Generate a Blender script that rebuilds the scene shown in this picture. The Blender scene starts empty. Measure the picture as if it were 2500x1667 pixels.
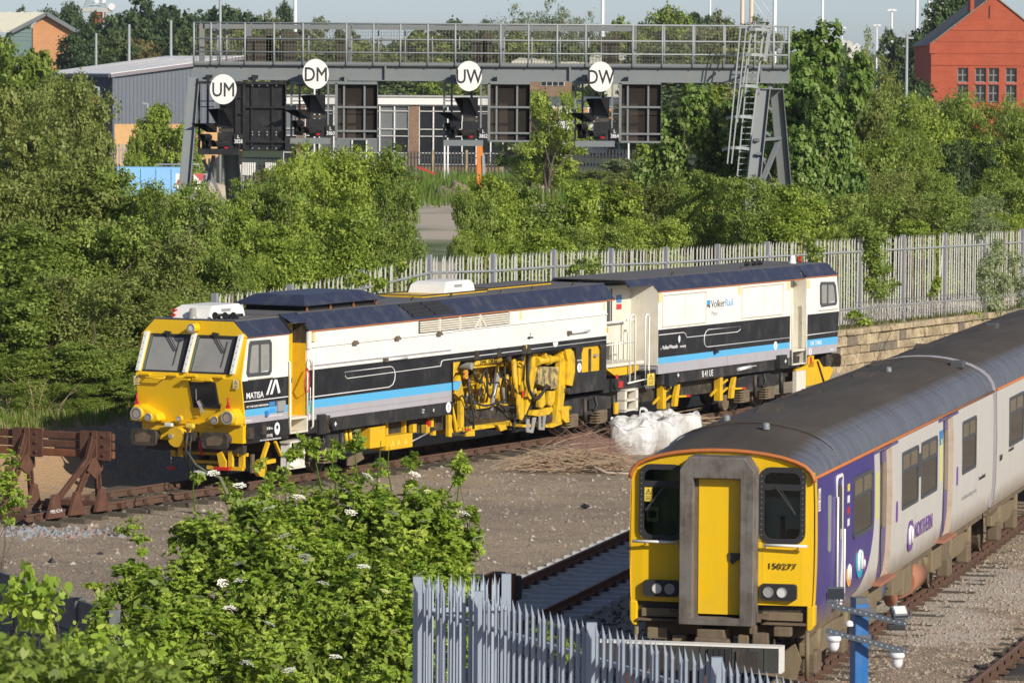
import bpy, math, random
import numpy as np
from mathutils import Vector, Matrix, noise
sc = bpy.context.scene
COL = sc.collection
R = math.radians
PI = math.pi
rng = random.Random(7)

# ------------------------------------------------------------------ camera
F_PX, CAM_H, HOR_Y, ROLL = 10904.06, 9.188, 198.38, 0.0063      # focal length and horizon in pixels of the 2500 px photograph
_p = math.atan2(833.5 - HOR_Y, F_PX)
_f = Vector((0, math.cos(_p), -math.sin(_p))); _u0 = Vector((0, math.sin(_p), math.cos(_p))); _r0 = Vector((1, 0, 0))
_r = _r0 * math.cos(ROLL) + _u0 * math.sin(ROLL); _u = -_r0 * math.sin(ROLL) + _u0 * math.cos(ROLL)
cam_data = bpy.data.cameras.new('camera'); cam = bpy.data.objects.new('camera', cam_data); COL.objects.link(cam)
cam_data.sensor_width = 36.0; cam_data.lens = 36.0 * F_PX / 2500.0
cam_data.clip_start = 1.0; cam_data.clip_end = 20000.0
cam.matrix_world = Matrix(((_r.x, _u.x, -_f.x, 0), (_r.y, _u.y, -_f.y, 0), (_r.z, _u.z, -_f.z, CAM_H), (0, 0, 0, 1)))
cam_data.dof.use_dof = True; cam_data.dof.focus_distance = 92.0; cam_data.dof.aperture_fstop = 9.0
sc.camera = cam

# ------------------------------------------------------------------ sky and sun
SUN_AZ, SUN_EL = R(38), R(27.5)          # to the right of the camera, behind it
sun_dir = Vector((math.sin(SUN_AZ) * math.cos(SUN_EL), -math.cos(SUN_AZ) * math.cos(SUN_EL), math.sin(SUN_EL)))
world = bpy.data.worlds.new('World'); sc.world = world; world.use_nodes = True
wn = world.node_tree.nodes; wl = world.node_tree.links
bg = wn['Background']; sky = wn.new('ShaderNodeTexSky'); sky.sky_type = 'NISHITA'
sky.sun_disc = False; sky.sun_elevation = SUN_EL; sky.sun_rotation = math.atan2(sun_dir.x, sun_dir.y)
sky.altitude = 50; sky.air_density = .6; sky.dust_density = .5; sky.ozone_density = 2.1
tintn = wn.new('ShaderNodeMix'); tintn.data_type = 'RGBA'; tintn.blend_type = 'MULTIPLY'; tintn.inputs[0].default_value = 1.0; tintn.inputs[7].default_value = (1.0, .94, .95, 1)
wl.new(sky.outputs[0], tintn.inputs[6]); wl.new(tintn.outputs[2], bg.inputs[0]); bg.inputs[1].default_value = 0.105
sl = bpy.data.lights.new('sun', 'SUN'); sl.energy = 4.8; sl.angle = R(0.53); sl.color = (1.0, 0.925, 0.80)
so = bpy.data.objects.new('sun', sl); COL.objects.link(so); so.location = sun_dir * 300
so.rotation_euler = sun_dir.to_track_quat('Z', 'Y').to_euler()
sc.view_settings.view_transform = 'Standard'; sc.view_settings.look = 'None'
sc.view_settings.exposure = 0.12; sc.view_settings.gamma = 1.0; sc.view_settings.use_curve_mapping = False
sc.cycles.max_bounces = 6; sc.cycles.diffuse_bounces = 3; sc.cycles.transmission_bounces = 4; sc.cycles.transparent_max_bounces = 6

# ------------------------------------------------------------------ helpers
def at(px, py, Y):
    """the point at depth Y (metres along the ground) that shows at a pixel of the photograph"""
    d = _f + _r * ((px - 1250) / F_PX) - _u * ((py - 833.5) / F_PX)
    return Vector((0, 0, CAM_H)) + d * (Y / d.y)
def X(px, Y): return at(px, 833.5, Y).x
def Z(px, py, Y): return at(px, py, Y).z

class MB:
    """collects shapes, built as one mesh object"""
    def __init__(s): s.v = []; s.f = []; s.m = []; s.cur = 0; s.smooth = set()
    def add(s, vs, fs, smooth=False):
        o = len(s.v); s.v += [tuple(v) for v in vs]
        for f in fs:
            if smooth: s.smooth.add(len(s.f))
            s.f.append(tuple(i + o for i in f)); s.m.append(s.cur)
        return s
    def box(s, x0, x1, y0, y1, z0, z1):
        return s.add([(x0, y0, z0), (x1, y0, z0), (x1, y1, z0), (x0, y1, z0), (x0, y0, z1), (x1, y0, z1), (x1, y1, z1), (x0, y1, z1)],
                     [(0, 3, 2, 1), (4, 5, 6, 7), (0, 1, 5, 4), (1, 2, 6, 5), (2, 3, 7, 6), (3, 0, 4, 7)])
    def cbox(s, c, d): return s.box(c[0] - d[0] / 2, c[0] + d[0] / 2, c[1] - d[1] / 2, c[1] + d[1] / 2, c[2] - d[2] / 2, c[2] + d[2] / 2)
    def bar(s, p, q, w, h=None, up=(0, 0, 1)):
        h = h or w; p, q = Vector(p), Vector(q); d = (q - p).normalized(); u = Vector(up)
        if abs(d.dot(u)) > .97: u = Vector((0, 1, 0))
        a = d.cross(u).normalized() * (w / 2); b = a.cross(d).normalized() * (h / 2)
        return s.add([p - a - b, p + a - b, p + a + b, p - a + b, q - a - b, q + a - b, q + a + b, q - a + b],
                     [(0, 1, 2, 3), (7, 6, 5, 4), (0, 4, 5, 1), (1, 5, 6, 2), (2, 6, 7, 3), (3, 7, 4, 0)])
    def tube(s, pts, r, n=8, caps=True):
        pts = [Vector(p) for p in pts]; k = len(pts)
        rs = r if isinstance(r, (list, tuple)) else [r] * k
        vs = []; ref = None
        for i, p in enumerate(pts):
            d = (pts[min(i + 1, k - 1)] - pts[max(i - 1, 0)]).normalized()
            if ref is None:
                ref = Vector((0, 0, 1)) if abs(d.z) < .9 else Vector((1, 0, 0))
            a = (ref - d * ref.dot(d)); a = a.normalized() if a.length > 1e-6 else d.orthogonal().normalized()
            ref = a; b = d.cross(a)
            vs += [p + (a * math.cos(2 * PI * j / n) + b * math.sin(2 * PI * j / n)) * rs[i] for j in range(n)]
        s.add(vs, [(i * n + j, i * n + (j + 1) % n, (i + 1) * n + (j + 1) % n, (i + 1) * n + j) for i in range(k - 1) for j in range(n)], True)
        if caps:
            o = len(s.v) - len(vs); s.f.append(tuple(o + j for j in range(n - 1, -1, -1))); s.m.append(s.cur)
            s.f.append(tuple(o + (k - 1) * n + j for j in range(n))); s.m.append(s.cur)
        return s
    def prism(s, poly, a, b, axis=0):
        """poly of 2-D points pushed along axis 0 (poly = y,z), 1 (x,z) or 2 (x,y) from a to b"""
        def P(p, t): return ((t, p[0], p[1]), (p[0], t, p[1]), (p[0], p[1], t))[axis]
        n = len(poly)
        return s.add([P(p, a) for p in poly] + [P(p, b) for p in poly],
                     [tuple(range(n - 1, -1, -1)), tuple(range(n, 2 * n))] + [(i, (i + 1) % n, n + (i + 1) % n, n + i) for i in range(n)])
    def disc(s, c, r, d, axis=0, n=20, r2=None):
        """a short cylinder centred on c along an axis, thickness d, end radius r2"""
        r2 = r if r2 is None else r2; vs = []
        for k, rr in ((-1, r), (1, r2)):
            for j in range(n):
                a, b = rr * math.cos(2 * PI * j / n), rr * math.sin(2 * PI * j / n); t = k * d / 2
                o = ((t, a, b), (a, t, b), (a, b, t))[axis]; vs.append((c[0] + o[0], c[1] + o[1], c[2] + o[2]))
        s.add(vs, [(j, (j + 1) % n, n + (j + 1) % n, n + j) for j in range(n)], True)
        return s.add(vs, [tuple(range(n - 1, -1, -1)), tuple(range(n, 2 * n))])
    def lathe(s, prof, c=(0, 0, 0), n=16):
        vs = [(c[0] + r * math.cos(2 * PI * j / n), c[1] + r * math.sin(2 * PI * j / n), c[2] + z) for r, z in prof for j in range(n)]
        return s.add(vs, [(i * n + j, i * n + (j + 1) % n, (i + 1) * n + (j + 1) % n, (i + 1) * n + j) for i in range(len(prof) - 1) for j in range(n)], True)
    def quad(s, a, b, c, d): return s.add([a, b, c, d], [(0, 1, 2, 3)])
    def map(s, fn): s.v = [tuple(fn(*v)) for v in s.v]; return s
    def build(s, name, mat, parent=None, label=None, bevel=0, kind=None):
        me = bpy.data.meshes.new(name); me.from_pydata(s.v, [], s.f)
        for m in (mat if isinstance(mat, (list, tuple)) else [mat]): me.materials.append(m)
        if max(s.m, default=0): me.polygons.foreach_set('material_index', s.m)
        if s.smooth:
            fl = np.zeros(len(s.f), bool); fl[list(s.smooth)] = True; me.polygons.foreach_set('use_smooth', fl)
        me.update()
        o = bpy.data.objects.new(name, me); COL.objects.link(o)
        if parent is not None: o.parent = parent
        if label: o['label'] = label
        if kind: o['kind'] = kind
        if bevel:
            b = o.modifiers.new('bevel', 'BEVEL'); b.width = bevel; b.segments = 2; b.limit_method = 'ANGLE'
        return o
def tag(o, label=None, cat=None, group=None, kind=None):
    for k, v in (('label', label), ('category', cat), ('group', group), ('kind', kind)):
        if v: o[k] = v
    return o
def thing(name, label, cat, loc=(0, 0, 0), rz=0, group=None):
    o = bpy.data.objects.new(name, None); COL.objects.link(o); o.location = loc; o.rotation_euler = (0, 0, rz)
    o.empty_display_size = .2
    return tag(o, label, cat, group)
def inst(src, parent, loc=None, rot=None, scale=None):
    c = src.copy(); COL.objects.link(c); c.parent = parent
    if loc is not None: c.location = loc
    if rot is not None: c.rotation_euler = rot
    if scale is not None: c.scale = scale
    return c
def copy_thing(o, loc, rz=None, label=None, group=None, scale=None):
    c = o.copy(); COL.objects.link(c); c.location = loc
    if rz is not None: c.rotation_euler = (0, 0, rz)
    if scale is not None: c.scale = scale
    tag(c, label, None, group)
    for ch in list(o.children):
        d = ch.copy(); COL.objects.link(d); d.parent = c
        for g in list(ch.children):
            e = g.copy(); COL.objects.link(e); e.parent = d
    return c
SIDE = Matrix(((0, 0, 1), (1, 0, 0), (0, 1, 0)))       # text running along +y, facing +x
FRONT = Matrix(((1, 0, 0), (0, 0, -1), (0, 1, 0)))     # text running along +x, facing -y
def text(s, size, mat, parent, loc, rot=FRONT, name='lettering', sx=1.0, bold=0.0, align='LEFT', shear=0.0):
    cu = bpy.data.curves.new(name, 'FONT'); cu.body = s; cu.size = size; cu.align_x = align; cu.offset = bold * size; cu.shear = shear
    cu.extrude = 0.003; cu.resolution_u = 3; cu.fill_mode = 'FRONT'
    if bold < 0: cu.offset = 0; cu.bevel_depth = -bold * size; cu.bevel_resolution = 0; cu.fill_mode = 'BOTH'
    t = bpy.data.objects.new('tmp', cu); me = bpy.data.meshes.new_from_object(t)
    bpy.data.objects.remove(t); me.name = name
    n = len(me.vertices); co = np.zeros(n * 3); me.vertices.foreach_get('co', co); co = co.reshape(-1, 3); co[:, 0] *= sx
    co = co @ np.array(rot).T + np.array(loc); me.vertices.foreach_set('co', co.ravel())
    me.materials.clear(); me.materials.append(mat); me.update()
    o = bpy.data.objects.new(name, me); COL.objects.link(o); o.parent = parent
    return o

# ------------------------------------------------------------------ materials
def N(t, kind, **kw):
    n = t.nodes.new(kind)
    for k, v in kw.items():
        if k in n.inputs: n.inputs[k].default_value = v
        else: setattr(n, k, v)
    return n
def mixc(t, fac, a, b):
    m = t.nodes.new('ShaderNodeMix'); m.data_type = 'RGBA'
    for i, v in ((0, fac), (6, a), (7, b)):
        if hasattr(v, 'is_output'): t.links.new(v, m.inputs[i])
        else: m.inputs[i].default_value = v if i == 0 else (*v[:3], 1)
    return m.outputs[2]
def ramp(t, src, p0, p1, v0=0.0, v1=1.0):
    m = t.nodes.new('ShaderNodeMapRange'); t.links.new(src, m.inputs[0])
    m.inputs[1].default_value = p0; m.inputs[2].default_value = p1; m.inputs[3].default_value = v0; m.inputs[4].default_value = v1
    return m.outputs[0]
def math_(t, op, a, b=0.0):
    m = t.nodes.new('ShaderNodeMath'); m.operation = op
    for i, v in ((0, a), (1, b)):
        if hasattr(v, 'is_output'): t.links.new(v, m.inputs[i])
        else: m.inputs[i].default_value = v
    return m.outputs[0]
def newmat(name):
    m = bpy.data.materials.new(name); m.use_nodes = True; t = m.node_tree
    return m, t, t.nodes['Principled BSDF']
def coords(t, scale=(1, 1, 1), rnd=False):
    tc = t.nodes.new('ShaderNodeTexCoord'); mp = t.nodes.new('ShaderNodeMapping'); mp.inputs['Scale'].default_value = scale
    if rnd:
        oi = t.nodes.new('ShaderNodeObjectInfo'); k = t.nodes.new('ShaderNodeMath'); k.operation = 'MULTIPLY'; k.inputs[1].default_value = 37.0; t.links.new(oi.outputs['Random'], k.inputs[0]); t.links.new(k.outputs[0], mp.inputs['Location'])
    t.links.new(tc.outputs['Object'], mp.inputs[0]); return mp.outputs[0]
def noise_(t, vec, scale, detail=4, rough=.6, dist=0.0):
    n = t.nodes.new('ShaderNodeTexNoise'); t.links.new(vec, n.inputs['Vector'])
    n.inputs['Scale'].default_value = scale; n.inputs['Detail'].default_value = detail; n.inputs['Roughness'].default_value = rough; n.inputs['Distortion'].default_value = dist
    return n.outputs['Fac']
def paint(name, c, rough=.45, dirt=(.16, .12, .08), amt=.35, streak=True, metal=0.0, scale=1.0, bump=0.0, lo=.48, hi=.72):
    """painted or bare metal with blotches and rain streaks of dirt"""
    m, t, b = newmat(name)
    v = coords(t, (1, 1, 1), True); n1 = noise_(t, v, 2.2 * scale, 6)
    fac = ramp(t, n1, lo, hi, 0, amt)
    if streak:
        n2 = noise_(t, coords(t, (7, 7, .5), True), 2.0 * scale, 5)
        fac = math_(t, 'ADD', fac, ramp(t, n2, .5, .8, 0, amt * .8))
    n3 = noise_(t, v, 30 * scale, 3)
    fac = math_(t, 'ADD', fac, ramp(t, n3, .45, .8, 0, amt * .4))
    fac = math_(t, 'MINIMUM', fac, 1.0)
    t.links.new(mixc(t, fac, c, dirt), b.inputs['Base Color'])
    t.links.new(ramp(t, fac, 0, 1, rough, .85), b.inputs['Roughness'])
    b.inputs['Metallic'].default_value = metal
    if bump:
        bp = t.nodes.new('ShaderNodeBump'); bp.inputs['Strength'].default_value = bump; bp.inputs['Distance'].default_value = .02
        t.links.new(n3, bp.inputs['Height']); t.links.new(bp.outputs[0], b.inputs['Normal'])
    return m
def mottle(name, c0, c1, scale=6.0, rough=.85, c2=None, bump=.0, dist=.02, stretch=(1, 1, 1), lo=.35, hi=.65, fine=6.0):
    m, t, b = newmat(name); v = coords(t, stretch, True)
    n = noise_(t, v, scale, 8, .65); col = mixc(t, ramp(t, n, lo, hi), c0, c1)
    n2 = noise_(t, v, scale * fine, 4, .7)
    if c2: col = mixc(t, ramp(t, n2, .52, .68), col, c2)
    t.links.new(col, b.inputs['Base Color']); b.inputs['Roughness'].default_value = rough
    if bump:
        bp = t.nodes.new('ShaderNodeBump'); bp.inputs['Strength'].default_value = bump; bp.inputs['Distance'].default_value = dist
        t.links.new(n2, bp.inputs['Height']); t.links.new(bp.outputs[0], b.inputs['Normal'])
    return m
def flat(name, c, rough=.5, metal=0.0, emit=None, es=0.0, spec=None):
    m, t, b = newmat(name); b.inputs['Base Color'].default_value = (*c, 1); b.inputs['Roughness'].default_value = rough; b.inputs['Metallic'].default_value = metal
    if emit: b.inputs['Emission Color'].default_value = (*emit, 1); b.inputs['Emission Strength'].default_value = es
    if spec is not None: b.inputs['Specular IOR Level'].default_value = spec
    return m
M = {}
M['yellow'] = paint('yellow_paint', (.72, .44, .012), .38, (.30, .19, .05), .35)
M['yellow_dirty'] = paint('oily_yellow_paint', (.76, .48, .014), .45, (.14, .09, .03), .55, scale=1.6, lo=.45)
M['yellow_clean'] = paint('cab_yellow_paint', (.80, .50, .008), .3, (.55, .36, .05), .25)
M['white'] = paint('white_paint', (.80, .79, .74), .4, (.52, .44, .32), .22)
M['cream'] = paint('cream_paint', (.70, .67, .57), .45, (.42, .34, .22), .3)
M['black'] = paint('black_paint', (.012, .013, .016), .32, (.10, .09, .08), .25)
M['blackframe'] = paint('black_frame_paint', (.018, .018, .019), .5, (.11, .095, .08), .5)
M['grease'] = paint('greasy_dark_metal', (.028, .024, .021), .6, (.13, .10, .07), .6, scale=2)
M['hose'] = flat('rubber_hose', (.035, .033, .031), .55)
M['steel'] = paint('worn_bright_steel', (.42, .42, .41), .35, (.2, .17, .13), .4, metal=.3)
M['blue'] = paint('light_blue_paint', (.09, .42, .72), .38, (.3, .35, .36), .2)
M['lilac'] = paint('grey_lilac_paint', (.40, .39, .43), .42, (.30, .26, .22), .3)
M['navy'] = paint('navy_roof_paint', (.026, .032, .060), .36, (.12, .12, .13), .35)
M['roofgrey'] = paint('weathered_grey_roof', (.115, .112, .108), .7, (.16, .14, .115), .5, streak=False)
M['orange_line'] = paint('rusty_orange_trim', (.48, .15, .035), .5, (.25, .11, .05), .5)
M['whiteline'] = flat('white_line_paint', (.8, .8, .8), .45)
M['blackline'] = flat('black_print', (.015, .015, .017), .45)
M['bluetext'] = flat('blue_print', (.06, .32, .68), .4)
M['greytext'] = flat('grey_print', (.3, .3, .3), .5)
M['purpletext'] = flat('purple_print', (.16, .07, .3), .4)
M['tealtext'] = flat('turquoise_print', (.02, .36, .5), .4)
M['ambertext'] = flat('amber_print', (.78, .38, .06), .4)
M['magentatext'] = flat('magenta_print', (.36, .08, .38), .4)
M['sticker_y'] = flat('yellow_sticker', (.75, .55, .08), .5)
M['sticker_c'] = flat('cream_sticker', (.72, .60, .30), .5)
M['sticker_b'] = flat('blue_sticker', (.05, .22, .5), .5)
M['red'] = paint('red_paint', (.55, .025, .02), .4, (.2, .05, .03), .3)
M['rubber'] = flat('black_rubber', (.022, .022, .024), .6)
M['darkgap'] = flat('unlit_interior', (.01, .01, .01), .9)
M['blind'] = paint('grey_blind', (.30, .30, .28), .16, (.17, .17, .15), .5, streak=False, scale=.8)
M['glass'] = flat('dark_window_glass', (.018, .02, .022), .06)
M['glass_frame'] = flat('grey_window_rubber', (.07, .075, .08), .5)
M['chrome'] = flat('chrome_reflector', (.75, .75, .75), .12, .9)
M['lens'] = flat('clear_lens', (.62, .62, .6), .1, 0.0)
M['rust'] = mottle('rusty_steel', (.085, .036, .022), (.14, .062, .035), 5, .9, (.06, .03, .022), .3)
M['rust_bright'] = mottle('bright_rust', (.24, .085, .028), (.15, .055, .025), 7, .85, (.10, .04, .02), .2)
M['railtop'] = paint('rusty_rail_head', (.20, .10, .06), .5, (.12, .06, .035), .5, streak=False)
M['railbrown'] = mottle('brown_rail_side', (.115, .065, .042), (.085, .048, .032), 6, .9, (.16, .09, .055), .2)
M['sleeper'] = mottle('old_timber_sleeper', (.105, .088, .062), (.065, .053, .040), 5, .9, (.15, .13, .095), .4, stretch=(.6, 5, 5))
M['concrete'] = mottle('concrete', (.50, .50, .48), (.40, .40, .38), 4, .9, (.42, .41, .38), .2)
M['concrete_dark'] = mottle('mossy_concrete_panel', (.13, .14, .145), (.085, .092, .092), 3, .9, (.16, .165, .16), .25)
M['galv'] = paint('galvanised_steel', (.36, .38, .40), .42, (.25, .24, .22), .45, metal=.25, scale=1.5)
M['galv_blue'] = paint('new_galvanised_steel', (.33, .385, .46), .4, (.28, .30, .32), .35, metal=.1, scale=1.5)
M['gantry'] = paint('grey_gantry_paint', (.165, .19, .20), .5, (.24, .21, .17), .4)
M['gantry_lite'] = paint('pale_galvanised_tube', (.29, .325, .335), .45, (.3, .28, .24), .35)
M['wire'] = flat('weathered_wire', (.16, .15, .12), .8)
M['rustmesh'] = flat('brown_wire_mesh', (.060, .046, .036), .8)
M['sigblack'] = paint('signal_black_paint', (.011, .011, .012), .4, (.04, .038, .034), .4)
M['disc'] = flat('white_sign_face', (.62, .62, .60), .5)
M['redlamp'] = flat('red_signal_lens', (.5, .01, .015), .2, 0, (1, .01, .02), .35)
M['bag'] = paint('white_woven_bag', (.62, .62, .61), .6, (.55, .52, .46), .3, streak=False)
M['twig'] = mottle('dead_twig', (.28, .19, .12), (.44, .33, .22), 9, .9)
M['twig_red'] = mottle('reddish_twig', (.22, .12, .095), (.33, .20, .16), 9, .9)
M['straw'] = mottle('dry_grass', (.32, .26, .13), (.22, .2, .08), 5, .9)
M['bark'] = mottle('bark', (.085, .065, .045), (.14, .115, .085), 8, .95, None, .4)
M['birchbark'] = mottle('pale_birch_bark', (.5, .42, .34), (.3, .22, .16), 6, .8)
M['stone'] = mottle('sandstone', (.50, .41, .26), (.25, .19, .115), 1.1, .92, (.15, .12, .085), .8, .05, lo=.36, hi=.64, fine=5)
M['stone_dark'] = mottle('sooty_stone', (.12, .10, .085), (.20, .165, .12), 3, .95, (.28, .225, .15), .5, .03)
M['mortar'] = mottle('mortar', (.11, .095, .075), (.17, .145, .11), 6, .95)
M['bluepost'] = paint('bright_blue_post_paint', (.012, .12, .36), .3, (.12, .2, .3), .3)
M['slate_blue'] = paint('perforated_channel', (.085, .105, .135), .45, (.12, .12, .11), .4)
M['plastic_white'] = flat('white_plastic', (.74, .74, .74), .3)
M['brownunder'] = paint('dust_brown_underframe', (.115, .085, .055), .8, (.20, .15, .095), .7, scale=1.5, lo=.4)
M['tanunder'] = paint('tan_dusty_equipment', (.20, .155, .09), .8, (.12, .09, .055), .6, scale=1.5)
M['silencer'] = paint('heat_reddened_pipe', (.36, .15, .085), .75, (.2, .11, .07), .5, scale=1.5)
M['greydoor'] = paint('worn_gangway_grey', (.165, .15, .135), .55, (.07, .058, .046), .7, scale=1.6, lo=.42, hi=.66)
# ------------------------------------------------------------------ frames of the two tracks
MA = .4804; MX = -13.858
mu = Vector((math.sin(MA), math.cos(MA), 0)); mn = Vector((math.cos(MA), -math.sin(MA), 0)); M0 = Vector((0, 85, 0)) + mn * MX
SA = .2417; su = Vector((math.sin(SA), math.cos(SA), 0)); sn = Vector((math.cos(SA), -math.sin(SA), 0)); S0 = Vector((3.1453, 66.3354, 0))
def MW(l, y, z=0): return M0 + mn * l + mu * y + Vector((0, 0, z))
def SW(l, y, z=0): return S0 + sn * l + su * y + Vector((0, 0, z))
def smooth(a, b, t):
    t = min(1, max(0, (t - a) / (b - a))); return t * t * (3 - 2 * t)
def ground_z(x, y):
    rx, ry = x - M0.x, y - M0.y
    l = rx * mn.x + ry * mn.y; yy = rx * mu.x + ry * mu.y
    w = smooth(46, 54, yy)                                # the retaining wall holds the bank from here on
    a = -3.1 * (1 - w) - 5.8 * w; b = -5.4 * (1 - w) - 6.0 * w
    t = smooth(-a, -b, -l)
    top = 1.0 - .7 * smooth(40, 160, -l)
    z = -.25 + t * (top + .25)
    if -3.2 < l < 40: z += .02 * noise.noise((x * .5, y * .5, 0)) + .012 * noise.noise((x * 1.7, y * 1.7, 3))
    ls = (x - S0.x) * sn.x + (y - S0.y) * sn.y
    if ls > 9 and y < 190: z += 2.2 * smooth(9.5, 12.5, ls) * (1 - smooth(150, 190, y))     # unseen bank added beyond the right edge to darken the train window reflections
    if y > 420: z += (y - 420) ** 1.25 * .0008 * (1 + .35 * noise.noise((x * .003, y * .002, 5)))
    if 0 < t < 1 or (l < -6 and y < 400): z += .25 * noise.noise((x * .13, y * .13, 9)) * t
    return z

# ------------------------------------------------------------------ ground
def axis(parts):
    out = [parts[0][0]]
    for a, b, st in parts:
        k = max(1, int(round((b - a) / st))); out += [a + (b - a) * (i + 1) / k for i in range(k)]
    return out
gx = axis([(-3000, -600, 400), (-600, -120, 60), (-120, -30, 10), (-30, 40, .7), (40, 120, 10), (120, 600, 60), (600, 3000, 400)])
gy = axis([(-400, 30, 43), (30, 60, 3), (60, 160, .7), (160, 420, 10), (420, 1500, 60), (1500, 7000, 500)])
gv = [(x, y, ground_z(x, y)) for y in gy for x in gx]; W_ = len(gx)
g = MB(); g.add(gv, [(j * W_ + i, j * W_ + i + 1, (j + 1) * W_ + i + 1, (j + 1) * W_ + i) for j in range(len(gy) - 1) for i in range(W_ - 1)], True)
m, t, b = newmat('gravel_yard')
v = coords(t)
big = noise_(t, v, .16, 6, .6); mid = noise_(t, v, .9, 6, .7)
vor = t.nodes.new('ShaderNodeTexVoronoi'); t.links.new(v, vor.inputs['Vector']); vor.inputs['Scale'].default_value = 24
sep = t.nodes.new('ShaderNodeSeparateColor'); t.links.new(vor.outputs['Color'], sep.inputs[0])
c = mixc(t, ramp(t, big, .38, .62), (.41, .315, .205), (.30, .23, .155))
c = mixc(t, ramp(t, mid, .48, .68, 0, .7), c, (.15, .12, .09))
c = mixc(t, ramp(t, noise_(t, coords(t, (1, .35, 1)), .45, 5, .7), .56, .72, 0, .6), c, (.17, .15, .11))
c = mixc(t, ramp(t, sep.outputs[0], .55, 1.0, 0, .75), c, (.48, .40, .30))
c = mixc(t, ramp(t, sep.outputs[1], .62, 1.0, 0, .7), c, (.10, .084, .066))
c = mixc(t, ramp(t, sep.outputs[2], .9, 1.0, 0, .8), c, (.33, .17, .12))
# pale sun-lit patches painted into the gravel beside the passenger train
geo = t.nodes.new('ShaderNodeSeparateXYZ'); t.links.new(v, geo.inputs[0])
def blob(cx, cy, rx, ry):
    dx = math_(t, 'DIVIDE', math_(t, 'SUBTRACT', geo.outputs[0], cx), rx); dy = math_(t, 'DIVIDE', math_(t, 'SUBTRACT', geo.outputs[1], cy), ry)
    d = math_(t, 'ADD', math_(t, 'MULTIPLY', dx, dx), math_(t, 'MULTIPLY', dy, dy))
    d = math_(t, 'ADD', d, math_(t, 'MULTIPLY', math_(t, 'SUBTRACT', mid, .5), 3.0))
    return ramp(t, d, 1.0, .45)
for cx, cy, rx, ry in ((7.4, 78.5, 1.5, 4.5), (5.2, 66.5, .9, 2.2), (8.8, 84, 1.6, 4)):
    c = mixc(t, math_(t, 'MULTIPLY', blob(cx, cy, rx, ry), .7), c, (.52, .47, .41))
c = mixc(t, math_(t, 'MULTIPLY', blob(-13, 104, 4.5, 5.5), .85), c, (.40, .255, .13))
far = ramp(t, geo.outputs[1], 125, 150)
sandmask = ramp(t, noise_(t, v, .04, 4), .36, .50)
fc = mixc(t, sandmask, (.08, .12, .03), (.50, .43, .33))
fc = mixc(t, ramp(t, geo.outputs[1], 380, 460), fc, (.05, .075, .03))
c = mixc(t, far, c, fc)
t.links.new(c, b.inputs['Base Color']); b.inputs['Roughness'].default_value = .95
bp = t.nodes.new('ShaderNodeBump'); bp.inputs['Strength'].default_value = .7; bp.inputs['Distance'].default_value = .05
t.links.new(vor.outputs['Distance'], bp.inputs['Height']); t.links.new(bp.outputs[0], b.inputs['Normal'])
tag(g.build('ground', m), kind='structure')
# loose stones and ballast lumps lying about
def stones(name, n, area, s0, s1, mat, zoff=0.0, seed=1):
    r = random.Random(seed); mb = MB()
    for _ in range(n):
        x, y = area(r); s = s0 + (s1 - s0) * r.random() ** 3; z0 = ground_z(x, y) + zoff
        a = r.random() * 6.3; p = []
        for k in range(6):
            ax = ((1, 0, 0), (-1, 0, 0), (0, 1, 0), (0, -1, 0), (0, 0, 1), (0, 0, -.3))[k]; q = .6 + .6 * r.random()
            p.append((x + s * q * (ax[0] * math.cos(a) - ax[1] * math.sin(a)), y + s * q * (ax[0] * math.sin(a) + ax[1] * math.cos(a)), z0 + s * q * ax[2] * .8))
        mb.add(p, [(0, 2, 4), (2, 1, 4), (1, 3, 4), (3, 0, 4), (2, 0, 5), (1, 2, 5), (3, 1, 5), (0, 3, 5)])
    return tag(mb.build(name, mat), kind='stuff')
M['pebble'] = mottle('pebbles', (.30, .25, .20), (.16, .135, .115), 1.3, .95, (.50, .45, .38), fine=3)
M['pebble_pale'] = mottle('pale_pebbles', (.36, .315, .26), (.22, .185, .145), 1.7, .95, (.25, .12, .08), fine=3)
M['pebble_blue'] = mottle('blue_grey_rubble', (.27, .29, .31), (.18, .19, .2), 2.5, .95, (.38, .17, .10), fine=2)
stones('gravel_stones', 9000, lambda r: (lambda l, y: tuple(MW(l, y)[:2]))(r.uniform(1.2, 14), r.uniform(-4, 55)), .015, .085, M['pebble'], 0, 2)
stones('ballast', 9000, lambda r: (lambda l, y: tuple(SW(l, y)[:2]))(r.uniform(.85, 5.5), r.uniform(-6, 30)), .02, .07, M['pebble_pale'], 0, 3)
stones('track_ballast', 9000, lambda r: (lambda l, y: tuple(MW(l, y)[:2]))(r.uniform(-1.9, 1.0), r.uniform(2, 56)), .02, .07, M['pebble'], .03, 4)
stones('rubble', 420, lambda r: tuple(at(r.gauss(110, 85), 1306 + r.gauss(0, 9) + 833.5 * 0, 92.5 + r.gauss(0, .5))[:2]), .03, .13, M['pebble_blue'], 0, 5)
stones('dark_ballast', 5000, lambda r: (lambda l, y: tuple(SW(l, y)[:2]))(r.uniform(-4.6, -1.0), r.uniform(-5, 30)), .02, .07, M['grease'], 0, 6)

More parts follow.
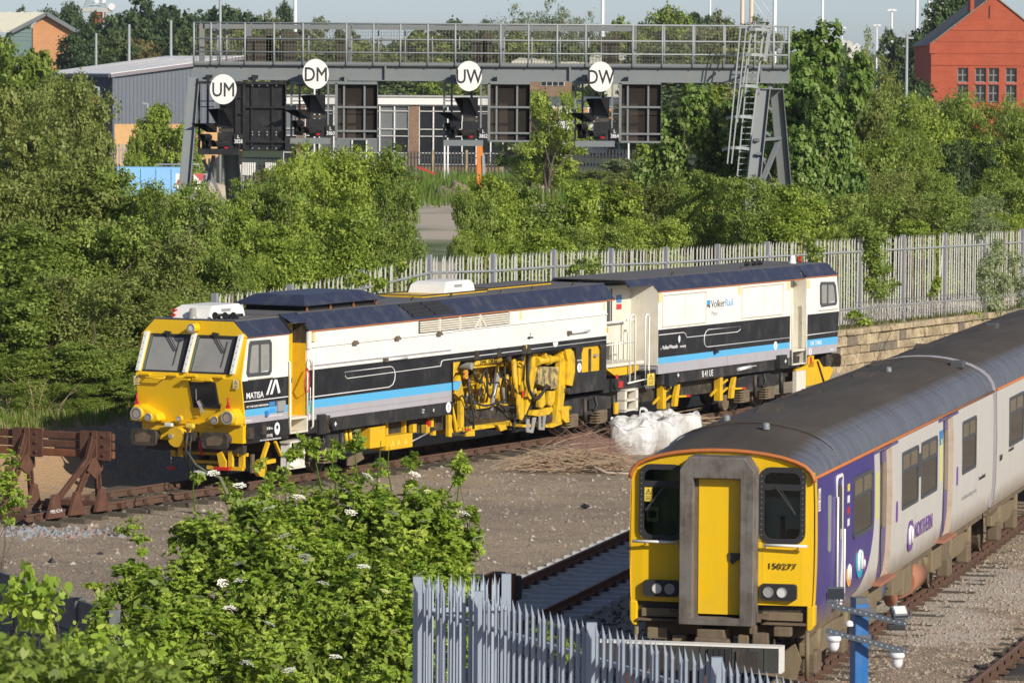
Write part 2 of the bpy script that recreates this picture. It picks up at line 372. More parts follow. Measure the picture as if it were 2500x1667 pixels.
# ------------------------------------------------------------------ railway tracks
def rail_mesh(mb, l, y0, y1, z=0, head=.07, h=.15, foot=.13):
    prof = [(-foot / 2, z - h), (foot / 2, z - h), (foot / 2, z - h + .012), (.012, z - h + .03), (.012, z - .045), (head / 2, z - .035), (head / 2, z),
            (-head / 2, z), (-head / 2, z - .035), (-.012, z - .045), (-.012, z - h + .03), (-foot / 2, z - h + .012)]
    n = max(1, int((y1 - y0) / 4))
    for i in range(n):
        a, c = y0 + (y1 - y0) * i / n, y0 + (y1 - y0) * (i + 1) / n
        vs = [(l + p[0], yy, p[1]) for yy in (a, c) for p in prof]; k = len(prof)
        mb.add(vs, [(j, (j + 1) % k, k + (j + 1) % k, k + j) for j in range(k)])
    return mb
def track(name, label, O, ang, y0, y1, l0, pitch, sl, slm, rm, clip, seed, group=None, zs=-.16, sl_len=2.6, gauge=.75, chairs=True, zo=0.0):
    t = thing(name, label, 'railway track', O, -ang)
    for s in (-1, 1): rail_mesh(MB(), l0 + s * gauge, y0, y1).build('rail', rm, t)
    for s in (-1, 1): MB().box(l0 + s * gauge - .03, l0 + s * gauge + .03, y0, y1, .0005, .003).build('rail_head', M['railtop'], t)
    first = cf = None; r = random.Random(seed); y = y0 + .4
    while y < y1:
        if first is None: first = o = sl(l0).build('sleeper', slm, t); o.location.y = y
        else: o = inst(first, t, (0, y, 0))
        o.location.x = r.uniform(-.06, .06) if chairs else 0; o.rotation_euler.z = r.uniform(-.02, .02) if chairs else 0; o.location.z = zo + (r.uniform(-.02, .01) if chairs else 0)
        for s in (-1, 1):
            if cf is None: cf = k = clip().build('rail_chair', rm if chairs else M['grease'], t); k.location = (l0 + s * gauge, y, 0)
            else: k = inst(cf, t, (l0 + s * gauge, y, 0))
        y += pitch
    return t
def wood_sleeper(l0): return MB().box(l0 - 1.45, l0 + 1.45, -.14, .14, -.32, -.155)
def chair(): 
    m_ = MB(); m_.box(-.19, .19, -.1, .1, -.155, -.11); m_.prism([(-.1, -.11), (.1, -.11), (.07, -.02), (-.07, -.02)], .04, .13, 0); m_.prism([(-.1, -.11), (.1, -.11), (.07, -.02), (-.07, -.02)], -.13, -.04, 0); return m_
def conc_sleeper(l0):
    m_ = MB(); m_.prism([(l0 - 1.3, -.36), (l0 + 1.3, -.36), (l0 + 1.3, -.17), (l0 + .5, -.17), (l0 + .38, -.2), (l0 - .38, -.2), (l0 - .5, -.17), (l0 - 1.3, -.17)], -.14, .14, 1)
    return m_.map(lambda x, y, z: (x, y * (1 if z < -.3 else .72), z))
def clip():
    m_ = MB(); m_.box(-.16, .16, -.09, .09, -.168, -.145); m_.tube([(-.12, -.06, -.13), (-.07, .06, -.11), (-.13, .06, -.12)], .018, 5); m_.tube([(.12, -.06, -.13), (.07, .06, -.11), (.13, .06, -.12)], .018, 5); return m_
track('railway_track', 'rusty siding on timber sleepers under the yellow and white maintenance machine', M0, MA, 3.0, 66, 0, .86, wood_sleeper, M['sleeper'], M['railbrown'], chair, 5)
track('railway_track', 'stub track on pale concrete sleepers left of the yellow train front', S0, SA, 6.2, 62, -5.92, .74, conc_sleeper, M['concrete'], M['rust_bright'], clip, 6, chairs=False)
track('railway_track', 'brown rails with rail chairs under the passenger train', S0, SA, -7.0, 48, 0, .74, wood_sleeper, M['sleeper'], M['railbrown'], chair, 7, zo=-.088)
ca = math.atan2(8.5 - 7.1, 73.45 - 68.25)
track('railway_track', 'bare rail cutting across the bottom right corner', Vector((7.1, 68.25, 0)), ca, -12, 14, .75, .74, wood_sleeper, M['sleeper'], M['railbrown'], chair, 8, zo=-.088)

# ------------------------------------------------------------------ passenger train
def rr(x0, x1, z0, z1, r, n=4):
    pts = []
    for cx, cz, a0 in ((x1 - r, z1 - r, 0), (x0 + r, z1 - r, 90), (x0 + r, z0 + r, 180), (x1 - r, z0 + r, 270)):
        pts += [(cx + r * math.cos(R(a0 + 90 * k / n)), cz + r * math.sin(R(a0 + 90 * k / n))) for k in range(n + 1)]
    return pts
def ring(mb, outer, inner, a, b, ax):
    def P(p, t): return ((t, p[0], p[1]), (p[0], t, p[1]))[ax]
    n = len(outer)
    vs = [P(p, t_) for t_ in (a, b) for L in (outer, inner) for p in L]
    fs = []
    for i in range(n):
        j = (i + 1) % n
        fs += [(i, j, n + j, n + i), (2 * n + i, 3 * n + i, 3 * n + j, 2 * n + j), (i, 2 * n + i, 2 * n + j, j), (n + i, n + j, 3 * n + j, 3 * n + i)]
    return mb.add(vs, fs)
HALF = [(1.30, 1.07), (1.345, 1.2), (1.385, 1.5), (1.40, 1.95), (1.405, 2.4), (1.40, 2.95), (1.385, 3.335)]
ROOF = [(1.385, 3.335), (1.345, 3.42), (1.26, 3.50), (1.12, 3.565), (.92, 3.625), (.68, 3.67), (.42, 3.70), (.15, 3.715)]
def rise(y, front): return 1 + .68 * (smooth(0, 2.6, y) if front else 1)
def skin(mb, prof, y0, y1, dx=0.0, sides=(1, -1), smoothf=True, n=1):
    for s in sides:
        for i in range(n):
            a, c = y0 + (y1 - y0) * i / n, y0 + (y1 - y0) * (i + 1) / n
            vs = [(s * (p[0] - dx), yy, p[1]) for yy in (a, c) for p in prof]; k = len(prof)
            mb.add(vs, [(j, j + 1, k + j + 1, k + j) if s < 0 else (j, k + j, k + j + 1, j + 1) for j in range(k - 1)], smoothf)
    return mb
def jamb(mb, y, dx, s):
    k = len(HALF); vs = [(s * p[0], y, p[1]) for p in HALF] + [(s * (p[0] - dx), y, p[1]) for p in HALF]
    return mb.add(vs, [(j, j + 1, k + j + 1, k + j) for j in range(k - 1)])
# body paint: deep violet at the cab with a sweeping edge, off-white behind, grime at the bottom
def livery(name, swoosh):
    m, t, b = newmat(name); v = coords(t); s = t.nodes.new('ShaderNodeSeparateXYZ'); t.links.new(v, s.inputs[0])
    st = noise_(t, coords(t, (5, 9, .45)), 2.0, 6); n1 = noise_(t, v, 1.7, 6)
    wh = mixc(t, ramp(t, st, .45, .75, 0, .6), (.60, .585, .55), (.40, .375, .33))
    wh = mixc(t, ramp(t, n1, .55, .75, 0, .4), wh, (.66, .62, .52))
    col = wh
    if swoosh:
        q = math_(t, 'DIVIDE', math_(t, 'SUBTRACT', 2.35, s.outputs[2]), 1.17); q = math_(t, 'MAXIMUM', q, 0.0)
        q = math_(t, 'SQRT', math_(t, 'MAXIMUM', math_(t, 'SUBTRACT', 1.0, math_(t, 'MULTIPLY', q, q)), 0.0))
        e = math_(t, 'ADD', 3.8, math_(t, 'MULTIPLY', q, 1.74))
        msk = math_(t, 'LESS_THAN', s.outputs[1], e)
        vi = mixc(t, ramp(t, st, .5, .75, 0, .5), (.055, .042, .22), (.15, .12, .27))
        col = mixc(t, msk, wh, vi)
    gr = ramp(t, math_(t, 'ADD', s.outputs[2], math_(t, 'MULTIPLY', n1, .35)), 1.28, 1.62, .75, 0)
    col = mixc(t, gr, col, (.22, .17, .115))
    t.links.new(col, b.inputs['Base Color']); b.inputs['Roughness'].default_value = .33
    return m
M['livery_front'] = livery('violet_and_white_livery', True); M['livery_rear'] = livery('white_livery', False)
m, t, b = newmat('sooty_roof_painted_sky_edge'); v = coords(t); s = t.nodes.new('ShaderNodeSeparateXYZ'); t.links.new(v, s.inputs[0])
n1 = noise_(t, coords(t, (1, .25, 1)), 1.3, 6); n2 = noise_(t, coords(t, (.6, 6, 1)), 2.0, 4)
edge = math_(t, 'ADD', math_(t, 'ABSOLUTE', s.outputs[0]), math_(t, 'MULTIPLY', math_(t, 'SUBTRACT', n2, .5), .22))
col = mixc(t, ramp(t, edge, .92, 1.12), mixc(t, ramp(t, n1, .3, .7), (.058, .048, .039), (.085, .072, .058)), mixc(t, ramp(t, n2, .35, .65), (.085, .09, .105), (.135, .142, .165)))  # brown grime in the middle; bluish sky reflection painted in towards the gutters
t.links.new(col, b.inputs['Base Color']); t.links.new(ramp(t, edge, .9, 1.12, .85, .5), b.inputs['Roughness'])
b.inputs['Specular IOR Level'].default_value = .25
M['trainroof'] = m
m, t, b = newmat('thin_clear_glass'); out = t.nodes['Material Output']; t.nodes.remove(b)
tr = N(t, 'ShaderNodeBsdfTransparent'); tr.inputs[0].default_value = (.62, .68, .66, 1); gl = N(t, 'ShaderNodeBsdfGlossy'); gl.inputs['Roughness'].default_value = .03
fr = N(t, 'ShaderNodeFresnel'); fr.inputs[0].default_value = 1.5; mx = N(t, 'ShaderNodeMixShader'); t.links.new(fr.outputs[0], mx.inputs[0]); t.links.new(tr.outputs[0], mx.inputs[1]); t.links.new(gl.outputs[0], mx.inputs[2]); t.links.new(mx.outputs[0], out.inputs[0])
M['clear'] = m

def side_window(t, y0, y1, z0=2.09, z1=3.06, x=1.404):
    w = ring(MB(), rr(y0, y1, z0, z1, .09), rr(y0 + .06, y1 - .06, z0 + .06, z1 - .06, .05), x - .03, x + .016, 0)
    zb = z0 + (z1 - z0) * .66; ym = (y0 + y1) / 2
    w.box(x - .03, x + .012, y0 + .05, y1 - .05, zb - .025, zb + .025); w.box(x - .03, x + .011, ym - .045, ym + .045, zb + .02, z1 - .05)
    f = w.build('window', M['glass_frame'], t)
    MB().prism(rr(y0 + .05, y1 - .05, z0 + .05, zb, .05), x - .012, x + .003, 0).build('pane', M['glass'], f)
    for a, c in ((y0 + .05, ym - .02), (ym + .02, y1 - .05)): MB().box(x - .012, x + .003, a, c, zb + .01, z1 - .05).build('pane', M['upglass'], f)
    return f
def sliding_door(t, y0, y1, dx=.09):
    d = skin(MB(), [p for p in HALF], y0, y1, dx, (1,)).build('door', M['doorviolet'], t)
    x = 1.404 - dx
    for a, c in ((y0 + .14, y0 + (y1 - y0) * .47), (y0 + (y1 - y0) * .53, y1 - .14)):
        MB().prism(rr(a, c, 1.95, 3.02, .1), x - .02, x + .012, 0).build('pane', M['doorglass'], d)
    MB().box(x, x + .012, (y0 + y1) / 2 - .012, (y0 + y1) / 2 + .012, 1.2, 3.2).build('door_seal', M['rubber'], d)
    return d
M['doorviolet'] = paint('violet_door_paint', (.10, .08, .22), .4, (.22, .17, .15), .5)
M['upglass'] = flat('upper_glass_brown_reflection', (.15, .125, .08), .08)  # brown landscape reflection put into the upper pane colour
M['doorglass'] = flat('door_glass_reflecting', (.10, .09, .06), .1)
M['jambcream'] = paint('rusty_cream_edge', (.55, .46, .34), .6, (.34, .2, .1), .6)
def car(name, label, O, ang, L, doors, wins, mat, front):
    t = thing(name, label, 'train carriage', O, -ang, 'carriages of the passenger train')
    cuts = sorted(doors); y = .24 if front else 0.0; bodyR = MB(); jm = MB()
    for a, c in cuts + [(L, None)]:
        skin(bodyR, HALF, y, a, 0, (1,), n=max(1, int((a - y) / 2)))
        if c is None: break
        jamb(jm, a, .09, 1); jamb(jm, c, .09, 1); y = c
    skin(bodyR, HALF, .24 if front else 0, L, 0, (-1,), n=8)
    bodyR.build('body', mat, t); jm.build('door_jamb', M['jambcream'], t)
    for a, c in cuts: sliding_door(t, a, c)
    MB().prism([(p[0], p[1]) for p in HALF] + [(-p[0], p[1]) for p in reversed(HALF)], L - .05, L, 1).build('end_panel', M['cream'], t)
    if not front: MB().prism([(p[0], p[1]) for p in HALF] + [(x_, 3.335 + (z_ - 3.335) * 1.68) for x_, z_ in ROOF[1:]] + [(-x_, 3.335 + (z_ - 3.335) * 1.68) for x_, z_ in reversed(ROOF[1:])] + [(-p[0], p[1]) for p in reversed(HALF)], .004, .05, 1).build('end_panel', M['tanunder'] if False else M['lilac'], t)
    rf = MB(); skin(rf, ROOF, -.02 if front else -.0, L, 0, (1, -1), n=14)
    ny = 14; vs = [(sx * .15, L * k / ny, 3.715) for k in range(ny + 1) for sx in (-1, 1)]; rf.add(vs, [(2 * k, 2 * k + 1, 2 * k + 3, 2 * k + 2) for k in range(ny)])
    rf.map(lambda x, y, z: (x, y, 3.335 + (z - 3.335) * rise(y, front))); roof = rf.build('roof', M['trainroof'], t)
    for s in (-1, 1): MB().tube([(s * 1.395, -.03 if front else 0, 3.335), (s * 1.395, L, 3.335)], .026, 6).build('gutter', M['orange_line'], t)
    sm = MB()
    for s in (-1, 1):
        for k in range(1, 5):
            x = (.15, .42, .68, .92, 1.12)[k]; z = dict(ROOF)[x]
            sm.cbox((s * x, 2.7 + (L - 2.8) / 2, 3.335 + (z - 3.335) * 1.68 + .001), (.018, L - 2.8, .008))
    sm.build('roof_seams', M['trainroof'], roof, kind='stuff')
    rb = MB(); r = random.Random(int(L * 10) + front)
    for k in range(int(L / .34)):
        yy = .3 + k * .34
        if r.random() < .85: rb.tube([(x_, yy, 3.335 + (z_ - 3.335) * rise(yy, front)) for x_, z_ in ((1.33, 3.44), (1.20, 3.53), (1.13, 3.563))], .007, 4, False)
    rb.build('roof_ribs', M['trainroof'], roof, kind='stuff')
    for a, c in wins: side_window(t, a, c)
    return t, roof
DOORS = [(6.07, 7.32), (13.08, 14.3)]; WINS = [(3.47, 5.3), (8.34, 10.13), (10.46, 12.3), (15.42, 17.22)]
T1, roof1 = car('train_carriage', 'leading carriage with yellow cab front and violet side, ending in off white', S0, SA, 19.68, DOORS, WINS, M['livery_front'], True)
T2, roof2 = car('train_carriage', 'off white second carriage at the right edge, coupled behind the yellow fronted one', SW(0, 20.12), SA, 19.6, [(5.6, 6.85), (12.6, 13.8)], [(1.78, 3.95), (7.9, 9.7), (10.0, 11.8), (14.9, 16.7)], M['livery_rear'], False)
tag(T1, group='carriages of the passenger train'); tag(T2, group='carriages of the passenger train')
# cab front ---------------------------------------------------------
YF = M['yellow_clean']
fm = MB()
arch = [(x, z) for x, z in ROOF]; arch = [(1.385, 3.30)] + arch; poly = arch + [(-x, z) for x, z in reversed(arch)]
fm.prism([(1.385, 3.42 - .0)] + [(x, z) for x, z in ROOF[1:]] + [(-x, z) for x, z in reversed(ROOF[1:])] + [(-1.345, 3.42)], 0, .06, 1)
for s in (-1, 1):
    xs = sorted((s * 1.405, s * 1.22)); fm.box(xs[0], xs[1], 0, .06, 1.43, 3.42)
    xs = sorted((s * 1.22, s * .62)); fm.box(xs[0], xs[1], 0, .06, 1.43, 2.42)
fm.box(-.62, .62, 0, .06, 1.43, 3.42)
fm.map(lambda x, y, z: (max(-1, min(1, x / 1.405)) * (1.405 if z < 3.0 else 1.405 - .02 * (z - 3) / .4), y + .05 * (abs(x) / 1.4) ** 4, z))
front = fm.build('cab_front', YF, T1)
for s in (-1, 1): skin(MB(), HALF, .03, .24, -.004, (s,)).build('cab_corner', YF, T1)
for s in (-1, 1):
    p = MB().prism([(s * 1.29, 1.43), (s * 1.405, 1.43), (s * 1.40, 1.14), (s * 1.36, 1.07), (s * 1.31, 1.05), (s * 1.29, 1.08)], .03, .26, 1).build('corner_pillar', YF, T1, bevel=.03)
MB().tube([(x, -.02, z + .005) for x, z in ([(1.40, 3.27)] + ROOF + [(-x, z) for x, z in reversed(ROOF)] + [(-1.40, 3.27)])], .032, 6).build('roof_edge_trim', M['orange_line'], T1)
for s in (-1, 1):
    x0, x1 = (.57, 1.26) if s > 0 else (-1.26, -.57)
    fr_ = ring(MB(), rr(x0, x1, 2.35, 3.49, .16), rr(x0 + .075, x1 - .075, 2.43, 3.41, .11), -.02, .05, 1)
    fr_.box(x0 + .05, x1 - .05, -.015, .045, 3.15, 3.24); w = fr_.build('windscreen', M['rubber'], T1)
    MB().prism(rr(x0 + .06, x1 - .06, 2.41, 3.43, .11), .0, .008, 1).build('pane', M['clear'], w)
    bt = MB()
    for k in range(14):
        zz = 2.40 + k * 1.04 / 13
        for xx in (x0 + .035, x1 - .035): bt.cbox((xx, -.022, zz), (.012, .008, .012))
    bt.build('frame_bolts', M['greytext'], w, kind='stuff')
    MB().bar((x0 + .26 if s > 0 else x1 - .26, -.05, 3.2), (x1 - .14 if s > 0 else x0 + .1, -.05, 2.8), .022).bar((x0 + .30 if s > 0 else x1 - .30, -.045, 3.22), (x1 - .12 if s > 0 else x0 + .12, -.04, 2.78), .012).build('wiper', M['hose'], T1)
    h = MB().tube([(x0 + (.08 if s > 0 else -.08), -.1, 2.335), (x1 + (.05 if s > 0 else -.1), -.1, 2.335)], .022, 8)
    for xx in (x0 + .1, x1 - .1): h.bar((xx, 0, 2.28), (xx, -.1, 2.33), .025)
    h.build('grab_rail', M['white'], T1)
    lx0, lx1 = (.60, 1.15) if s > 0 else (-1.18, -.64)
    lb = MB().prism(rr(lx0, lx1, 1.51, 1.755, .05), -.07, .02, 1).build('headlight', M['rubber'], T1)
    for cx, mat in ((lx0 + .125, M['lens'] if s < 0 and False else M['greytext']), (lx0 + .33, M['lens'])) if s > 0 else ((lx0 + .215, M['lens']), (lx0 + .41, M['greytext'])):
        ring(MB(), [(cx + .078 * math.cos(2 * PI * k / 18), 1.632 + .078 * math.sin(2 * PI * k / 18)) for k in range(18)], [(cx + .066 * math.cos(2 * PI * k / 18), 1.632 + .066 * math.sin(2 * PI * k / 18)) for k in range(18)], -.085, -.06, 1).build('lamp_rim', M['steel'], lb)
        MB().disc((cx, -.068, 1.632), .066, .02, 1, 18).build('lens', mat, lb)
text('150277', .125, M['blackline'], T1, (.69, -.006, 1.975), name='number', bold=.0, sx=1.2)
# interior of the cab, seen through the panes
MB().box(-1.25, 1.25, .95, 1.0, 1.4, 3.38).build('cab_back_wall', flat('pale_cab_lining', (.55, .58, .62), .6), T1)
MB().box(.63, 1.2, .22, .25, 2.42, 3.02).build('added_pale_panel', flat('added_panel_grey', (.62, .65, .70), .6), T1); MB().box(.86, .92, .18, .21, 2.42, 2.75).build('seat_post', M['rubber'], T1); MB().prism(rr(.95, 1.17, 2.42, 2.56, .05), .17, .21, 1).build('seat_back', M['rubber'], T1)  # pale panel added close behind the right windscreen to catch the sun
MB().box(.5, 1.3, .12, .2, 2.0, 2.38).build('driver_desk', M['rubber'], T1)
MB().prism(rr(.78, 1.12, 2.2, 2.75, .12), .6, .72, 1).build('driver_seat', M['rubber'], T1)
MB().box(-1.25, 1.25, .07, 1.3, 3.38, 3.40).build('cab_ceiling', M['rubber'], T1)
ec = MB().box(-1.16, -.98, .06, .14, 2.62, 2.84).build('equipment_case', M['sticker_c'], T1); MB().disc((-1.07, .05, 2.73), .06, .02, 1, 14).build('dial', M['rubber'], ec)
def warning(parent, x0, x1, y, z0, z1, name='warning_sticker', side=False, mat='sticker_y'):
    P = (lambda mb, poly, d0, d1: mb.prism(poly, d0, d1, 0 if side else 1))
    if side: o = MB().box(y, y + .004, x0, x1, z0, z1)
    else: o = MB().box(x0, x1, y - .004, y, z0, z1)
    o = o.build(name, M[mat], parent); w, h = x1 - x0, z1 - z0; cx = (x0 + x1) / 2
    tri = [(cx - w * .36, z0 + h * .5), (cx + w * .36, z0 + h * .5), (cx, z0 + h * .92)]; tri2 = [(cx - w * .24, z0 + h * .545), (cx + w * .24, z0 + h * .545), (cx, z0 + h * .83)]
    k = MB(); a, b_ = (y + .004, y + .006) if side else (y - .006, y - .004)
    vs = tri + tri2; q = (lambda p: (b_, p[0], p[1])) if side else (lambda p: (p[0], a, p[1]))
    k.add([q(p) for p in vs], [(0, 1, 4, 3), (1, 2, 5, 4), (2, 0, 3, 5)])
    k.add([q(p) for p in ((cx - .02 * w, z0 + h * .76), (cx + .06 * w, z0 + h * .76), (cx - .06 * w, z0 + h * .58))], [(0, 1, 2)])
    for j in range(3): k.add([q(p) for p in ((x0 + w * .15, z0 + h * (.1 + .11 * j)), (x1 - w * .15, z0 + h * (.1 + .11 * j)), (x1 - w * .15, z0 + h * (.14 + .11 * j)), (x0 + w * .15, z0 + h * (.14 + .11 * j)))], [(0, 1, 2, 3)])
    k.build('symbol', M['blackline'], o, kind='stuff'); return o
warning(T1, -1.18, -1.06, -.003, 2.93, 3.14)
# gangway
GO = [(-.56, 1.15), (.56, 1.15), (.56, 3.46), (.42, 3.655), (-.42, 3.655), (-.56, 3.46)]; GI = [(-.36, 1.26), (.36, 1.26), (.36, 3.2), (.36, 3.33), (-.36, 3.33), (-.36, 3.2)]
ring(MB(), GO, GI, -.42, .03, 1).build('gangway_frame', M['greydoor'], T1, bevel=.015)
ring(MB(), [(x * 1.0, z) for x, z in GO], [(x * .93, 2.4 + (z - 2.4) * .96) for x, z in GO], -.33, -.31, 1).build('gangway_flange', M['greydoor'], T1)
dr = MB().box(-.30, .36, -.25, -.2, 1.3, 3.31).build('gangway_door', YF, T1)
MB().box(-.36, -.3, -.24, -.19, 1.26, 3.33).build('door_post', M['brownunder'], T1)
MB().prism([(.16, 2.22), (.33, 2.22), (.33, 2.14), (.22, 2.05), (.17, 2.12)], -.28, -.25, 1).build('handle', M['grease'], dr)
# below the cab
ub = MB().box(-1.28, 1.28, .12, .3, 1.16, 1.43).build('buffer_beam', M['grease'], T1)
for s in (-1, 1):
    MB().box(s * 1.28 if s < 0 else .6, -.6 if s < 0 else 1.28, -.02, .12, 1.14, 1.17).build('step_ledge', M['brownunder'], T1)
    MB().box(min(s * .62, s * 1.22), max(s * .62, s * 1.22), .05, .12, 1.2, 1.32).build('access_panel', M['tanunder'], T1)
    MB().cbox((s * .68, -.08, 1.27), (.16, .14, .07)).cbox((s * .60, -.12, 1.25), (.06, .1, .12)).build('gangway_latch', M['brownunder'], T1)
cp = MB().box(-.3, .12, -.35, .1, .78, 1.08); cp.prism([(-.34, .74), (.24, .74), (.2, .95), (-.28, .98)], -.55, -.3, 1); cp.box(-.38, .3, -.3, -.1, .7, .8)
cp.build('coupler', M['brownunder'], T1, bevel=.02)
for k, (x, w_, z0, z1) in enumerate(((.36, .16, .72, .98), (.62, .24, .70, 1.02), (-.62, .2, .68, .95), (.95, .26, .98, 1.12), (-.95, .3, .88, 1.05), (.5, .1, 1.0, 1.14))):
    MB().box(x - w_ / 2, x + w_ / 2, -.12, .05, z0, z1).build('brake_fitting', M['brownunder'] if k % 2 else M['tanunder'], T1, bevel=.015)
for s in (-1, 1):
    pl = [(s * .5, .40), (s * 1.15, .32), (s * 1.22, .62), (s * 1.12, .86), (s * .92, .70), (s * .72, .62)]
    MB().prism(pl, .02, .07, 1).build('obstacle_deflector', M['tanunder'], T1)
    MB().tube([(s * 1.3, .05, 1.04), (s * 1.3, .05, .35)], .035, 8).build('life_guard', M['tanunder'], T1)
    MB().tube([(s * .8, .0, 1.0), (s * .84, -.12, .8), (s * .78, -.1, .62)], .022, 6).build('air_hose', M['hose'], T1)
# right-hand side fittings of the first carriage
for y0 in (1.88, 2.52): MB().tube([(1.43, y0, 1.25), (1.43, y0, 2.9 if y0 < 2 else 2.35)], .018, 6).build('grab_rail', M['white'], T1)
ring(MB(), rr(1.92, 2.5, 1.16, 3.22, .12), rr(1.97, 2.45, 1.2, 3.17, .1), 1.385, 1.412, 0).build('cab_door_frame', M['white'], T1)
MB().prism(rr(2.06, 2.38, 2.2, 3.05, .08), 1.40, 1.407, 0).build('cab_door_pane', M['glass'], T1)
MB().prism(rr(1.17, 1.42, 2.12, 2.98, .06), 1.398, 1.409, 0).build('cab_side_window', M['steel'], T1)
warning(T1, .27, .45, 1.41, 2.82, 3.16, side=True, mat='white')
for a, c in DOORS:
    MB().box(1.385, 1.412, a - .55, c + .55, 3.26, 3.30).build('door_canopy', M['doorviolet'], T1)
    MB().box(1.402, 1.408, a - .3, a - .16, 2.2, 2.95).build('door_edge_strip', flat('lime_strip', (.62, .62, .03), .5), T1)
    MB().box(1.30, 1.46, a - .15, c + .15, 1.09, 1.14).build('door_step', M['silencer'], T1)
    s_ = MB().prism(rr(c + .42, c + .62, 1.95, 2.3, .08), 1.40, 1.408, 0).build('door_button_panel', M['purpletext'], T1)
MB().box(1.40, 1.43, 10.2, 10.38, 2.5, 2.9).build('side_destination_light', M['glass_frame'], T1)
def oval(y, z, ry, rz, mat, x=1.401, n_=True, name='emblem', dx=0):
    o = MB().prism([(y + ry * math.cos(2 * PI * k / 24), z + rz * math.sin(2 * PI * k / 24)) for k in range(24)], x, x + .006, 0).build(name, mat, T1)
    a = MB(); pts = [(y - ry * .42, z - rz * .55)] + [(y + ry * .42 * math.cos(PI - PI * k / 8), z + rz * .12 + rz * .35 * math.sin(PI * k / 8)) for k in range(9)] + [(y + ry * .42, z - rz * .55)]
    a.tube([(x + .006, p[0], p[1]) for p in pts], max(.012, ry * .09), 4); a.build('letter', M['whiteline'], o); return o
oval(3.22, 1.61, .25, .23, M['ambertext'], 1.385); oval(4.2, 1.70, .36, .29, M['tealtext'], 1.39)
oval(4.66, 1.6, .13, .11, M['magentatext'], 1.388)
oval(9.42, 1.59, .36, .28, M['purpletext'], 1.39)
text('NORTHERN', .37, M['purpletext'], T1, (1.40, 9.85, 1.48), SIDE, sx=1.02)
text('northernrailway.co.uk', .13, M['greytext'], T1, (1.40, 15.5, 1.62), SIDE, sx=1.65)
text('E eversholt rail', .10, M['blackline'], T1, (1.403, 17.7, 1.80), SIDE, sx=1.4, bold=.01)
MB().box(1.402, 1.407, 12.6, 13.0, 2.85, 3.1).build('door_notice', M['sticker_b'], T1)
for k in range(4): MB().box(1.402, 1.406, 2.92, 3.12, 2.35 + k * .18, 2.46 + k * .18).build('notice', (M['white'], M['red'], M['white'], M['sticker_y'])[k], T1)
text('57277', .155, M['blackline'], T2, (1.405, .42, 1.93), SIDE, bold=.006, sx=1.1, name='number')
text('E eversholt rail', .10, M['blackline'], T2, (1.403, 1.75, 2.0), SIDE, sx=1.3, bold=.01)
# gangway between the carriages and roof fittings
MB().prism(GO, 19.68, 20.1, 1).build('gangway_bellows', M['rubber'], T1)
def roof_bits(t, bits, roof):
    for x, y, kind in bits:
        z = 3.335 + (3.705 - .09 * x * x - 3.335) * rise(y, t is T1)
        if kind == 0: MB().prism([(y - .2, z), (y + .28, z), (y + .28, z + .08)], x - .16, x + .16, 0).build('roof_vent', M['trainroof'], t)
        elif kind == 1: MB().lathe([(.06, 0), (.06, .08), (.045, .1), (0, .11)], (x, y, z), 10).build('roof_pipe', M['gantry'], t)
        else: MB().cbox((x, y, z + .06), (.26, .3, .14)).build('roof_box', M['glass_frame'], t, bevel=.02)
roof_bits(T1, [(.3, 1.9, 1), (-.55, 3.1, 1), (-.2, 4.6, 0), (-.32, 5.6, 0), (-.3, 9.0, 0), (-.15, 13.6, 0), (.85, 18.6, 2), (-.45, 17.3, 0), (.1, 15.0, 1)], roof1)
roof_bits(T2, [(-.55, 3.2, 0), (-.1, 9.3, 0), (-.05, 9.9, 2), (.4, 15.5, 0)], roof2)
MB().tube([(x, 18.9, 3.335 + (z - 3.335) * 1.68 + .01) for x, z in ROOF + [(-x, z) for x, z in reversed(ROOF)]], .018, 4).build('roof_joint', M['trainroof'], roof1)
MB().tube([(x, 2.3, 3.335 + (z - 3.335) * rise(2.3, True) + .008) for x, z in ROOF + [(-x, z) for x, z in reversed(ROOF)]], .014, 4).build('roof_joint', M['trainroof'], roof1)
# running gear
def wheelset(t, y, r=.42, mat='grease', l=.75):
    for s in (-1, 1):
        w = MB().disc((s * l, y, r), r, .12, 0, 28); w.disc((s * (l + .005), y, r), r * .78, .13, 0, 24); w.build('wheel', M[mat], t)
        ring(MB(), [(y + r * math.cos(2 * PI * k / 28), r + r * math.sin(2 * PI * k / 28)) for k in range(28)], [(y + r * .86 * math.cos(2 * PI * k / 28), r + r * .86 * math.sin(2 * PI * k / 28)) for k in range(28)], l * s - .07, l * s + .07, 0).build('tyre', M['steel'] if mat == 'grease' else M[mat], t)
def train_bogie(t, yc):
    for d in (-1.25, 1.25): wheelset(t, yc + d, .4, 'brownunder')
    for s in (-1, 1):
        MB().prism([(yc - 1.9, .55), (yc - .6, .45), (yc + .6, .45), (yc + 1.9, .55), (yc + 1.9, .75), (yc + .7, .82), (yc - .7, .82), (yc - 1.9, .75)], s * 1.0, s * 1.12, 0).build('bogie_frame', M['tanunder'], t, bevel=.02)
        for d in (-1.25, 1.25):
            MB().box(min(s * .95, s * 1.2), max(s * .95, s * 1.2), yc + d - .2, yc + d + .2, .22, .58).build('axle_box', M['brownunder'], t, bevel=.04)
            MB().tube([(s * 1.1, yc + d + .35, .3), (s * 1.12, yc + d + .3, .95)], .06, 8).build('damper', M['tanunder'], t)
for yb in (2.9, 16.8): train_bogie(T1, yb)
train_bogie(T2, 3.4); train_bogie(T2, 16.5)
for t_, L in ((T1, 19.6), (T2, 19.5)):
    MB().box(-1.22, 1.22, .3, L - .1, .92, 1.1).build('underframe', M['brownunder'], t_)
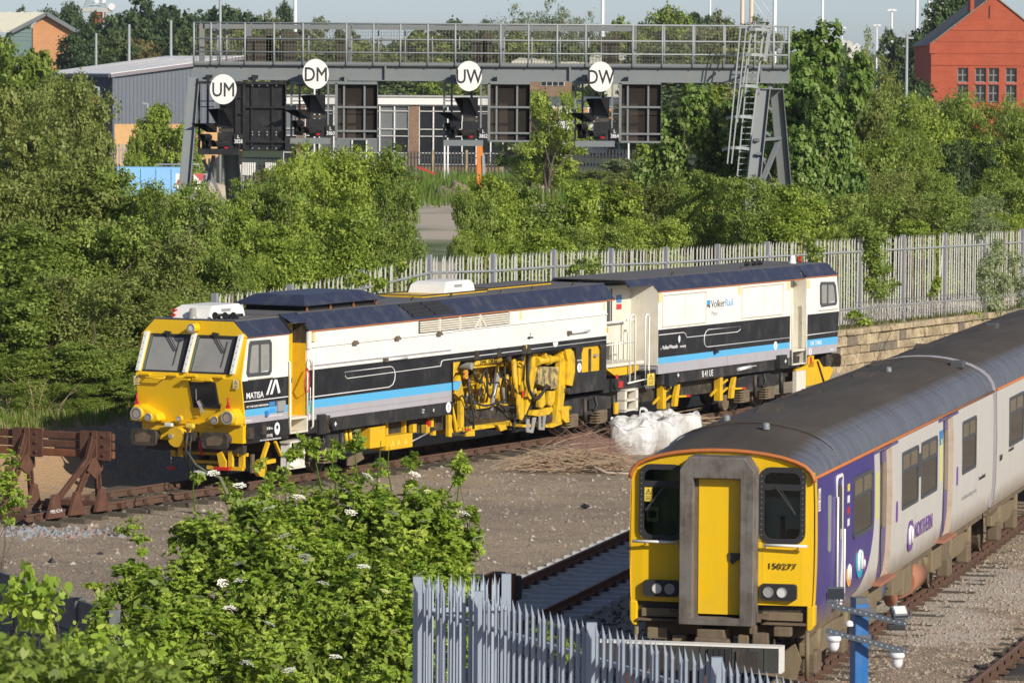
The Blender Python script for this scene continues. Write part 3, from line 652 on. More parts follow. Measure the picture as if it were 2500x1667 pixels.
under = [('battery_box', 4.9, 6.9, .42, 1.02, 'tanunder'), ('equipment_box', 8.6, 9.6, .62, 1.05, 'tanunder'), ('equipment_box', 9.7, 10.6, .5, .95, 'tanunder'), ('tank', 13.0, 14.2, .55, .95, 'tanunder'), ('equipment_box', 14.4, 15.0, .6, 1.0, 'brownunder')]
for n_, a, c, z0, z1, mt in under: MB().box(.35, 1.24, a, c, z0, z1).build(n_, M[mt], T1, bevel=.03)
MB().tube([(.9, 7.1, .78), (.9, 8.3, .78)], .27, 14).build('air_tank', paint('blue_grey_tank', (.13, .16, .25), .5, (.2, .16, .11), .6), T1)
MB().tube([(.95, 10.9, .62), (.95, 12.35, .62)], .3, 18).build('silencer', M['silencer'], T1)
MB().tube([(1.0, 8.6, 1.0), (1.1, 9.0, .7), (1.05, 9.5, .45), (1.0, 10.2, .5), (.95, 10.95, .6)], .11, 10).build('exhaust_pipe', M['silencer'], T1)
MB().tube([(.9, 12.6, .76), (.9, 14.1, .76)], .26, 14).build('air_tank', M['tanunder'], T1)
for k in range(9):
    y = 7.5 + k * 1.1; MB().cbox((1.1, y, .82 + .1 * (k % 3)), (.2, .3 + .1 * (k % 2), .3)).build('pipe_clamp', M['brownunder'] if k % 2 else M['tanunder'], T1, bevel=.03)
# working-bay parts: lateral position, size and outline (metres along the machine, height)
TUBES = [('crane_boom', 1.25, 0.07, [(22.08, 2.17), (23.55, 2.18)]) , ('crane_rail', 1.25, 0.022, [(22.11, 2.07), (23.33, 2.06)]) , ('lift_cylinder', 1.1, 0.075, [(24.57, 2.15), (24.74, 0.99)]) , ('lift_ram', 1.1, 0.045, [(24.74, 0.99), (24.84, 0.84)]) , ('cross_tube', 1.15, 0.09, [(25.67, 2.02), (27.27, 2.02)]) , ('hydraulic_cylinder', 1.1, 0.05, [(26.05, 2.18), (27.46, 2.23)]) , ('pivot_tube', 1.2, 0.07, [(26.81, 0.76), (27.53, 0.76)]) , ('column_tube', 0.8, 0.07, [(24.19, 1.97), (24.29, 1.11)]) , ('stay_tube', 0.9, 0.05, [(24.23, 1.67), (24.01, 1.18)]) , ('brace_tube', 0.7, 0.06, [(25.11, 1.83), (24.84, 1.42)]) , ('tine_guide', 1.0, 0.05, [(26.35, 1.23), (26.31, 0.83)]) ,]
HOSES = [(1.2, 0.028, [(22.22, 1.98), (22.4, 1.79), (22.58, 1.66), (22.76, 1.89), (22.89, 2.0), (22.96, 1.71), (22.99, 1.38), (23.14, 1.27), (23.28, 1.38), (23.36, 1.77), (23.43, 2.0)]) , (1.15, 0.025, [(22.45, 1.82), (22.67, 1.68), (22.89, 1.88), (23.03, 1.96), (23.1, 1.66), (23.23, 1.57), (23.34, 1.69), (23.45, 1.93)]) , (1.3, 0.03, [(21.77, 1.87), (21.82, 1.53), (21.93, 1.19), (22.09, 0.89), (22.06, 0.58)]) , (1.3, 0.04, [(25.08, 2.21), (25.01, 1.94), (24.96, 1.65), (25.07, 1.34), (25.3, 1.14), (25.58, 1.11), (25.86, 1.27), (26.04, 1.41), (26.21, 1.34)]) , (1.2, 0.025, [(22.23, 1.25), (22.5, 1.15), (22.9, 1.08), (23.35, 1.11), (23.71, 1.12), (24.0, 1.18)]) , (1.2, 0.02, [(22.19, 1.22), (22.72, 1.1), (23.26, 1.09), (23.66, 1.12)]) , (1.25, 0.022, [(23.42, 1.9), (23.6, 1.76), (23.97, 1.66), (24.15, 1.48), (24.18, 1.2)]) , (1.1, 0.02, [(23.63, 1.12), (23.99, 0.98), (24.36, 0.78), (24.59, 0.68)]) , (1.3, 0.022, [(21.36, 1.41), (21.47, 1.43), (21.6, 1.32), (21.74, 1.14), (21.74, 0.96)]) , (1.25, 0.025, [(22.14, 0.97), (22.28, 0.86), (22.45, 0.82), (22.54, 0.88)]) , (1.2, 0.02, [(24.62, 1.07), (24.48, 0.95), (24.07, 0.97), (23.71, 1.06)]) , (1.15, 0.02, [(23.99, 2.07), (24.02, 1.73), (24.07, 1.39), (24.1, 1.14)]) , (1.2, 0.018, [(24.49, 0.69), (24.4, 0.49), (24.54, 0.33), (24.72, 0.4)]) , (1.2, 0.02, [(24.7, 2.04), (24.97, 1.94), (24.95, 1.6)]) ,]
PLATES = [('gusset_plate', 1.36, 0.04, 'Y', [(20.79, 2.28), (21.26, 2.28), (20.79, 1.8)]) , ('bay_post', 1.2, 0.12, 'Y', [(21.26, 1.77), (21.54, 1.92), (21.75, 1.45), (21.76, 0.62), (21.6, 0.63), (21.57, 1.34), (21.27, 1.48)]) , ('support_leg', 1.2, 0.1, 'Y', [(20.96, 1.21), (21.13, 1.2), (21.14, 0.44), (20.97, 0.46)]) , ('support_brace', 1.1, 0.06, 'Y', [(21.32, 1.14), (21.41, 1.13), (21.68, 0.52), (21.55, 0.53)]) , ('support_leg', 1.0, 0.1, 'Y', [(20.52, 1.19), (20.67, 1.18), (20.68, 0.5), (20.52, 0.51)]) , ('support_brace', 0.9, 0.06, 'Y', [(20.92, 1.16), (21.0, 1.15), (21.51, 0.48), (21.42, 0.48)]) , ('foot_box', 1.25, 0.25, 'Y', [(21.8, 0.54), (22.24, 0.53), (22.24, 0.39), (21.8, 0.41)]) , ('foot_beam', 1.2, 0.1, 'D', [(21.1, 0.54), (21.89, 0.52), (21.89, 0.43), (21.1, 0.46)]) , ('rear_panel', 0.45, 0.05, 'Y', [(23.41, 1.57), (24.22, 1.61), (24.23, 1.13), (23.6, 1.12)]) , ('cross_beam', 0.95, 0.12, 'Y', [(22.61, 1.12), (23.55, 1.12), (25.01, 0.97), (25.01, 0.85), (23.73, 0.93), (22.66, 0.99)]) , ('tray', 1.0, 0.3, 'Y', [(22.44, 0.86), (23.91, 0.7), (24.73, 0.56), (24.74, 0.47), (23.11, 0.59), (22.44, 0.65)]) , ('lower_beam', 0.8, 0.2, 'Y', [(22.76, 1.54), (23.56, 1.56), (23.56, 1.5), (22.76, 1.48)]) , ('guide_plate', 1.15, 0.08, 'Y', [(24.97, 2.27), (25.16, 2.27), (25.17, 1.46), (25.1, 1.27), (24.96, 1.3)]) , ('guide_plate', 1.1, 0.06, 'Y', [(24.82, 2.26), (24.95, 2.25), (25.01, 1.46), (24.9, 1.47)]) , ('slotted_arm', 1.3, 0.06, 'Y', [(24.45, 1.29), (24.74, 1.21), (24.8, 0.72), (24.68, 0.62), (24.55, 0.67), (24.43, 1.04)]) , ('frame_column', 1.15, 0.12, 'Y', [(25.57, 2.27), (25.83, 2.27), (25.81, 1.89), (25.45, 1.01), (25.18, 0.73), (25.11, 0.74), (25.36, 1.32)]) , ('frame_column', 1.25, 0.16, 'Y', [(26.93, 2.09), (27.36, 2.09), (27.32, 1.73), (27.09, 0.83), (26.98, 0.41), (26.63, 0.39), (26.78, 0.89), (26.85, 1.49)]) , ('motor_block', 1.2, 0.3, 'G', [(25.76, 1.81), (26.18, 1.87), (26.99, 1.81), (26.9, 1.27), (26.47, 1.28), (25.77, 1.45)]) , ('tine_arm', 1.25, 0.1, 'Y', [(25.77, 1.28), (26.05, 1.28), (26.08, 0.92), (25.91, 0.86), (25.7, 0.9)]) , ('tine_arm', 1.25, 0.1, 'Y', [(26.28, 1.25), (26.61, 1.23), (26.59, 0.99), (26.43, 0.87), (26.22, 0.91)]) , ('tine_holder', 1.2, 0.16, 'Y', [(25.54, 0.82), (26.1, 0.83), (26.53, 0.86), (26.62, 0.77), (26.39, 0.66), (25.78, 0.65), (25.45, 0.7)]) , ('packing_plate', 1.25, 0.3, 'Y', [(24.83, 0.5), (25.27, 0.5), (25.27, 0.41), (24.83, 0.44)]) , ('packing_plate', 1.25, 0.3, 'Y', [(26.06, 0.41), (27.0, 0.45), (27.05, 0.38), (26.49, 0.32), (26.11, 0.35)]) , ('foot_bracket', 1.3, 0.12, 'Y', [(26.9, 0.74), (27.31, 0.73), (27.34, 0.41), (27.15, 0.4), (26.95, 0.52)]) , ('pipe_bracket', 1.3, 0.1, 'Y', [(26.9, 0.82), (27.31, 0.82), (27.33, 0.71), (26.9, 0.72)]) , ('bay_cover', 1.34, 0.1, 'Y', [(27.01, 2.3), (27.28, 2.29), (27.49, 2.17), (27.57, 1.98), (27.57, 1.63), (27.46, 1.3), (27.15, 1.35), (27.16, 1.95), (27.04, 2.15)]) , ('roller_bracket', 1.1, 0.1, 'Y', [(23.72, 0.57), (24.18, 0.54), (24.27, 0.43), (23.91, 0.39)]) , ('red_tag', 1.35, 0.02, 'R', [(24.6, 1.37), (24.71, 1.36), (24.69, 1.19), (24.59, 1.2)]) , ('red_tag', 1.35, 0.02, 'R', [(21.5, 0.61), (21.85, 0.61), (21.83, 0.57), (21.5, 0.57)]) , ('tine', 1.28, 0.05, 'S', [(25.01, 0.64), (25.15, 0.63), (25.14, 0.37), (25.28, 0.36), (25.35, 0.66), (25.53, 0.65), (25.35, 0.26), (25.0, 0.3), (24.98, 0.39)]) , ('tine', 1.28, 0.05, 'S', [(25.69, 0.66), (25.79, 0.68), (25.79, 0.38), (25.89, 0.37), (25.93, 0.67), (26.07, 0.67), (25.98, 0.29), (25.68, 0.32)]) , ('piston_sleeve', 1.15, 0.2, 'K', [(25.18, 0.69), (25.46, 0.67), (25.32, 0.49), (25.14, 0.5)]) , ('piston_sleeve', 1.15, 0.2, 'K', [(26.35, 0.64), (26.63, 0.75), (26.73, 0.46), (26.35, 0.44)]) ,]
# ------------------------------------------------------------------ track maintenance machine
YO = 27.5
TM = thing('tamping_machine', 'long yellow fronted white and black track maintenance machine on the siding', 'rail machine', MW(0, YO), -MA)
def kz(y): return 1 + .0016 * (min(y, 31.5) - 13)
def P(mb, name, mat, parent=None, shear=True, **kw):
    mb.map(lambda x, y, z: (x, y - YO, z * kz(y) if shear and z > .9 else z)); return mb.build(name, mat, parent or TM, **kw)
def T_(s, size, mat, loc, rot=SIDE, shear=True, **kw): return text(s, size, mat, TM, (loc[0], loc[1] - YO, loc[2] * (kz(loc[1]) if shear else 1)), rot, **kw)
W = 1.38
def wall(name, mat, poly, shear=True, w=W, far=None):
    """a solid slab across the machine whose side outline is poly (y, z)"""
    return P(MB().prism(poly, -w if far is None else far, w, 0), name, mat, shear=shear)
def band(name, mat, y0, y1, z0, z1, shear=True, **kw): return wall(name, mat, [(y0, z0), (y1, z0), (y1, z1), (y0, z1)], shear, **kw)
def ycab(z): return 10.98 - .24 * min(1, max(0, (3.45 - z) / 1.0)) if z > 2.45 else 10.72 + .18 * (2.45 - z) / 1.0
# front cab
wall('cab_white_panel', M['white'], [(ycab(3.38) + .04, 3.38), (12.88, 3.38), (12.88, 2.41), (ycab(2.45) + .03, 2.41)])
wall('cab_black_panel', M['black'], [(ycab(2.45) + .03, 2.41), (12.88, 2.41), (12.88, 1.76), (ycab(1.76) + .03, 1.76)])
wall('cab_blue_stripe', M['blue'], [(ycab(1.76) + .03, 1.76), (12.88, 1.76), (12.88, 1.60), (ycab(1.6) + .03, 1.60)])
wall('cab_lilac_stripe', M['lilac'], [(ycab(1.6) + .03, 1.60), (12.88, 1.60), (12.88, 1.44), (ycab(1.44) + .03, 1.44)])
wall('cab_skirt', M['black'], [(11.0, 1.44), (12.88, 1.44), (12.88, .98), (11.0, .98)])
rows = [(3.74, 1.05), (3.40, 1.39), (2.45, 1.395), (1.44, 1.395)]
f = MB()
for th in (0, .05): f.add([(s * w_, ycab(z) + th, z) for z, w_ in rows for s in (-1, 1)], [] )
f.add([], [])
fs = []
for i in range(3):
    a = 2 * i; fs += [(a, a + 2, a + 3, a + 1), (8 + a, 8 + a + 1, 8 + a + 3, 8 + a + 2), (a, 8 + a, 8 + a + 2, a + 2), (a + 1, a + 3, 8 + a + 3, 8 + a + 1)]
fs += [(0, 1, 9, 8), (6, 14, 15, 7)]
f.f = fs; f.m = [0] * len(fs)
P(f, 'cab_front', M['yellow_clean'])
lip = MB().box(-1.30, 1.37, 10.86, 11.0, 1.00, 1.44); lip.prism([(-1.37, 1.44), (1.37, 1.44), (1.37, 1.40), (-1.37, 1.40)], 10.80, 10.95, 1); P(lip, 'front_apron', M['yellow_clean'])
rp = MB().add([(s * w_, y, z) for y in (ycab(3.7), 12.95) for w_, z, in ((1.40, 3.375), (1.07, 3.76)) for s in (1, -1)], [(0, 4, 6, 2), (1, 3, 7, 5), (0, 1, 5, 4), (0, 2, 3, 1), (4, 5, 7, 6)])
P(rp, 'cab_roof_edge', M['navy']); P(MB().box(-1.08, 1.08, 11.0, 12.95, 3.745, 3.775), 'cab_roof', M['roofgrey'])
P(MB().box(-W - .01, W + .012, ycab(3.38), 12.9, 3.365, 3.39), 'cab_gutter', M['orange_line'])
def onface(l, z, d=0.0): return (l, ycab(z) - d, z)
def facequad(mb, l0, l1, z0, z1, d0, d1, l0b=None, l1b=None):
    """slab lying on the sloping cab front between heights z0 and z1"""
    l0b = l0 if l0b is None else l0b; l1b = l1 if l1b is None else l1b
    vs = [onface(l0b, z0, d) for d in (d0,)] + [onface(l1b, z0, d0), onface(l1, z1, d0), onface(l0, z1, d0), onface(l0b, z0, d1), onface(l1b, z0, d1), onface(l1, z1, d1), onface(l0, z1, d1)]
    return mb.add(vs, [(0, 1, 2, 3), (7, 6, 5, 4), (0, 4, 5, 1), (1, 5, 6, 2), (2, 6, 7, 3), (3, 7, 4, 0)])
for k, (a, b_, a2, b2) in enumerate(((-1.12, -.07, -1.24, -.14), (.12, 1.20, .0, 1.09))):
    w = P(facequad(MB(), a, b_, 2.56, 3.42, -.01, .025, a2, b2), 'windscreen', M['rubber'])
    facequad(mb := MB(), a + .07, b_ - .16, 2.60, 3.34, .024, .03, a2 + .08, b2 - .17); P(mb, 'blind', M['blind'], w)
    facequad(mb := MB(), a + .012, a + .06, 2.60, 3.38, .024, .028, a2 + .012, a2 + .06); P(mb, 'pane_edge', flat('green_glass_edge', (.13, .19, .15), .2), w)
    c = b_ - .55
    P(MB().bar(onface(c - .08, 3.44, .07), onface(c + .22, 3.05, .06), .018).bar(onface(c - .03, 3.46, .07), onface(c + .27, 3.06, .06), .014).bar(onface(c + .3, 3.3, .05), onface(c + .2, 2.72, .045), .016), 'wiper', M['hose'], kind='stuff')
    P(MB().bar(onface(c - .12, 3.46, .05), onface(c + .03, 3.44, .05), .06), 'wiper_motor', M['hose'])
    P(MB().tube([onface(a2 + .15, 2.47, .0), onface(a2 + .17, 2.42, .1), onface(b2 - .45, 2.42, .1), onface(b2 - .43, 2.47, .0)], .02, 6), 'grab_rail', M['yellow_clean'])
    for c2 in (a2 + .02, b2 - .35): P(MB().cbox(onface(c2 + .1, 2.50, .05), (.24, .1, .035)), 'step_bracket', M['yellow_clean'])
for a, a2 in ((-1.26, -1.37), (.01, -.12), (1.24, 1.13)):
    s_ = P(facequad(MB(), a, a + .085, 2.58, 3.46, 0, .10, a2, a2 + .085), 'white_guide_strip', M['white'])
    h = MB()
    for j in range(6): q = j / 5.5; h.cbox(onface(a2 + (a - a2) * q + .042, 2.62 + .8 * q, .102), (.02, .006, .02))
    P(h, 'bolt_holes', M['rubber'], s_, kind='stuff')
lw = P(facequad(MB(), .03, .73, 1.77, 2.37, -.01, .03, .09, .79), 'lower_window', M['rubber'])
P(facequad(MB(), .08, .69, 1.81, 2.33, .029, .034, .13, .75), 'pane', M['glass'], lw)
P(MB().bar(onface(.24, 1.93, .06), onface(.38, 1.66, .08), .05).bar(onface(.2, 1.95, .05), onface(.22, 2.2, .05), .014), 'wiper', M['steel'])
for l, z in ((.0, 2.42), (.6, 2.42)): P(MB().cbox(onface(l, z, .06), (.18, .12, .03)), 'step_bracket', M['yellow_clean'])
# lamps
def lamp(l, z, r, y, mat, hous, depth=.12):
    h_ = P(MB().disc((l, y + depth / 2, z), r * 1.22, depth, 1, 20, r * 1.35), 'headlight', hous)
    P(ring(MB(), [(l + r * 1.2 * math.cos(2 * PI * k / 20), z + r * 1.2 * math.sin(2 * PI * k / 20)) for k in range(20)], [(l + r * .95 * math.cos(2 * PI * k / 20), z + r * .95 * math.sin(2 * PI * k / 20)) for k in range(20)], y - .02, y + .01, 1), 'lamp_rim', M['steel'], h_)
    P(ring(MB(), [(l + r * .96 * math.cos(2 * PI * k / 20), z + r * .96 * math.sin(2 * PI * k / 20)) for k in range(20)], [(l + r * .8 * math.cos(2 * PI * k / 20), z + r * .8 * math.sin(2 * PI * k / 20)) for k in range(20)], y - .012, y + .008, 1), 'lamp_gasket', M['rubber'], h_)
    P(MB().disc((l, y - .002, z), r * .8, .012, 1, 20), 'lens', mat, h_)
for s in (-1, 1):
    cx = -1.25 if s < 0 else 1.16; c2 = -.94 if s < 0 else .82
    hp = [(cx + .2 * math.cos(2 * PI * k / 20), 1.60 + .2 * math.sin(2 * PI * k / 20)) for k in range(20)]
    pod = MB().prism([(cx - s * -.0 + s * .22, 1.42), (cx + s * .23, 1.62), (cx + s * .12, 1.80), (cx - s * .1, 1.80), (c2 - s * .22, 1.60), (c2 - s * .26, 1.45), (c2 - s * .1, 1.40)], 10.58, 10.92, 1)
    P(pod, 'headlight_pod', M['yellow_clean'], bevel=.05)
    lamp(cx, 1.60, .125, 10.52, M['chrome'], M['yellow_clean']); lamp(c2, 1.53, .075, 10.54, M['greytext'], M['yellow_clean'])
    rx = -1.33 if s < 0 else 1.09; P(MB().cbox((rx, 10.68, 1.82), (.09, .06, .09)).tube([(rx, 10.68, 1.84), (rx, 10.68, 2.04)], .026, 8), 'red_marker', M['red'])
lamp(.08, 3.58, .085, 10.72, M['lens'], M['yellow_clean'], .22)
lamp(-.22, 1.515, .05, 10.7, M['lens'], M['yellow_clean'], .08)
for l, mt in ((-.5, 'lens'), (.07, 'sticker_y'), (.62, 'yellow')): P(MB().cbox((l, 10.72, 1.36), (.2, .12, .09)), 'work_lamp', M[mt], bevel=.02)
for l in (.2, .58): P(MB().tube([(l - .12, 10.74, 1.5), (l - .02, 10.70, 1.57), (l + .1, 10.70, 1.58)], .012, 5), 'chain_hook', M['yellow'])
warn = warning
for l in (-1.44, 1.19): o = warning(TM, l, l + .15, ycab(2.35) - YO - .0, 2.24, 2.44, mat='sticker_c'); o.location.y = -.02
# buffers, coupling, under-front gear
for l in (-.95, .94):
    P(MB().prism(rr(l - .36, l + .34, .88, 1.27, .1), 10.34, 10.42, 1), 'buffer', M['grease'], bevel=.02)
    P(MB().prism([(l - .2, .96), (l + .15, .98), (l + .22, 1.12), (l, 1.2), (l - .22, 1.14)], 10.33, 10.345, 1), 'scuffed_face', M['brownunder'])
    P(MB().tube([(l, 10.4, 1.08), (l, 10.95, 1.08)], .15, 14), 'buffer_shank', M['grease'])
P(MB().disc((-.22, 10.72, 1.09), .22, .3, 1, 24, .26), 'yellow_drum', M['yellow'], bevel=.03); P(MB().disc((-.34, 10.55, 1.12), .05, .06, 1, 12), 'drum_boss', M['steel'])
P(MB().cbox((.12, 10.7, 1.12), (.22, .3, .18)).cbox((.3, 10.8, 1.05), (.3, .2, .12)), 'draw_hook', M['grease'], kind='stuff')
P(MB().tube([(.08, 10.6, 1.3), (.1, 10.5, 1.0), (.08, 10.5, .62)], .03, 8), 'coupling_chain', M['grease']); P(MB().tube([(.2, 10.6, 1.3), (.2, 10.5, .95), (.18, 10.5, .35)], .022, 8), 'air_hose', M['hose'])
P(MB().tube([(.48, 10.62, 1.2), (.42, 10.55, .95), (.46, 10.6, .7)], .028, 8), 'air_hose', M['red'])
P(MB().box(-1.3, 1.3, 11.0, 11.15, .75, 1.0), 'headstock', M['grease'])
for l0, l1, z0, z1, y, mt in ((-.6, -.48, .62, .76, 10.95, 'yellow'), (.3, 1.24, .36, .44, 11.05, 'yellow'), (1.12, 1.24, .40, .74, 11.1, 'yellow'), (.6, .7, .40, .74, 11.05, 'yellow'), (.9, 1.0, .44, .8, 11.0, 'yellow'), (-.25, 1.2, .66, .74, 11.3, 'yellow'), (-.3, .5, .45, .52, 11.4, 'yellow'), (1.3, 1.36, .3, .72, 11.3, 'brownunder'), (-.42, -.3, .62, .85, 10.98, 'yellow')):
    P(MB().box(l0, l1, y, y + .1, z0, z1), 'sensor_frame', M[mt])
P(MB().prism([(.62, .74), (.74, .78), (.86, .56), (.86, .42), (.7, .42)], 10.96, 11.02, 1), 'sensor_plate', M['yellow'])
P(MB().cbox((.78, 10.95, .40), (.38, .1, .07)), 'red_guard', M['red']); P(MB().cbox((-.55, 10.9, .36), (.16, .1, .07)), 'red_guard', M['red']); P(MB().tube([(-.55, 10.9, .7), (-.55, 10.9, .4)], .012, 5), 'guard_rod', M['steel'])
P(MB().disc((1.42, 11.55, .40), .2, .1, 0, 20), 'measuring_wheel', M['yellow']); P(MB().bar((1.38, 11.65, .5), (1.38, 11.95, .95), .08), 'wheel_arm', M['yellow']); P(MB().bar((1.4, 11.5, .5), (1.4, 12.2, .52), .09), 'wheel_arm', M['yellow'])
P(MB().bar((1.42, 12.2, .95), (1.42, 12.45, .62), .06), 'wheel_link', M['yellow'])
# cab side details
sw = ring(MB(), [(11.15, 3.31), (12.0, 3.30), (12.08, 3.22), (12.08, 2.57), (12.0, 2.49), (11.04, 2.50), (10.98, 2.58), (11.09, 3.24)], [(11.24, 3.22), (11.96, 3.21), (12.0, 3.16), (12.0, 2.63), (11.95, 2.57), (11.12, 2.58), (11.08, 2.62), (11.18, 3.18)], W - .02, W + .025, 0)
sw.box(W - .02, W + .018, 11.52, 11.6, 2.55, 3.24)
sw = P(sw, 'side_window', M['glass_frame']); P(MB().prism([(11.22, 3.24), (11.98, 3.23), (12.02, 2.6), (11.06, 2.56)], W - .02, W + .006, 0), 'pane', M['blind'], sw)
P(MB().box(W, W + .04, 11.05, 12.15, 2.43, 2.46), 'window_sill', M['cream'])
P(MB().box(W + .004, W + .008, ycab(1.9) + .06, 12.88, 1.935, 1.955), 'white_line', M['whiteline'])
T_('MATISA', .20, M['whiteline'], (W + .002, 10.98, 2.0), sx=1.12, bold=.01, name='lettering')
for a, b_, c in ((11.88, 2.04, .0), (12.06, 2.04, 0), (12.42, 2.04, 1)):
    q = [(a, 2.04), (a + .1, 2.04), (12.16 + (.06 if a < 12 else .12) + .1, 2.36), (12.16 + (.06 if a < 12 else .12), 2.36)] if not c else [(12.28, 2.34), (12.36, 2.36), (12.5, 2.06), (12.4, 2.04)]
    if a < 11.9: q = [(11.86, 2.04), (11.95, 2.04), (12.15, 2.37), (12.07, 2.37)]
    elif not c: q = [(12.04, 2.04), (12.14, 2.04), (12.33, 2.37), (12.24, 2.37)]
    P(MB().prism(q, W, W + .006, 0), 'emblem_bar', M['whiteline'], bevel=.004)
T_('NOT TO BE LOOSE / HUMP SHUNTED', .058, M['whiteline'], (W + .002, 11.0, 1.80), sx=.98, bold=.01)
P(MB().box(W, W + .05, 12.32, 12.66, 1.63, 1.87), 'vent_grille', M['steel'])
for y0, z0 in ((12.0, 1.77), (12.02, 1.62)): P(MB().box(W, W + .006, y0, y0 + .26, z0, z0 + .1), 'notice', M['sticker_b' if z0 > 1.7 else 'bluetext'])
P(MB().cbox((W + .03, 11.85, 1.62), (.06, .1, .12)), 'cab_hook', M['sticker_b'])
T_('END 1', .085, M['whiteline'], (W + .002, 10.98, 1.47), sx=1.1); T_('A VOLKERWESSELS company', .05, M['whiteline'], (W + .002, 11.9, 1.53), sx=1.1)
P(MB().prism([(12.36 + .12 * math.cos(2 * PI * k / 20), 1.24 + .145 * math.sin(2 * PI * k / 20)) for k in range(20)], W, W + .005, 0), 'white_roundel', M['whiteline'])
P(MB().prism([(12.36 + .05 * math.cos(2 * PI * k / 8), 1.27 + .05 * math.sin(2 * PI * k / 8)) for k in range(8)], W + .005, W + .008, 0), 'roundel_symbol', M['blackline'])
T_('8 80 m', .09, M['whiteline'], (W + .002, 11.9, 1.24), bold=.01); T_('[<2.30]', .085, M['whiteline'], (W + .002, 11.9, 1.08), bold=.01); T_('NOT TO BE OPERATED OVER ARRESTORS', .045, M['whiteline'], (W + .002, 11.6, 1.0), sx=1.1, bold=.01)
P(MB().box(W, W + .08, 10.98, 11.2, 1.1, 1.36), 'locker', M['grease']); P(MB().box(W, W + .07, 11.6, 11.78, 1.15, 1.34), 'locker', M['grease'])
# doorway between cab and body, steps and hand rails
P(MB().box(-W, 1.0, 12.86, 13.72, .98, 3.72), 'doorway_wall', M['yellow'])
P(MB().box(1.0, 1.03, 13.1, 13.62, 1.45, 3.1), 'cab_door', M['yellow']); P(MB().box(-1.2, 1.345, 13.69, 13.715, 1.45, 3.12), 'body_door', M['yellow']); P(MB().box(-1.2, 1.345, 13.69, 13.715, 3.12, 3.6), 'door_lintel', M['grease']); P(MB().box(.7, .71, 13.67, 13.69, 1.5, 3.0), 'door_seam', M['grease']); P(MB().box(1.0, 1.05, 13.55, 13.6, 2.2, 2.32), 'door_handle', M['grease'])
P(MB().box(.9, W + .02, 12.9, 13.72, 1.40, 1.45), 'door_step', M['cream']); P(MB().box(.9, W + .04, 12.94, 13.7, 1.08, 1.12), 'lower_step', M['cream'])
for y in (12.9, 13.66): P(MB().box(1.0, W + .03, y, y + .05, 1.08, 1.42), 'step_side', M['cream'])
P(MB().tube([(W + .05, 12.86, 1.08), (W + .07, 12.84, 1.4), (W + .06, 12.84, 2.72), (W, 12.84, 2.76)], .022, 6), 'hand_rail', M['white'])
P(MB().tube([(W, 13.86, 1.12), (W + .08, 13.86, 1.2), (W + .08, 13.86, 2.70), (W + .03, 13.75, 2.78), (W + .02, 13.7, 2.66), (W + .02, 13.7, 1.42)], .024, 6), 'hand_rail', M['white'])
P(MB().tube([(W + .05, 13.62, 2.55), (W + .05, 13.5, 2.2), (W + .05, 13.55, 2.0), (W + .05, 13.7, 2.02), (W + .05, 13.76, 2.3), (W + .05, 13.66, 2.55)], .014, 6), 'safety_chain', M['red'])
P(MB().add([(1.39, 12.95, 3.64), (1.39, 13.72, 3.64), (1.05, 12.95, 3.82), (1.05, 13.72, 3.82), (1.39, 12.95, 3.60), (1.39, 13.72, 3.60)], [(0, 1, 3, 2), (4, 5, 1, 0)]), 'door_hood', M['navy'])
# main body
BY0, BY1, TB = 13.72, 29.3, 20.78
band('white_side_panel', M['white'], BY0, BY1, 2.49, 3.39)
band('black_side_panel', M['black'], BY0, TB, 1.79, 2.49)
wall('black_side_panel', M['black'], [(TB, 2.49), (BY1, 2.49), (BY1, 2.28), (TB + .55, 2.28), (TB, 2.28)])
wall('blue_stripe', M['blue'], [(BY0, 1.60), (TB + .35, 1.60), (TB + .5, 1.79), (BY0, 1.79)]); band('grey_stripe', M['lilac'], BY0, TB, 1.33, 1.60)
band('body_frame', M['blackframe'], BY0, TB, 1.02, 1.33)
P(MB().box(W + .002, W + .006, BY0, TB, 1.455, 1.465), 'panel_seam', M['greytext'])
wall('rear_side_panel', M['blackframe'], [(27.55, 2.28), (27.98, 2.28), (27.86, 2.12), (27.86, 1.62), (29.02, 1.62), (29.02, 2.15), (28.9, 2.28), (BY1, 2.28), (BY1, 1.12), (27.2, 1.12), (27.4, 1.3), (27.58, 1.7)], w=W)
wall('opening_back', M['yellow'], [(27.8, 1.6), (29.1, 1.6), (29.1, 2.3), (27.8, 2.3)], w=1.31); P(MB().box(1.3, 1.335, 28.38, 28.5, 1.62, 2.2), 'opening_post', M['grease']); P(MB().cbox((1.34, 28.72, 2.02), (.1, .14, .06)), 'latch', M['steel'])
P(MB().box(W - .02, W + .03, TB - .02, TB, 1.0, 2.28), 'bay_edge', M['black'])
# body top edges: navy chamfer, grey roof, trims
def roofrun(y0, y1, z0, z1, l0=1.4, l1=1.06, shear=True, name='roof_edge'):
    mb = MB()
    for s in (1, -1):
        mb.add([(s * l0, y0, z0), (s * l0, y1, z0), (s * l1, y1, z1), (s * l1, y0, z1), (s * (l0 - .04), y0, z0 - .03), (s * (l0 - .04), y1, z0 - .03), (s * (l1 - .04), y1, z1 - .03), (s * (l1 - .04), y0, z1 - .03)],
               [(0, 1, 2, 3), (0, 4, 5, 1), (0, 3, 7, 4), (1, 5, 6, 2), (4, 7, 6, 5)])
    P(mb, name, M['navy'], shear=shear, kind='stuff')
    P(MB().box(-l1 - .005, l1 + .005, y0, y1, z1 - .025, z1 + .004), 'roof', M['roofgrey'], shear=shear)
    if name == 'roof_edge': P(MB().box(l0 - .03, l0 + .012, y0, y1, z0 - .02, z0 + .006), 'gutter', M['orange_line'], shear=shear)
roofrun(BY0, 29.75, 3.395, 3.80); roofrun(12.98, BY0, 3.62, 3.80, 1.22, 1.06, name='doorway_roof')
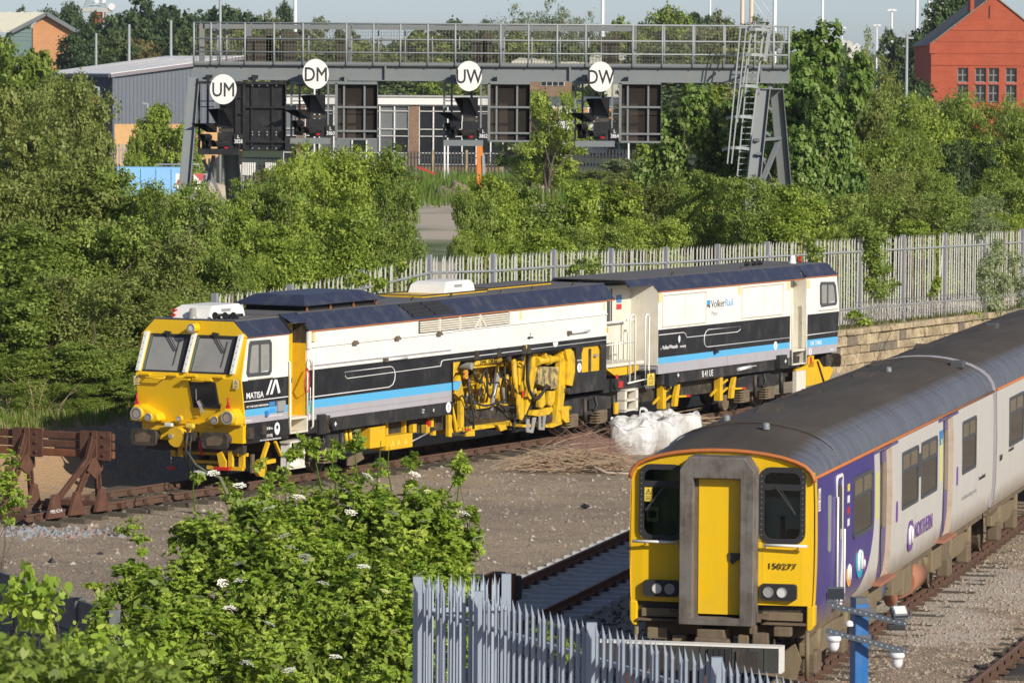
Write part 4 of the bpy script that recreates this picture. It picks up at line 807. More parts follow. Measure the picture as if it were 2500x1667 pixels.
for y in (12.96, BY0 - .02): P(MB().bar((1.07, y, 3.82), (1.42, y, 3.40 if y > 13 else 3.40), .04, .05), 'roof_rib', M['rubber'])
vz = lambda q: 3.40 + .40 * q; vl = lambda q: 1.405 - .34 * q
for j in range(4):
    for a, c in ((18.95, 20.0), (20.05, 21.05)):
        q = .16 + .2 * j; P(MB().add([(vl(q) + .004, a - q * .5, vz(q) + .004), (vl(q) + .004, c - q * .5, vz(q) + .004), (vl(q + .13) + .03, c - q * .5 - .06, vz(q + .13) + .03), (vl(q + .13) + .03, a - q * .5 - .06, vz(q + .13) + .03), (vl(q + .16), c - q * .5 - .06, vz(q + .16)), (vl(q + .16), a - q * .5 - .06, vz(q + .16))], [(0, 1, 2, 3), (3, 2, 4, 5)]), 'roof_louvre', M['rubber'])
# louvres under the eaves
P(MB().box(W + .001, W + .006, 19.05, 23.75, 3.06, 3.36), 'louvre_recess', M['grease'])
for j in range(5): P(MB().prism([(W, 3.10 + j * .055), (W + .035, 3.085 + j * .055), (W + .035, 3.10 + j * .055), (W, 3.125 + j * .055)], 19.1, 23.7, 1), 'louvre_slat', M['cream'])
for y in (20.05, 21.1, 22.15, 23.72): P(MB().box(W, W + .045, y, y + .06, 3.06, 3.37), 'louvre_post', M['cream'])
P(MB().prism([(21.85, 3.06), (22.18, 3.36), (22.5, 3.06), (22.42, 3.06), (22.18, 3.28), (21.93, 3.06)], W + .03, W + .05, 0), 'louvre_brace', M['cream'])
# hatch line, handles, hinges, lights
P(MB().box(W, W + .012, BY0, 20.75, 2.995, 3.005), 'panel_seam', M['greytext']); P(MB().box(W, W + .03, 20.8, BY1, 3.03, 3.06), 'panel_lip', M['white']); P(MB().box(W, W + .03, BY0 + .1, 20.7, 2.575, 2.60), 'panel_lip', M['lilac'])
P(MB().box(W, W + .05, BY0 - .03, BY0 + .1, 2.99, 3.39), 'body_corner', M['white'])
for y in (15.9, 17.95, 20.05): P(MB().cbox((W + .04, y, 3.0), (.08, .22, .06)).cbox((W + .05, y, 3.04), (.05, .12, .05)), 'hinge', M['brownunder'], kind='stuff')
for y0, y1, z in ((17.3, 18.35, 2.53), (27.0, 28.15, 2.68)):
    h_ = P(MB().tube([(W + .07, y0 + .12, z), (W + .07, y1, z)], .035, 8), 'strip_light', M['plastic_white']); P(MB().cbox((W + .05, y0 + .05, z), (.1, .12, .09)), 'light_cap', M['brownunder'], h_)
for y in (13.95, 29.15, 23.9 + .5): P(MB().box(W, W + .05 if y == 13.95 else W + .005, y - .06, y + .06, 3.15, 3.36), 'cream_notice', M['sticker_c'])
T_('2', .2, M['blackline'], (W + .002, 24.9, 2.64)); P(MB().prism([(24.75, 2.66), (24.9, 2.71), (24.9, 2.68), (25.1, 2.68), (25.1, 2.64), (24.9, 2.64), (24.9, 2.61)], W, W + .004, 0), 'arrow', M['blackline'])
P(MB().prism([(26.35 + .14 * math.cos(PI + PI * k / 10), 2.48 + .13 * math.sin(PI + PI * k / 10)) for k in range(11)], W + .001, W + .006, 0), 'white_half_disc', M['whiteline'])
# white pinstripe figure
def stripe(pts, r=.012, name='white_line', shear=True): return P(MB().tube([(W + .004, y, z) for y, z in pts], r, 4), name, M['whiteline'], shear=shear)
stripe([(13.82, 1.86), (17.6, 1.87), (17.78, 1.92), (17.87, 2.02), (17.9, 2.14), (17.86, 2.26), (17.77, 2.33), (17.65, 2.355), (15.47, 2.345), (15.49, 2.25), (15.58, 2.195), (20.18, 2.22), (20.22, 2.33), (20.32, 2.355), (29.28, 2.385)])
P(MB().tube([(W + .05, 13.78, 1.7), (W + .05, 13.78, 2.1)], .012, 5), 'white_arrow', M['whiteline'])
def roundel(y, z, r=.14, shear=True):
    o = P(MB().prism([(y + r * 1.0 * math.cos(2 * PI * k / 20), z + r * math.sin(2 * PI * k / 20)) for k in range(20)], W, W + .005, 0), 'white_roundel', M['whiteline'], shear=shear)
    P(MB().prism([(y - .03, z - .07), (y + .0, z + .02), (y - .04, z + .03), (y + .05, z + .08), (y + .01, z - .02), (y + .05, z - .03)], W + .005, W + .008, 0), 'roundel_symbol', M['greytext'], o, shear=shear)
roundel(20.6, 1.20, .13); roundel(27.72, 1.76, .12)
T_('KEEP CLEAR', .05, M['whiteline'], (W + .002, 27.6, 1.93), bold=.01)
T_('G-20\nF-20', .06, M['whiteline'], (W + .002, 18.9 + .35, 1.20)); T_('*', .2, M['whiteline'], (W + .002, 19.8, 1.08)); T_('max stroke = 40mm', .05, M['whiteline'], (W + .002, 13.3, 1.06))
P(MB().box(W, W + .08, 14.15, 14.45, .98, 1.44), 'jack_box', M['blackframe']); P(MB().disc((W + .1, 14.68, 1.2), .14, .2, 0, 18), 'jack_socket', M['rubber']); P(MB().cbox((W + .21, 14.68, 1.2), (.01, .1, .025)).cbox((W + .21, 14.68, 1.2), (.012, .03, .1)), 'plus_mark', M['whiteline'], kind='stuff')
P(MB().box(W, W + .1, 14.45, 14.62, 1.0, 1.4), 'jack_box', M['grease'])
P(MB().box(W, W + .005, 13.8, 13.95, 1.5, 1.75), 'green_notice', flat('green_notice', (.2, .5, .42), .5)); P(MB().box(W, W + .005, 13.8, 13.93, 1.36, 1.48), 'notice', M['white'])
warning(TM, 24.55 - YO, 24.75 - YO, W + .01, 2.33, 2.52, side=True)
for y in (22.0, 23.2, 24.55, 24.8): P(MB().prism([(y - .12, 2.28), (y + .12, 2.28), (y + .03, 2.5), (y - .03, 2.5)], W + .004, W + .06, 0), 'bay_bracket', M['grease'])
# roof equipment
def hood(y0, y1, yt0, yt1, l0, l1, z0, z1, name, mat):
    mb = MB().add([(-l0, y0, z0), (l0, y0, z0), (l0, y1, z0), (-l0, y1, z0), (-l1, yt0, z1), (l1, yt0, z1), (l1, yt1, z1), (-l1, yt1, z1)], [(0, 1, 5, 4), (1, 2, 6, 5), (2, 3, 7, 6), (3, 0, 4, 7), (4, 5, 6, 7), (0, 3, 2, 1)])
    mb.box(-l0, l0, y0, y1, z0 - .03, z0 - .001); return P(mb, name, mat)
hood(14.3, 18.2, 14.8, 17.5, .95, .66, 3.96, 4.165, 'exhaust_canopy', M['navy'])
P(MB().box(-.8, .8, 14.6, 17.9, 3.80, 3.93), 'exhaust_vents', M['darkgap'])
for y in (14.6, 15.7, 16.8, 17.9): P(MB().lathe([(.05, 0), (.03, .06), (.03, .14)], (.85, y, 3.80 * kz(y) / kz(y)), 8), 'canopy_mount', M['rust_bright'])
def ac(y0, y1, l0, l1, z0, name):
    mb = MB(); z1 = z0 + .29
    mb.add([(l0, y0, z0), (l1, y0, z0), (l1, y1, z0), (l0, y1, z0), (l0 + .02, y0 + .12, z1 - .08), (l1 - .02, y0 + .12, z1 - .08), (l1 - .02, y1 - .06, z1 - .08), (l0 + .02, y1 - .06, z1 - .08), (l0 + .1, y0 + .3, z1), (l1 - .1, y0 + .3, z1), (l1 - .1, y1 - .14, z1), (l0 + .1, y1 - .14, z1)],
           [(0, 1, 5, 4), (1, 2, 6, 5), (2, 3, 7, 6), (3, 0, 4, 7), (4, 5, 9, 8), (5, 6, 10, 9), (6, 7, 11, 10), (7, 4, 8, 11), (8, 9, 10, 11), (0, 3, 2, 1)])
    o = P(mb, name, M['white'], bevel=.02); P(MB().box(l1 - .018, l1 - .004, y0 + .55, y0 + .95, z0 + .14, z0 + .21), 'vent', M['greytext'], o); return o
ac(11.15, 12.75, -.72, .30, 3.77, 'roof_cooler'); ac(22.35, 24.0, -.75, .30, 3.83, 'roof_cooler')
P(MB().lathe([(.11, 0), (.11, .05), (.085, .07), (.075, .22), (.05, .24)], (-.12, 11.12, 3.77), 12), 'beacon', M['blind'])
for l, y in ((.5, 11.25), (.72, 11.32), (.86, 11.45)): P(MB().disc((l, y - .14, 3.86), .085, .06, 1, 14, .05).tube([(l, y - .12, 3.86), (l, y + .22, 3.86)], .035, 8).cbox((l, y, 3.80), (.05, .05, .1)), 'horn', M['rubber'])
for z in (3.84, 3.95): P(MB().disc((-.62, 11.12, z), .045, .05, 1, 12, .02).tube([(-.62, 11.14, z), (-.62, 11.3, z)], .02, 6), 'red_horn', M['red'])
for y0, y1, l0, l1 in ((21.0, 24.4, -.9, .42), (24.9, 28.6, -.95, .1)):
    P(MB().box(l0, l1, y0, y1, 3.80, 3.845), 'roof_hatch', M['yellow']); P(ring(MB(), [(l0 - .03, y0), (l1 + .03, y0), (l1 + .03, y1), (l0 - .03, y1)], [(l0 + .02, y0 + .05), (l1 - .02, y0 + .05), (l1 - .02, y1 - .05), (l0 + .02, y1 - .05)], 0, .02, 0).map(lambda x, y, z: (y, z, 3.845 + x)), 'hatch_frame', M['rubber'])
P(MB().box(-.87, .02, 25.1, 28.4, 3.846, 3.87), 'hatch_lid', M['roofgrey']); P(MB().box(-.8, .32, 23.95, 24.3, 3.846, 3.86), 'hatch_lid', M['roofgrey'])
for y, l in ((19.9, .75), (21.6, .9), (24.2, .95), (26.0, .9), (28.2, .95)): P(MB().lathe([(.05, 0), (.03, .08), (.0, .1)], (l, y, 3.80), 8), 'lifting_eye', M['grease'])
# working bay ---------------------------------------------------------
P(MB().box(-W, .25, TB, 27.4, .75, 2.28), 'bay_back_wall', M['yellow_dirty']); P(MB().box(-W, 1.3, TB, 27.5, 2.24, 2.29), 'bay_ceiling', M['grease'])
MT = {'Y': M['yellow_dirty'], 'D': M['grease'], 'G': paint('caked_cream_block', (.55, .42, .16), .7, (.10, .085, .06), .95, scale=2.5, lo=.4, hi=.6), 'R': M['red'], 'S': M['steel'], 'K': M['grease']}
for n_, l, r_, pts in TUBES: P(MB().tube([(l, y, z) for y, z in pts], r_, 12), n_, M['yellow_dirty'] if 'ram' not in n_ and 'hydraulic' not in n_ else M['grease'])
for y in (26.1, 27.05): P(MB().disc((1.12, y, 2.14), .13, .12, 1, 14), 'tube_collar', M['yellow_dirty'])
for y in (25.75, 26.4, 27.0): P(MB().disc((1.15, y, 2.02), .125, .14, 1, 16), 'tube_collar', M['yellow_dirty'])
for l, r_, pts in HOSES: P(MB().tube([(l, y, z) for y, z in pts], r_ * 1.05, 7), 'hydraulic_hose', M['hose'])
for n_, l, th, mt, pts in PLATES: P(MB().prism(pts, l - th, l, 0), n_, MT[mt], bevel=.012)
r_ = random.Random(4)
for k in range(84):
    y = r_.uniform(21.3, 27.0); z = r_.uniform(.65, 2.1); l = r_.uniform(.3, .95)
    P(MB().cbox((l, y, z), (.12, r_.uniform(.08, .4), r_.uniform(.06, .3))), 'bay_fitting', MT['Y'] if r_.random() < .72 else M['grease'], bevel=.01)
for k in range(16):
    y = r_.uniform(21.3, 26.8); l = r_.uniform(.35, 1.0); a = Vector((l, y, r_.uniform(1.3, 2.2))); c = Vector((l, y + r_.uniform(-.6, .6), r_.uniform(.6, 1.1)))
    P(MB().tube([a, c], r_.choice((.03, .05, .06)), 8), 'bay_rod', MT['Y'] if k % 3 else M['steel'])
for k in range(12):
    y = r_.uniform(21.4, 25.2); l = r_.uniform(1.0, 1.25); z = r_.uniform(.9, 1.9)
    P(MB().tube([(l, y + .1 * math.sin(j * 1.3 + k), z - .12 * j + .05 * math.sin(j * 2 + k)) for j in range(6)], .014, 5), 'cable', M['hose'])
P(MB().box(-1.2, 1.0, 21.2, 24.6, .5, .62), 'lower_frame', MT['Y']); P(MB().box(-1.2, .9, 24.8, 27.0, .35, .55), 'lower_frame', M['grease'])
P(MB().disc((1.25, 21.77, 2.13), .09, .3, 0, 16), 'winch', M['steel'])
for z in (1.98, 1.88): P(ring(MB(), [(21.66 + .075 * math.cos(2 * PI * k / 14), z + .06 * math.sin(2 * PI * k / 14)) for k in range(14)], [(21.66 + .04 * math.cos(2 * PI * k / 14), z + .03 * math.sin(2 * PI * k / 14)) for k in range(14)], 1.26, 1.32, 0), 'pulley', M['ambertext'])
for y, z in ((23.9, 2.19), (24.62, 2.17), (27.2, 1.2)): P(MB().disc((1.25, y, z), .08, .2, 0, 14), 'valve_cap', M['grease'])
T_('SWL 120 kg', .13, M['blackline'], (1.33, 22.35, 2.145), sx=1.4)
P(MB().prism([(TB, 2.28), (21.3, 2.28), (20.8, 1.8)], 1.30, 1.33, 0), 'gusset_back', M['yellow'])
# box under the body, small gear between the bogies
yb = P(MB().box(.7, 1.3, 16.85, 17.6, .46, .95), 'tool_box', M['yellow'], bevel=.01); yb = P(MB().box(.75, 1.32, 17.6, 18.9, .36, .70), 'tool_box', M['yellow'], bevel=.01)
for y in (17.9, 18.2, 18.55): P(MB().add([(1.325, y - .1, .46), (1.325, y + .1, .46), (1.325, y, .62)], [(0, 1, 2)]), 'triangle_sign', M['sticker_y'])
for y in (18.0, 18.9): P(MB().box(1.0, 1.1, y, y + .08, .68, 1.05), 'hanger', M['yellow'])
for y, z, d in ((19.3, .78, .18), (19.95, .72, .2), (20.2, .85, .12)): P(MB().cbox((1.1, y, z), (.12, d, .2)), 'valve', M['yellow_dirty'])
P(MB().cbox((1.15, 20.0, .85), (.08, .12, .12)), 'red_valve', M['red']); P(MB().tube([(1.1, 19.2, .45), (1.15, 20.0, .62)], .02, 6), 'rod', M['steel'])
for y in (16.0, 16.2): P(MB().tube([(1.1, y, .95), (1.12, y + .05, .55)], .05, 8), 'yellow_jack', M['yellow'])
P(MB().prism([(15.75, .14), (15.75, .32), (16.4, .42), (16.55, .25), (16.0, .12)], 1.28, 1.31, 0), 'brown_flap', M['brownunder'])
def machine_bogie(yc, half=1.45, shear=True):
    for d in (-.85, .85):
        for s in (-1, 1):
            w = P(MB().disc((s * .75, yc + d, .42), .42, .13, 0, 28), 'wheel', M['grease']); P(ring(MB(), [(yc + d + .43 * math.cos(2 * PI * k / 28), .43 + .43 * math.sin(2 * PI * k / 28)) for k in range(28)], [(yc + d + .37 * math.cos(2 * PI * k / 28), .43 + .37 * math.sin(2 * PI * k / 28)) for k in range(28)], s * .75 - .075, s * .75 + .075, 0), 'tyre', M['brownunder'], w)
    for s in (-1, 1):
        P(MB().prism([(yc - half, .62), (yc - .5, .5), (yc + .5, .5), (yc + half, .62), (yc + half, .90), (yc + .6, .97), (yc - .6, .97), (yc - half, .90)], s * 1.1 - .06, s * 1.1 + .06, 0), 'bogie_frame', M['blackframe'], bevel=.02)
        for d in (-.85, .85):
            b_ = P(MB().cbox((s * 1.16, yc + d, .42), (.2, .42, .36)), 'axle_box', M['brownunder'], bevel=.04)
            for k in range(5): P(MB().cbox((s * 1.16, yc + d - .32, .28 + .07 * k), (.2, .26, .035)), 'spring_leaf', M['tanunder'], b_)
        P(MB().tube([(s * 1.2, yc - .15, .35), (s * 1.2, yc - .2, .95)], .06, 8), 'damper', M['grease'])
        P(MB().cbox((s * 1.2, yc + .12, .78), (.1, .3, .24)), 'control_box', M['black'])
        P(MB().tube([(s * 1.2, yc + .4, .95), (s * 1.22, yc + .5, .75), (s * 1.2, yc + .35, .6), (s * 1.2, yc + .2, .75)], .03, 6), 'brake_hose', M['hose'])
        P(MB().tube([(s * 1.2, yc + half - .05, .35), (s * 1.2, yc + half - .1, .92)], .07, 8), 'damper', M['blackframe'])
machine_bogie(14.3); machine_bogie(28.6, 1.6); machine_bogie(39.3, 1.7)
P(MB().box(-1, 1, 13.0, 44, .62, 1.0), 'centre_beam', M['grease'])
for z0, z1, l0, l1 in ((.25, .9, 1.2, 1.5),):
    for y in (12.75, 13.35): P(MB().box(1.25, 1.5, y, y + .06, .28, .92), 'step_side', M['white'])
    for z in (.28, .6, .88): P(MB().box(1.25, 1.52, 12.7, 13.42, z, z + .04), 'step_tread', M['cream'])
    P(MB().box(1.3, 1.32, 12.8, 13.36, .3, .6), 'step_back', M['white'])
# open platform at the articulation
P(MB().box(-1.2, 1.3, BY1, 32.4, 1.02, 1.35), 'platform_frame', M['blackframe']); P(MB().box(-1.2, 1.36, BY1, 31.6, 1.66, 1.74), 'platform_deck', M['cream']); P(MB().prism([(29.4, 1.64), (31.4, 1.64), (31.4, 1.5), (30.9, 1.42), (30.0, 1.42)], 1.0, 1.3, 0), 'platform_bracket', M['yellow'])
P(MB().cbox((1.3, 29.8, 1.2), (.2, .35, .3)), 'jack_box', M['rubber']); P(MB().disc((1.42, 29.75, 1.22), .12, .1, 0, 16), 'jack_socket', M['rubber']); P(MB().box(1.4, 1.405, 29.95, 30.25, 1.12, 1.28), 'red_stencil', M['red']); P(MB().box(1.31, 1.315, 30.0, 30.15, 1.22, 1.45), 'red_notice', M['red'])
P(MB().box(-W, .7, BY1 - .02, BY1 + .02, 1.3, 3.75), 'body_end', M['cream'])
for y, z0 in ((30.72, 1.23), (30.98, 1.23)): pass
P(MB().tube([(W, 30.7, 1.2), (W, 30.7, 2.84), (W, 30.78, 2.95), (W, 30.95, 2.95), (W, 31.02, 2.84), (W, 31.02, 1.25)], .026, 6), 'ladder_rail', M['white'])
P(MB().tube([(W, 31.62, 1.25), (W, 31.62, 2.84), (W, 31.68, 2.92), (W, 31.8, 2.92), (W, 31.86, 2.84), (W, 31.86, 1.25), (W, 30.6, 1.2)], .026, 6), 'ladder_rail', M['white'])
P(MB().tube([(1.2, 29.4, 1.72), (1.2, 29.4, 2.8), (1.2, 31.3, 2.8), (1.2, 31.4, 2.7), (1.2, 31.4, 1.7)], .024, 6), 'platform_rail', M['white']); P(MB().tube([(1.2, 29.4, 2.22), (1.2, 31.4, 2.22)], .02, 6), 'platform_rail', M['white'])
for y in (30.0, 30.3): P(MB().tube([(1.2, y, 1.72), (1.2, y, 2.2)], .018, 6), 'rail_post', M['white'])
P(MB().box(1.0, 1.04, 29.6, 31.0, 2.25, 2.75), 'platform_panel', M['cream']); P(MB().cbox((1.25, 29.45, 2.62), (.1, .22, .14)), 'yellow_box', M['yellow']); P(MB().cbox((1.2, 29.45, 2.75), (.1, .1, .12)).cbox((1.2, 29.45, 2.5), (.08, .08, .1)), 'red_extinguisher', M['red'], kind='stuff')
for y in (30.33, 31.0): P(MB().box(1.2, 1.42, y, y + .14, .48, 1.04), 'step_side', M['cream'])
for z in (.5, .76, 1.0): P(MB().box(1.2, 1.42, 30.33, 31.14, z, z + .05), 'step_tread', M['cream'])
P(MB().box(1.25, 1.3, 30.0, 30.2, .45, .75), 'yellow_plate', M['yellow'])
P(MB().tube([(1.3, 31.2, 1.0), (1.34, 31.5, .8), (1.33, 31.55, .3)], .02, 6), 'cable', M['hose'])
P(MB().cbox((1.2, 31.9, 1.3), (.4, .7, .34)), 'coupling_box', M['black']); warning(TM, 31.72 - YO, 32.15 - YO, 1.405, 1.1, 1.42, side=True)
for k in range(5): P(MB().tube([(1.38, 31.6 + .12 * k, 1.1), (1.4, 31.66 + .12 * k, .98), (1.38, 31.72 + .12 * k, 1.1)], .012, 5), 'cable_loop', M['steel'])
# rear unit --------------------------------------------------------
RY0, RY1, CY0, CY1 = 32.44, 41.1, 42.25, 44.4
def rb(name, mat, z0, z1, y0=RY0, y1=RY1, **kw): return band(name, mat, y0, y1, z0, z1, False, **kw)
rb('rear_white_panel', M['white'], 2.56, 3.58); rb('rear_black_panel', M['black'], 1.81, 2.56); rb('rear_blue_stripe', M['blue'], 1.64, 1.81); rb('rear_grey_stripe', M['lilac'], 1.37, 1.64); rb('rear_frame', M['blackframe'], 1.07, 1.37, RY0 + .3, 41.9, w=1.33)
P(MB().box(-W, .55, 31.3, RY0, 1.56, 3.76), 'rear_vestibule', M['cream'], shear=False); P(MB().box(-W, W - .01, RY0 - .02, RY0 + .01, 1.60, 3.58), 'rear_unit_end', M['cream'], shear=False); P(MB().prism([(-W + .01, 3.58), (W - .01, 3.58), (1.06, 3.93), (-1.06, 3.93)], RY0 - .02, RY0 + .02, 1), 'rear_gable', M['cream'], shear=False)
P(MB().box(.56, .57, 31.22, 31.26, 1.7, 3.7), 'vestibule_gap', M['darkgap'], shear=False)
for y, z, mt, h in ((31.55, 3.3, 'sticker_b', .2), (31.55, 3.12, 'red', .14), (30.6, 3.1, 'sticker_b', .18), (30.6, 2.86, 'red', .14)): P(MB().box(.555, .562, y, y + .3, z, z + h), 'notice', M[mt], shear=False) if y > 31.3 else P(MB().box(.7, .72, y - 1.25, y - .9, z, z + h), 'notice', M[mt])
roofrun(RY0 - .02, 42.1, 3.585, 3.95, shear=False); roofrun(31.0, RY0, 3.76, 3.95, 1.22, 1.06, shear=False, name='vestibule_roof')
roofrun(CY0, CY1 + .05, 3.61, 3.96, shear=False); roofrun(42.1, CY0, 3.80, 3.96, 1.2, 1.06, shear=False, name='rear_door_roof')
P(MB().box(-W, .95, RY1, CY0 + .02, 1.5, 3.85), 'rear_doorway_wall', M['cream'], shear=False); P(MB().box(.95, .98, 41.35, 42.1, 1.62, 3.6), 'rear_door', M['cream'], shear=False); P(MB().box(.98, .99, 41.6, 41.95, 3.02, 3.09), 'door_plate', M['rust_bright'], shear=False)
P(MB().box(-W, W - .005, CY0 - .005, CY0 + .015, 1.5, 3.60), 'rear_cab_wall', M['cream'], shear=False)
wall('rear_cab_white', M['white'], [(CY0, 2.54), (44.62, 2.54), (44.42, 3.6), (CY0, 3.6)], False); wall('rear_cab_black', M['black'], [(CY0, 1.81), (44.52, 1.81), (44.62, 2.54), (CY0, 2.54)], False)
wall('rear_cab_blue', M['blue'], [(CY0, 1.6), (44.50, 1.6), (44.52, 1.81), (CY0, 1.81)], False); wall('rear_cab_grey', M['lilac'], [(CY0, 1.37), (44.46, 1.37), (44.5, 1.6), (CY0, 1.6)], False)
sw = ring(MB(), [(43.25, 3.45), (44.2, 3.42), (44.32, 3.3), (44.42, 2.85), (44.36, 2.74), (43.3, 2.72), (43.2, 2.82), (43.18, 3.36)], [(43.34, 3.37), (44.13, 3.34), (44.2, 3.27), (44.3, 2.9), (44.26, 2.82), (43.36, 2.81), (43.3, 2.87), (43.28, 3.32)], W - .02, W + .025, 0)
sw.box(W - .02, W + .018, 43.7, 43.78, 2.8, 3.36); sw = P(sw, 'side_window', M['glass_frame'], shear=False); P(MB().prism([(43.3, 3.4), (44.16, 3.38), (44.34, 2.86), (43.28, 2.78)], W - .02, W + .006, 0), 'pane', M['blind'], sw, shear=False)
P(MB().box(W, W + .04, 43.1, 44.5, 2.62, 2.65), 'window_sill', M['cream'], shear=False)
for y0, y1, z0, z1 in ((32.62, 35.42, 2.62, 3.50), (37.74, 40.6, 2.63, 3.52)):
    pn = P(ring(MB(), [(y0, z0), (y1, z0), (y1, z1), (y0, z1)], [(y0 + .06, z0 + .03), (y1 - .06, z0 + .03), (y1 - .06, z1 - .03), (y0 + .06, z1 - .03)], W, W + .03, 0), 'panel_frame', M['cream'], shear=False)
    ym = (y0 + y1) / 2 + .05; P(MB().box(W + .0, W + .012, ym, ym + .03, z0 + .03, z1 - .03), 'panel_seam', M['cream'], pn, shear=False)
for y in (32.52, 37.6, 40.95, 42.36): P(MB().box(W, W + .006, y - .1, y + .1, 3.3, 3.54), 'cream_notice', M['sticker_c'], shear=False)
T_('Volker', .29, M['blackline'], (W + .002, 35.95 - .2, 3.02), sx=1.13, shear=False); T_('Rail', .29, M['bluetext'], (W + .002, 36.66, 3.02), sx=1.25, shear=False); T_('Plant', .17, M['greytext'], (W + .002, 35.78, 2.80), sx=1.2, shear=False)
P(MB().prism([(35.45, 3.11), (35.7, 3.11), (35.7, 3.2), (35.66, 3.23), (35.45, 3.23)], W, W + .005, 0), 'emblem', M['bluetext'], shear=False); P(MB().prism([(35.42, 3.02), (35.5, 3.02), (35.55, 3.1), (35.62, 3.02), (35.7, 3.02), (35.66, 3.105), (35.42, 3.105)], W, W + .006, 0), 'emblem', M['blackline'], shear=False)
T_('a', .1, M['whiteline'], (W + .002, 32.58, 2.02), shear=False); T_('VolkerWessels', .15, M['whiteline'], (W + .002, 32.68, 2.02), sx=1.05, bold=.006, shear=False); T_('company', .11, M['whiteline'], (W + .002, 33.78, 2.02), sx=.95, shear=False)
P(MB().prism([(33.68, 2.22), (33.74, 2.14), (33.8, 2.22), (33.8, 2.3), (33.74, 2.36), (33.68, 2.3)], W, W + .005, 0), 'emblem', M['whiteline'], shear=False)
stripe([(RY0 + .02, 2.42), (34.0, 2.42), (34.12, 2.38), (34.2, 2.275), (37.5, 2.27), (37.68, 2.32), (37.72, 2.41), (35.6, 2.425), (35.45, 2.38), (35.34, 2.28), (35.32, 2.12), (35.38, 2.0), (35.52, 1.95), (41.1, 1.94)], shear=False); stripe([(CY0, 1.95), (44.52, 1.96)], shear=False)
roundel(40.1, 1.76, .12, False); roundel(42.55, 1.46, .1, False)
T_('B 41 UE', .25, M['whiteline'], (1.335, 35.3, 1.13), sx=.88, bold=.0, shear=False); T_('DR 75402', .17, M['whiteline'], (W + .003, 42.55, 1.64), sx=1.15, bold=.0, shear=False); T_('max stroke = 40mm', .05, M['whiteline'], (1.335, 38.5, 1.24), shear=False)
T_('END 2', .08, M['whiteline'], (W + .003, 44.0, 1.42), shear=False)
P(MB().box(W, W + .006, 36.85, 36.87, 1.37, 1.64), 'panel_seam', M['greytext'], shear=False); P(MB().cbox((W + .05, 36.0, 1.83), (.1, .16, .14)), 'hook', M['rubber'], shear=False)
P(MB().cbox((1.36, 33.2, 1.18), (.2, .5, .34)), 'jack_box', M['rubber'], shear=False); P(MB().cbox((1.38, 40.4, 1.3), (.24, .5, .36)), 'jack_box', M['blackframe'], shear=False)
for y in (33.4, 40.5): P(MB().cbox((1.52, y, 1.3), (.01, .12, .025)).cbox((1.52, y, 1.3), (.012, .035, .1)), 'plus_mark', M['whiteline'], shear=False, kind='stuff')
P(MB().tube([(1.38, 37.6, 1.22), (1.38, 38.4, 1.25)], .05, 8), 'white_cylinder', M['plastic_white'], shear=False)
# rear steps, rails, measuring gear, plough
P(MB().box(.8, W + .02, 41.15, 42.2, 1.52, 1.57), 'door_step', M['cream'], shear=False); P(MB().box(.8, W + .04, 41.2, 42.2, 1.14, 1.18), 'lower_step', M['cream'], shear=False)
for y in (41.15, 42.15): P(MB().box(.9, W + .03, y, y + .06, 1.14, 1.56), 'step_side', M['cream'], shear=False); P(MB().tube([(W + .06, y - .02, 1.16), (W + .06, y - .02, 2.85), (W + .02, y - .02, 2.92)], .024, 6), 'hand_rail', M['white'], shear=False)
for y in (32.95, 36.6): P(MB().box(1.1, 1.28, y, y + .2, .40, 1.08), 'yellow_post', M['yellow'], shear=False)
for y0 in (32.95, 36.6):
    P(MB().bar((1.15, y0 - .35, .55), (1.15, y0 + .1, .75), .05), 'gauge_arm', M['yellow'], shear=False); P(MB().bar((1.2, y0 + .1, .55), (1.2, y0 + .65, .72), .05), 'gauge_arm', M['yellow'], shear=False); P(MB().bar((1.2, y0 + .1, .8), (1.2, y0 + .65, .95), .05), 'gauge_arm', M['yellow'], shear=False)
    P(MB().prism([(y0 + .8, .42), (y0 + 1.0, .42), (y0 + 1.15, 1.0), (y0 + 1.02, 1.0), (y0 + .85, .7)], 1.15, 1.25, 0), 'gauge_leg', M['yellow'], shear=False); P(MB().bar((1.25, y0 + .95, .68), (1.25, y0 + 1.5, .66), .05), 'gauge_rod', M['yellow'], shear=False); P(MB().bar((1.25, y0 + 1.5, .66), (1.25, y0 + 1.75, .65), .055), 'gauge_rod_tip', M['red'], shear=False)
    P(MB().disc((1.05, y0 + .75, .3), .22, .12, 0, 18), 'measuring_wheel', M['brownunder'], shear=False)
P(MB().prism([(41.7, .98), (42.5, 1.06), (43.0, 1.2), (43.35, 1.2), (43.7, .95), (44.2, .95), (44.45, .85), (44.3, .7), (44.1, .55), (43.6, .5), (42.2, .45)], 1.2, 1.3, 0), 'yellow_shield', M['yellow'], shear=False, bevel=.01)
P(MB().bar((1.33, 43.2, 1.15), (1.33, 43.7, .5), .04), 'shield_strap', M['grease'], shear=False); P(MB().box(1.3, 1.42, 41.5, 42.15, .3, .95), 'step_box', M['cream'], shear=False); P(MB().box(1.2, 1.3, 42.6, 43.0, 1.0, 1.42), 'yellow_bracket', M['yellow'], shear=False); P(MB().box(1.301, 1.305, 42.7, 42.85, 1.1, 1.3), 'red_notice', M['red'], shear=False)
P(MB().disc((.9, 44.62, 1.75), .18, .3, 1, 16), 'yellow_lamp_housing', M['yellow'], shear=False)
for s in (-1, 1): P(MB().prism(rr(s * .95 - .34, s * .95 + .34, .9, 1.28, .1), 44.95, 45.02, 1), 'buffer', M['grease'], shear=False); P(MB().tube([(s * .95, 44.4, 1.08), (s * .95, 44.95, 1.08)], .15, 12), 'buffer_shank', M['grease'], shear=False)
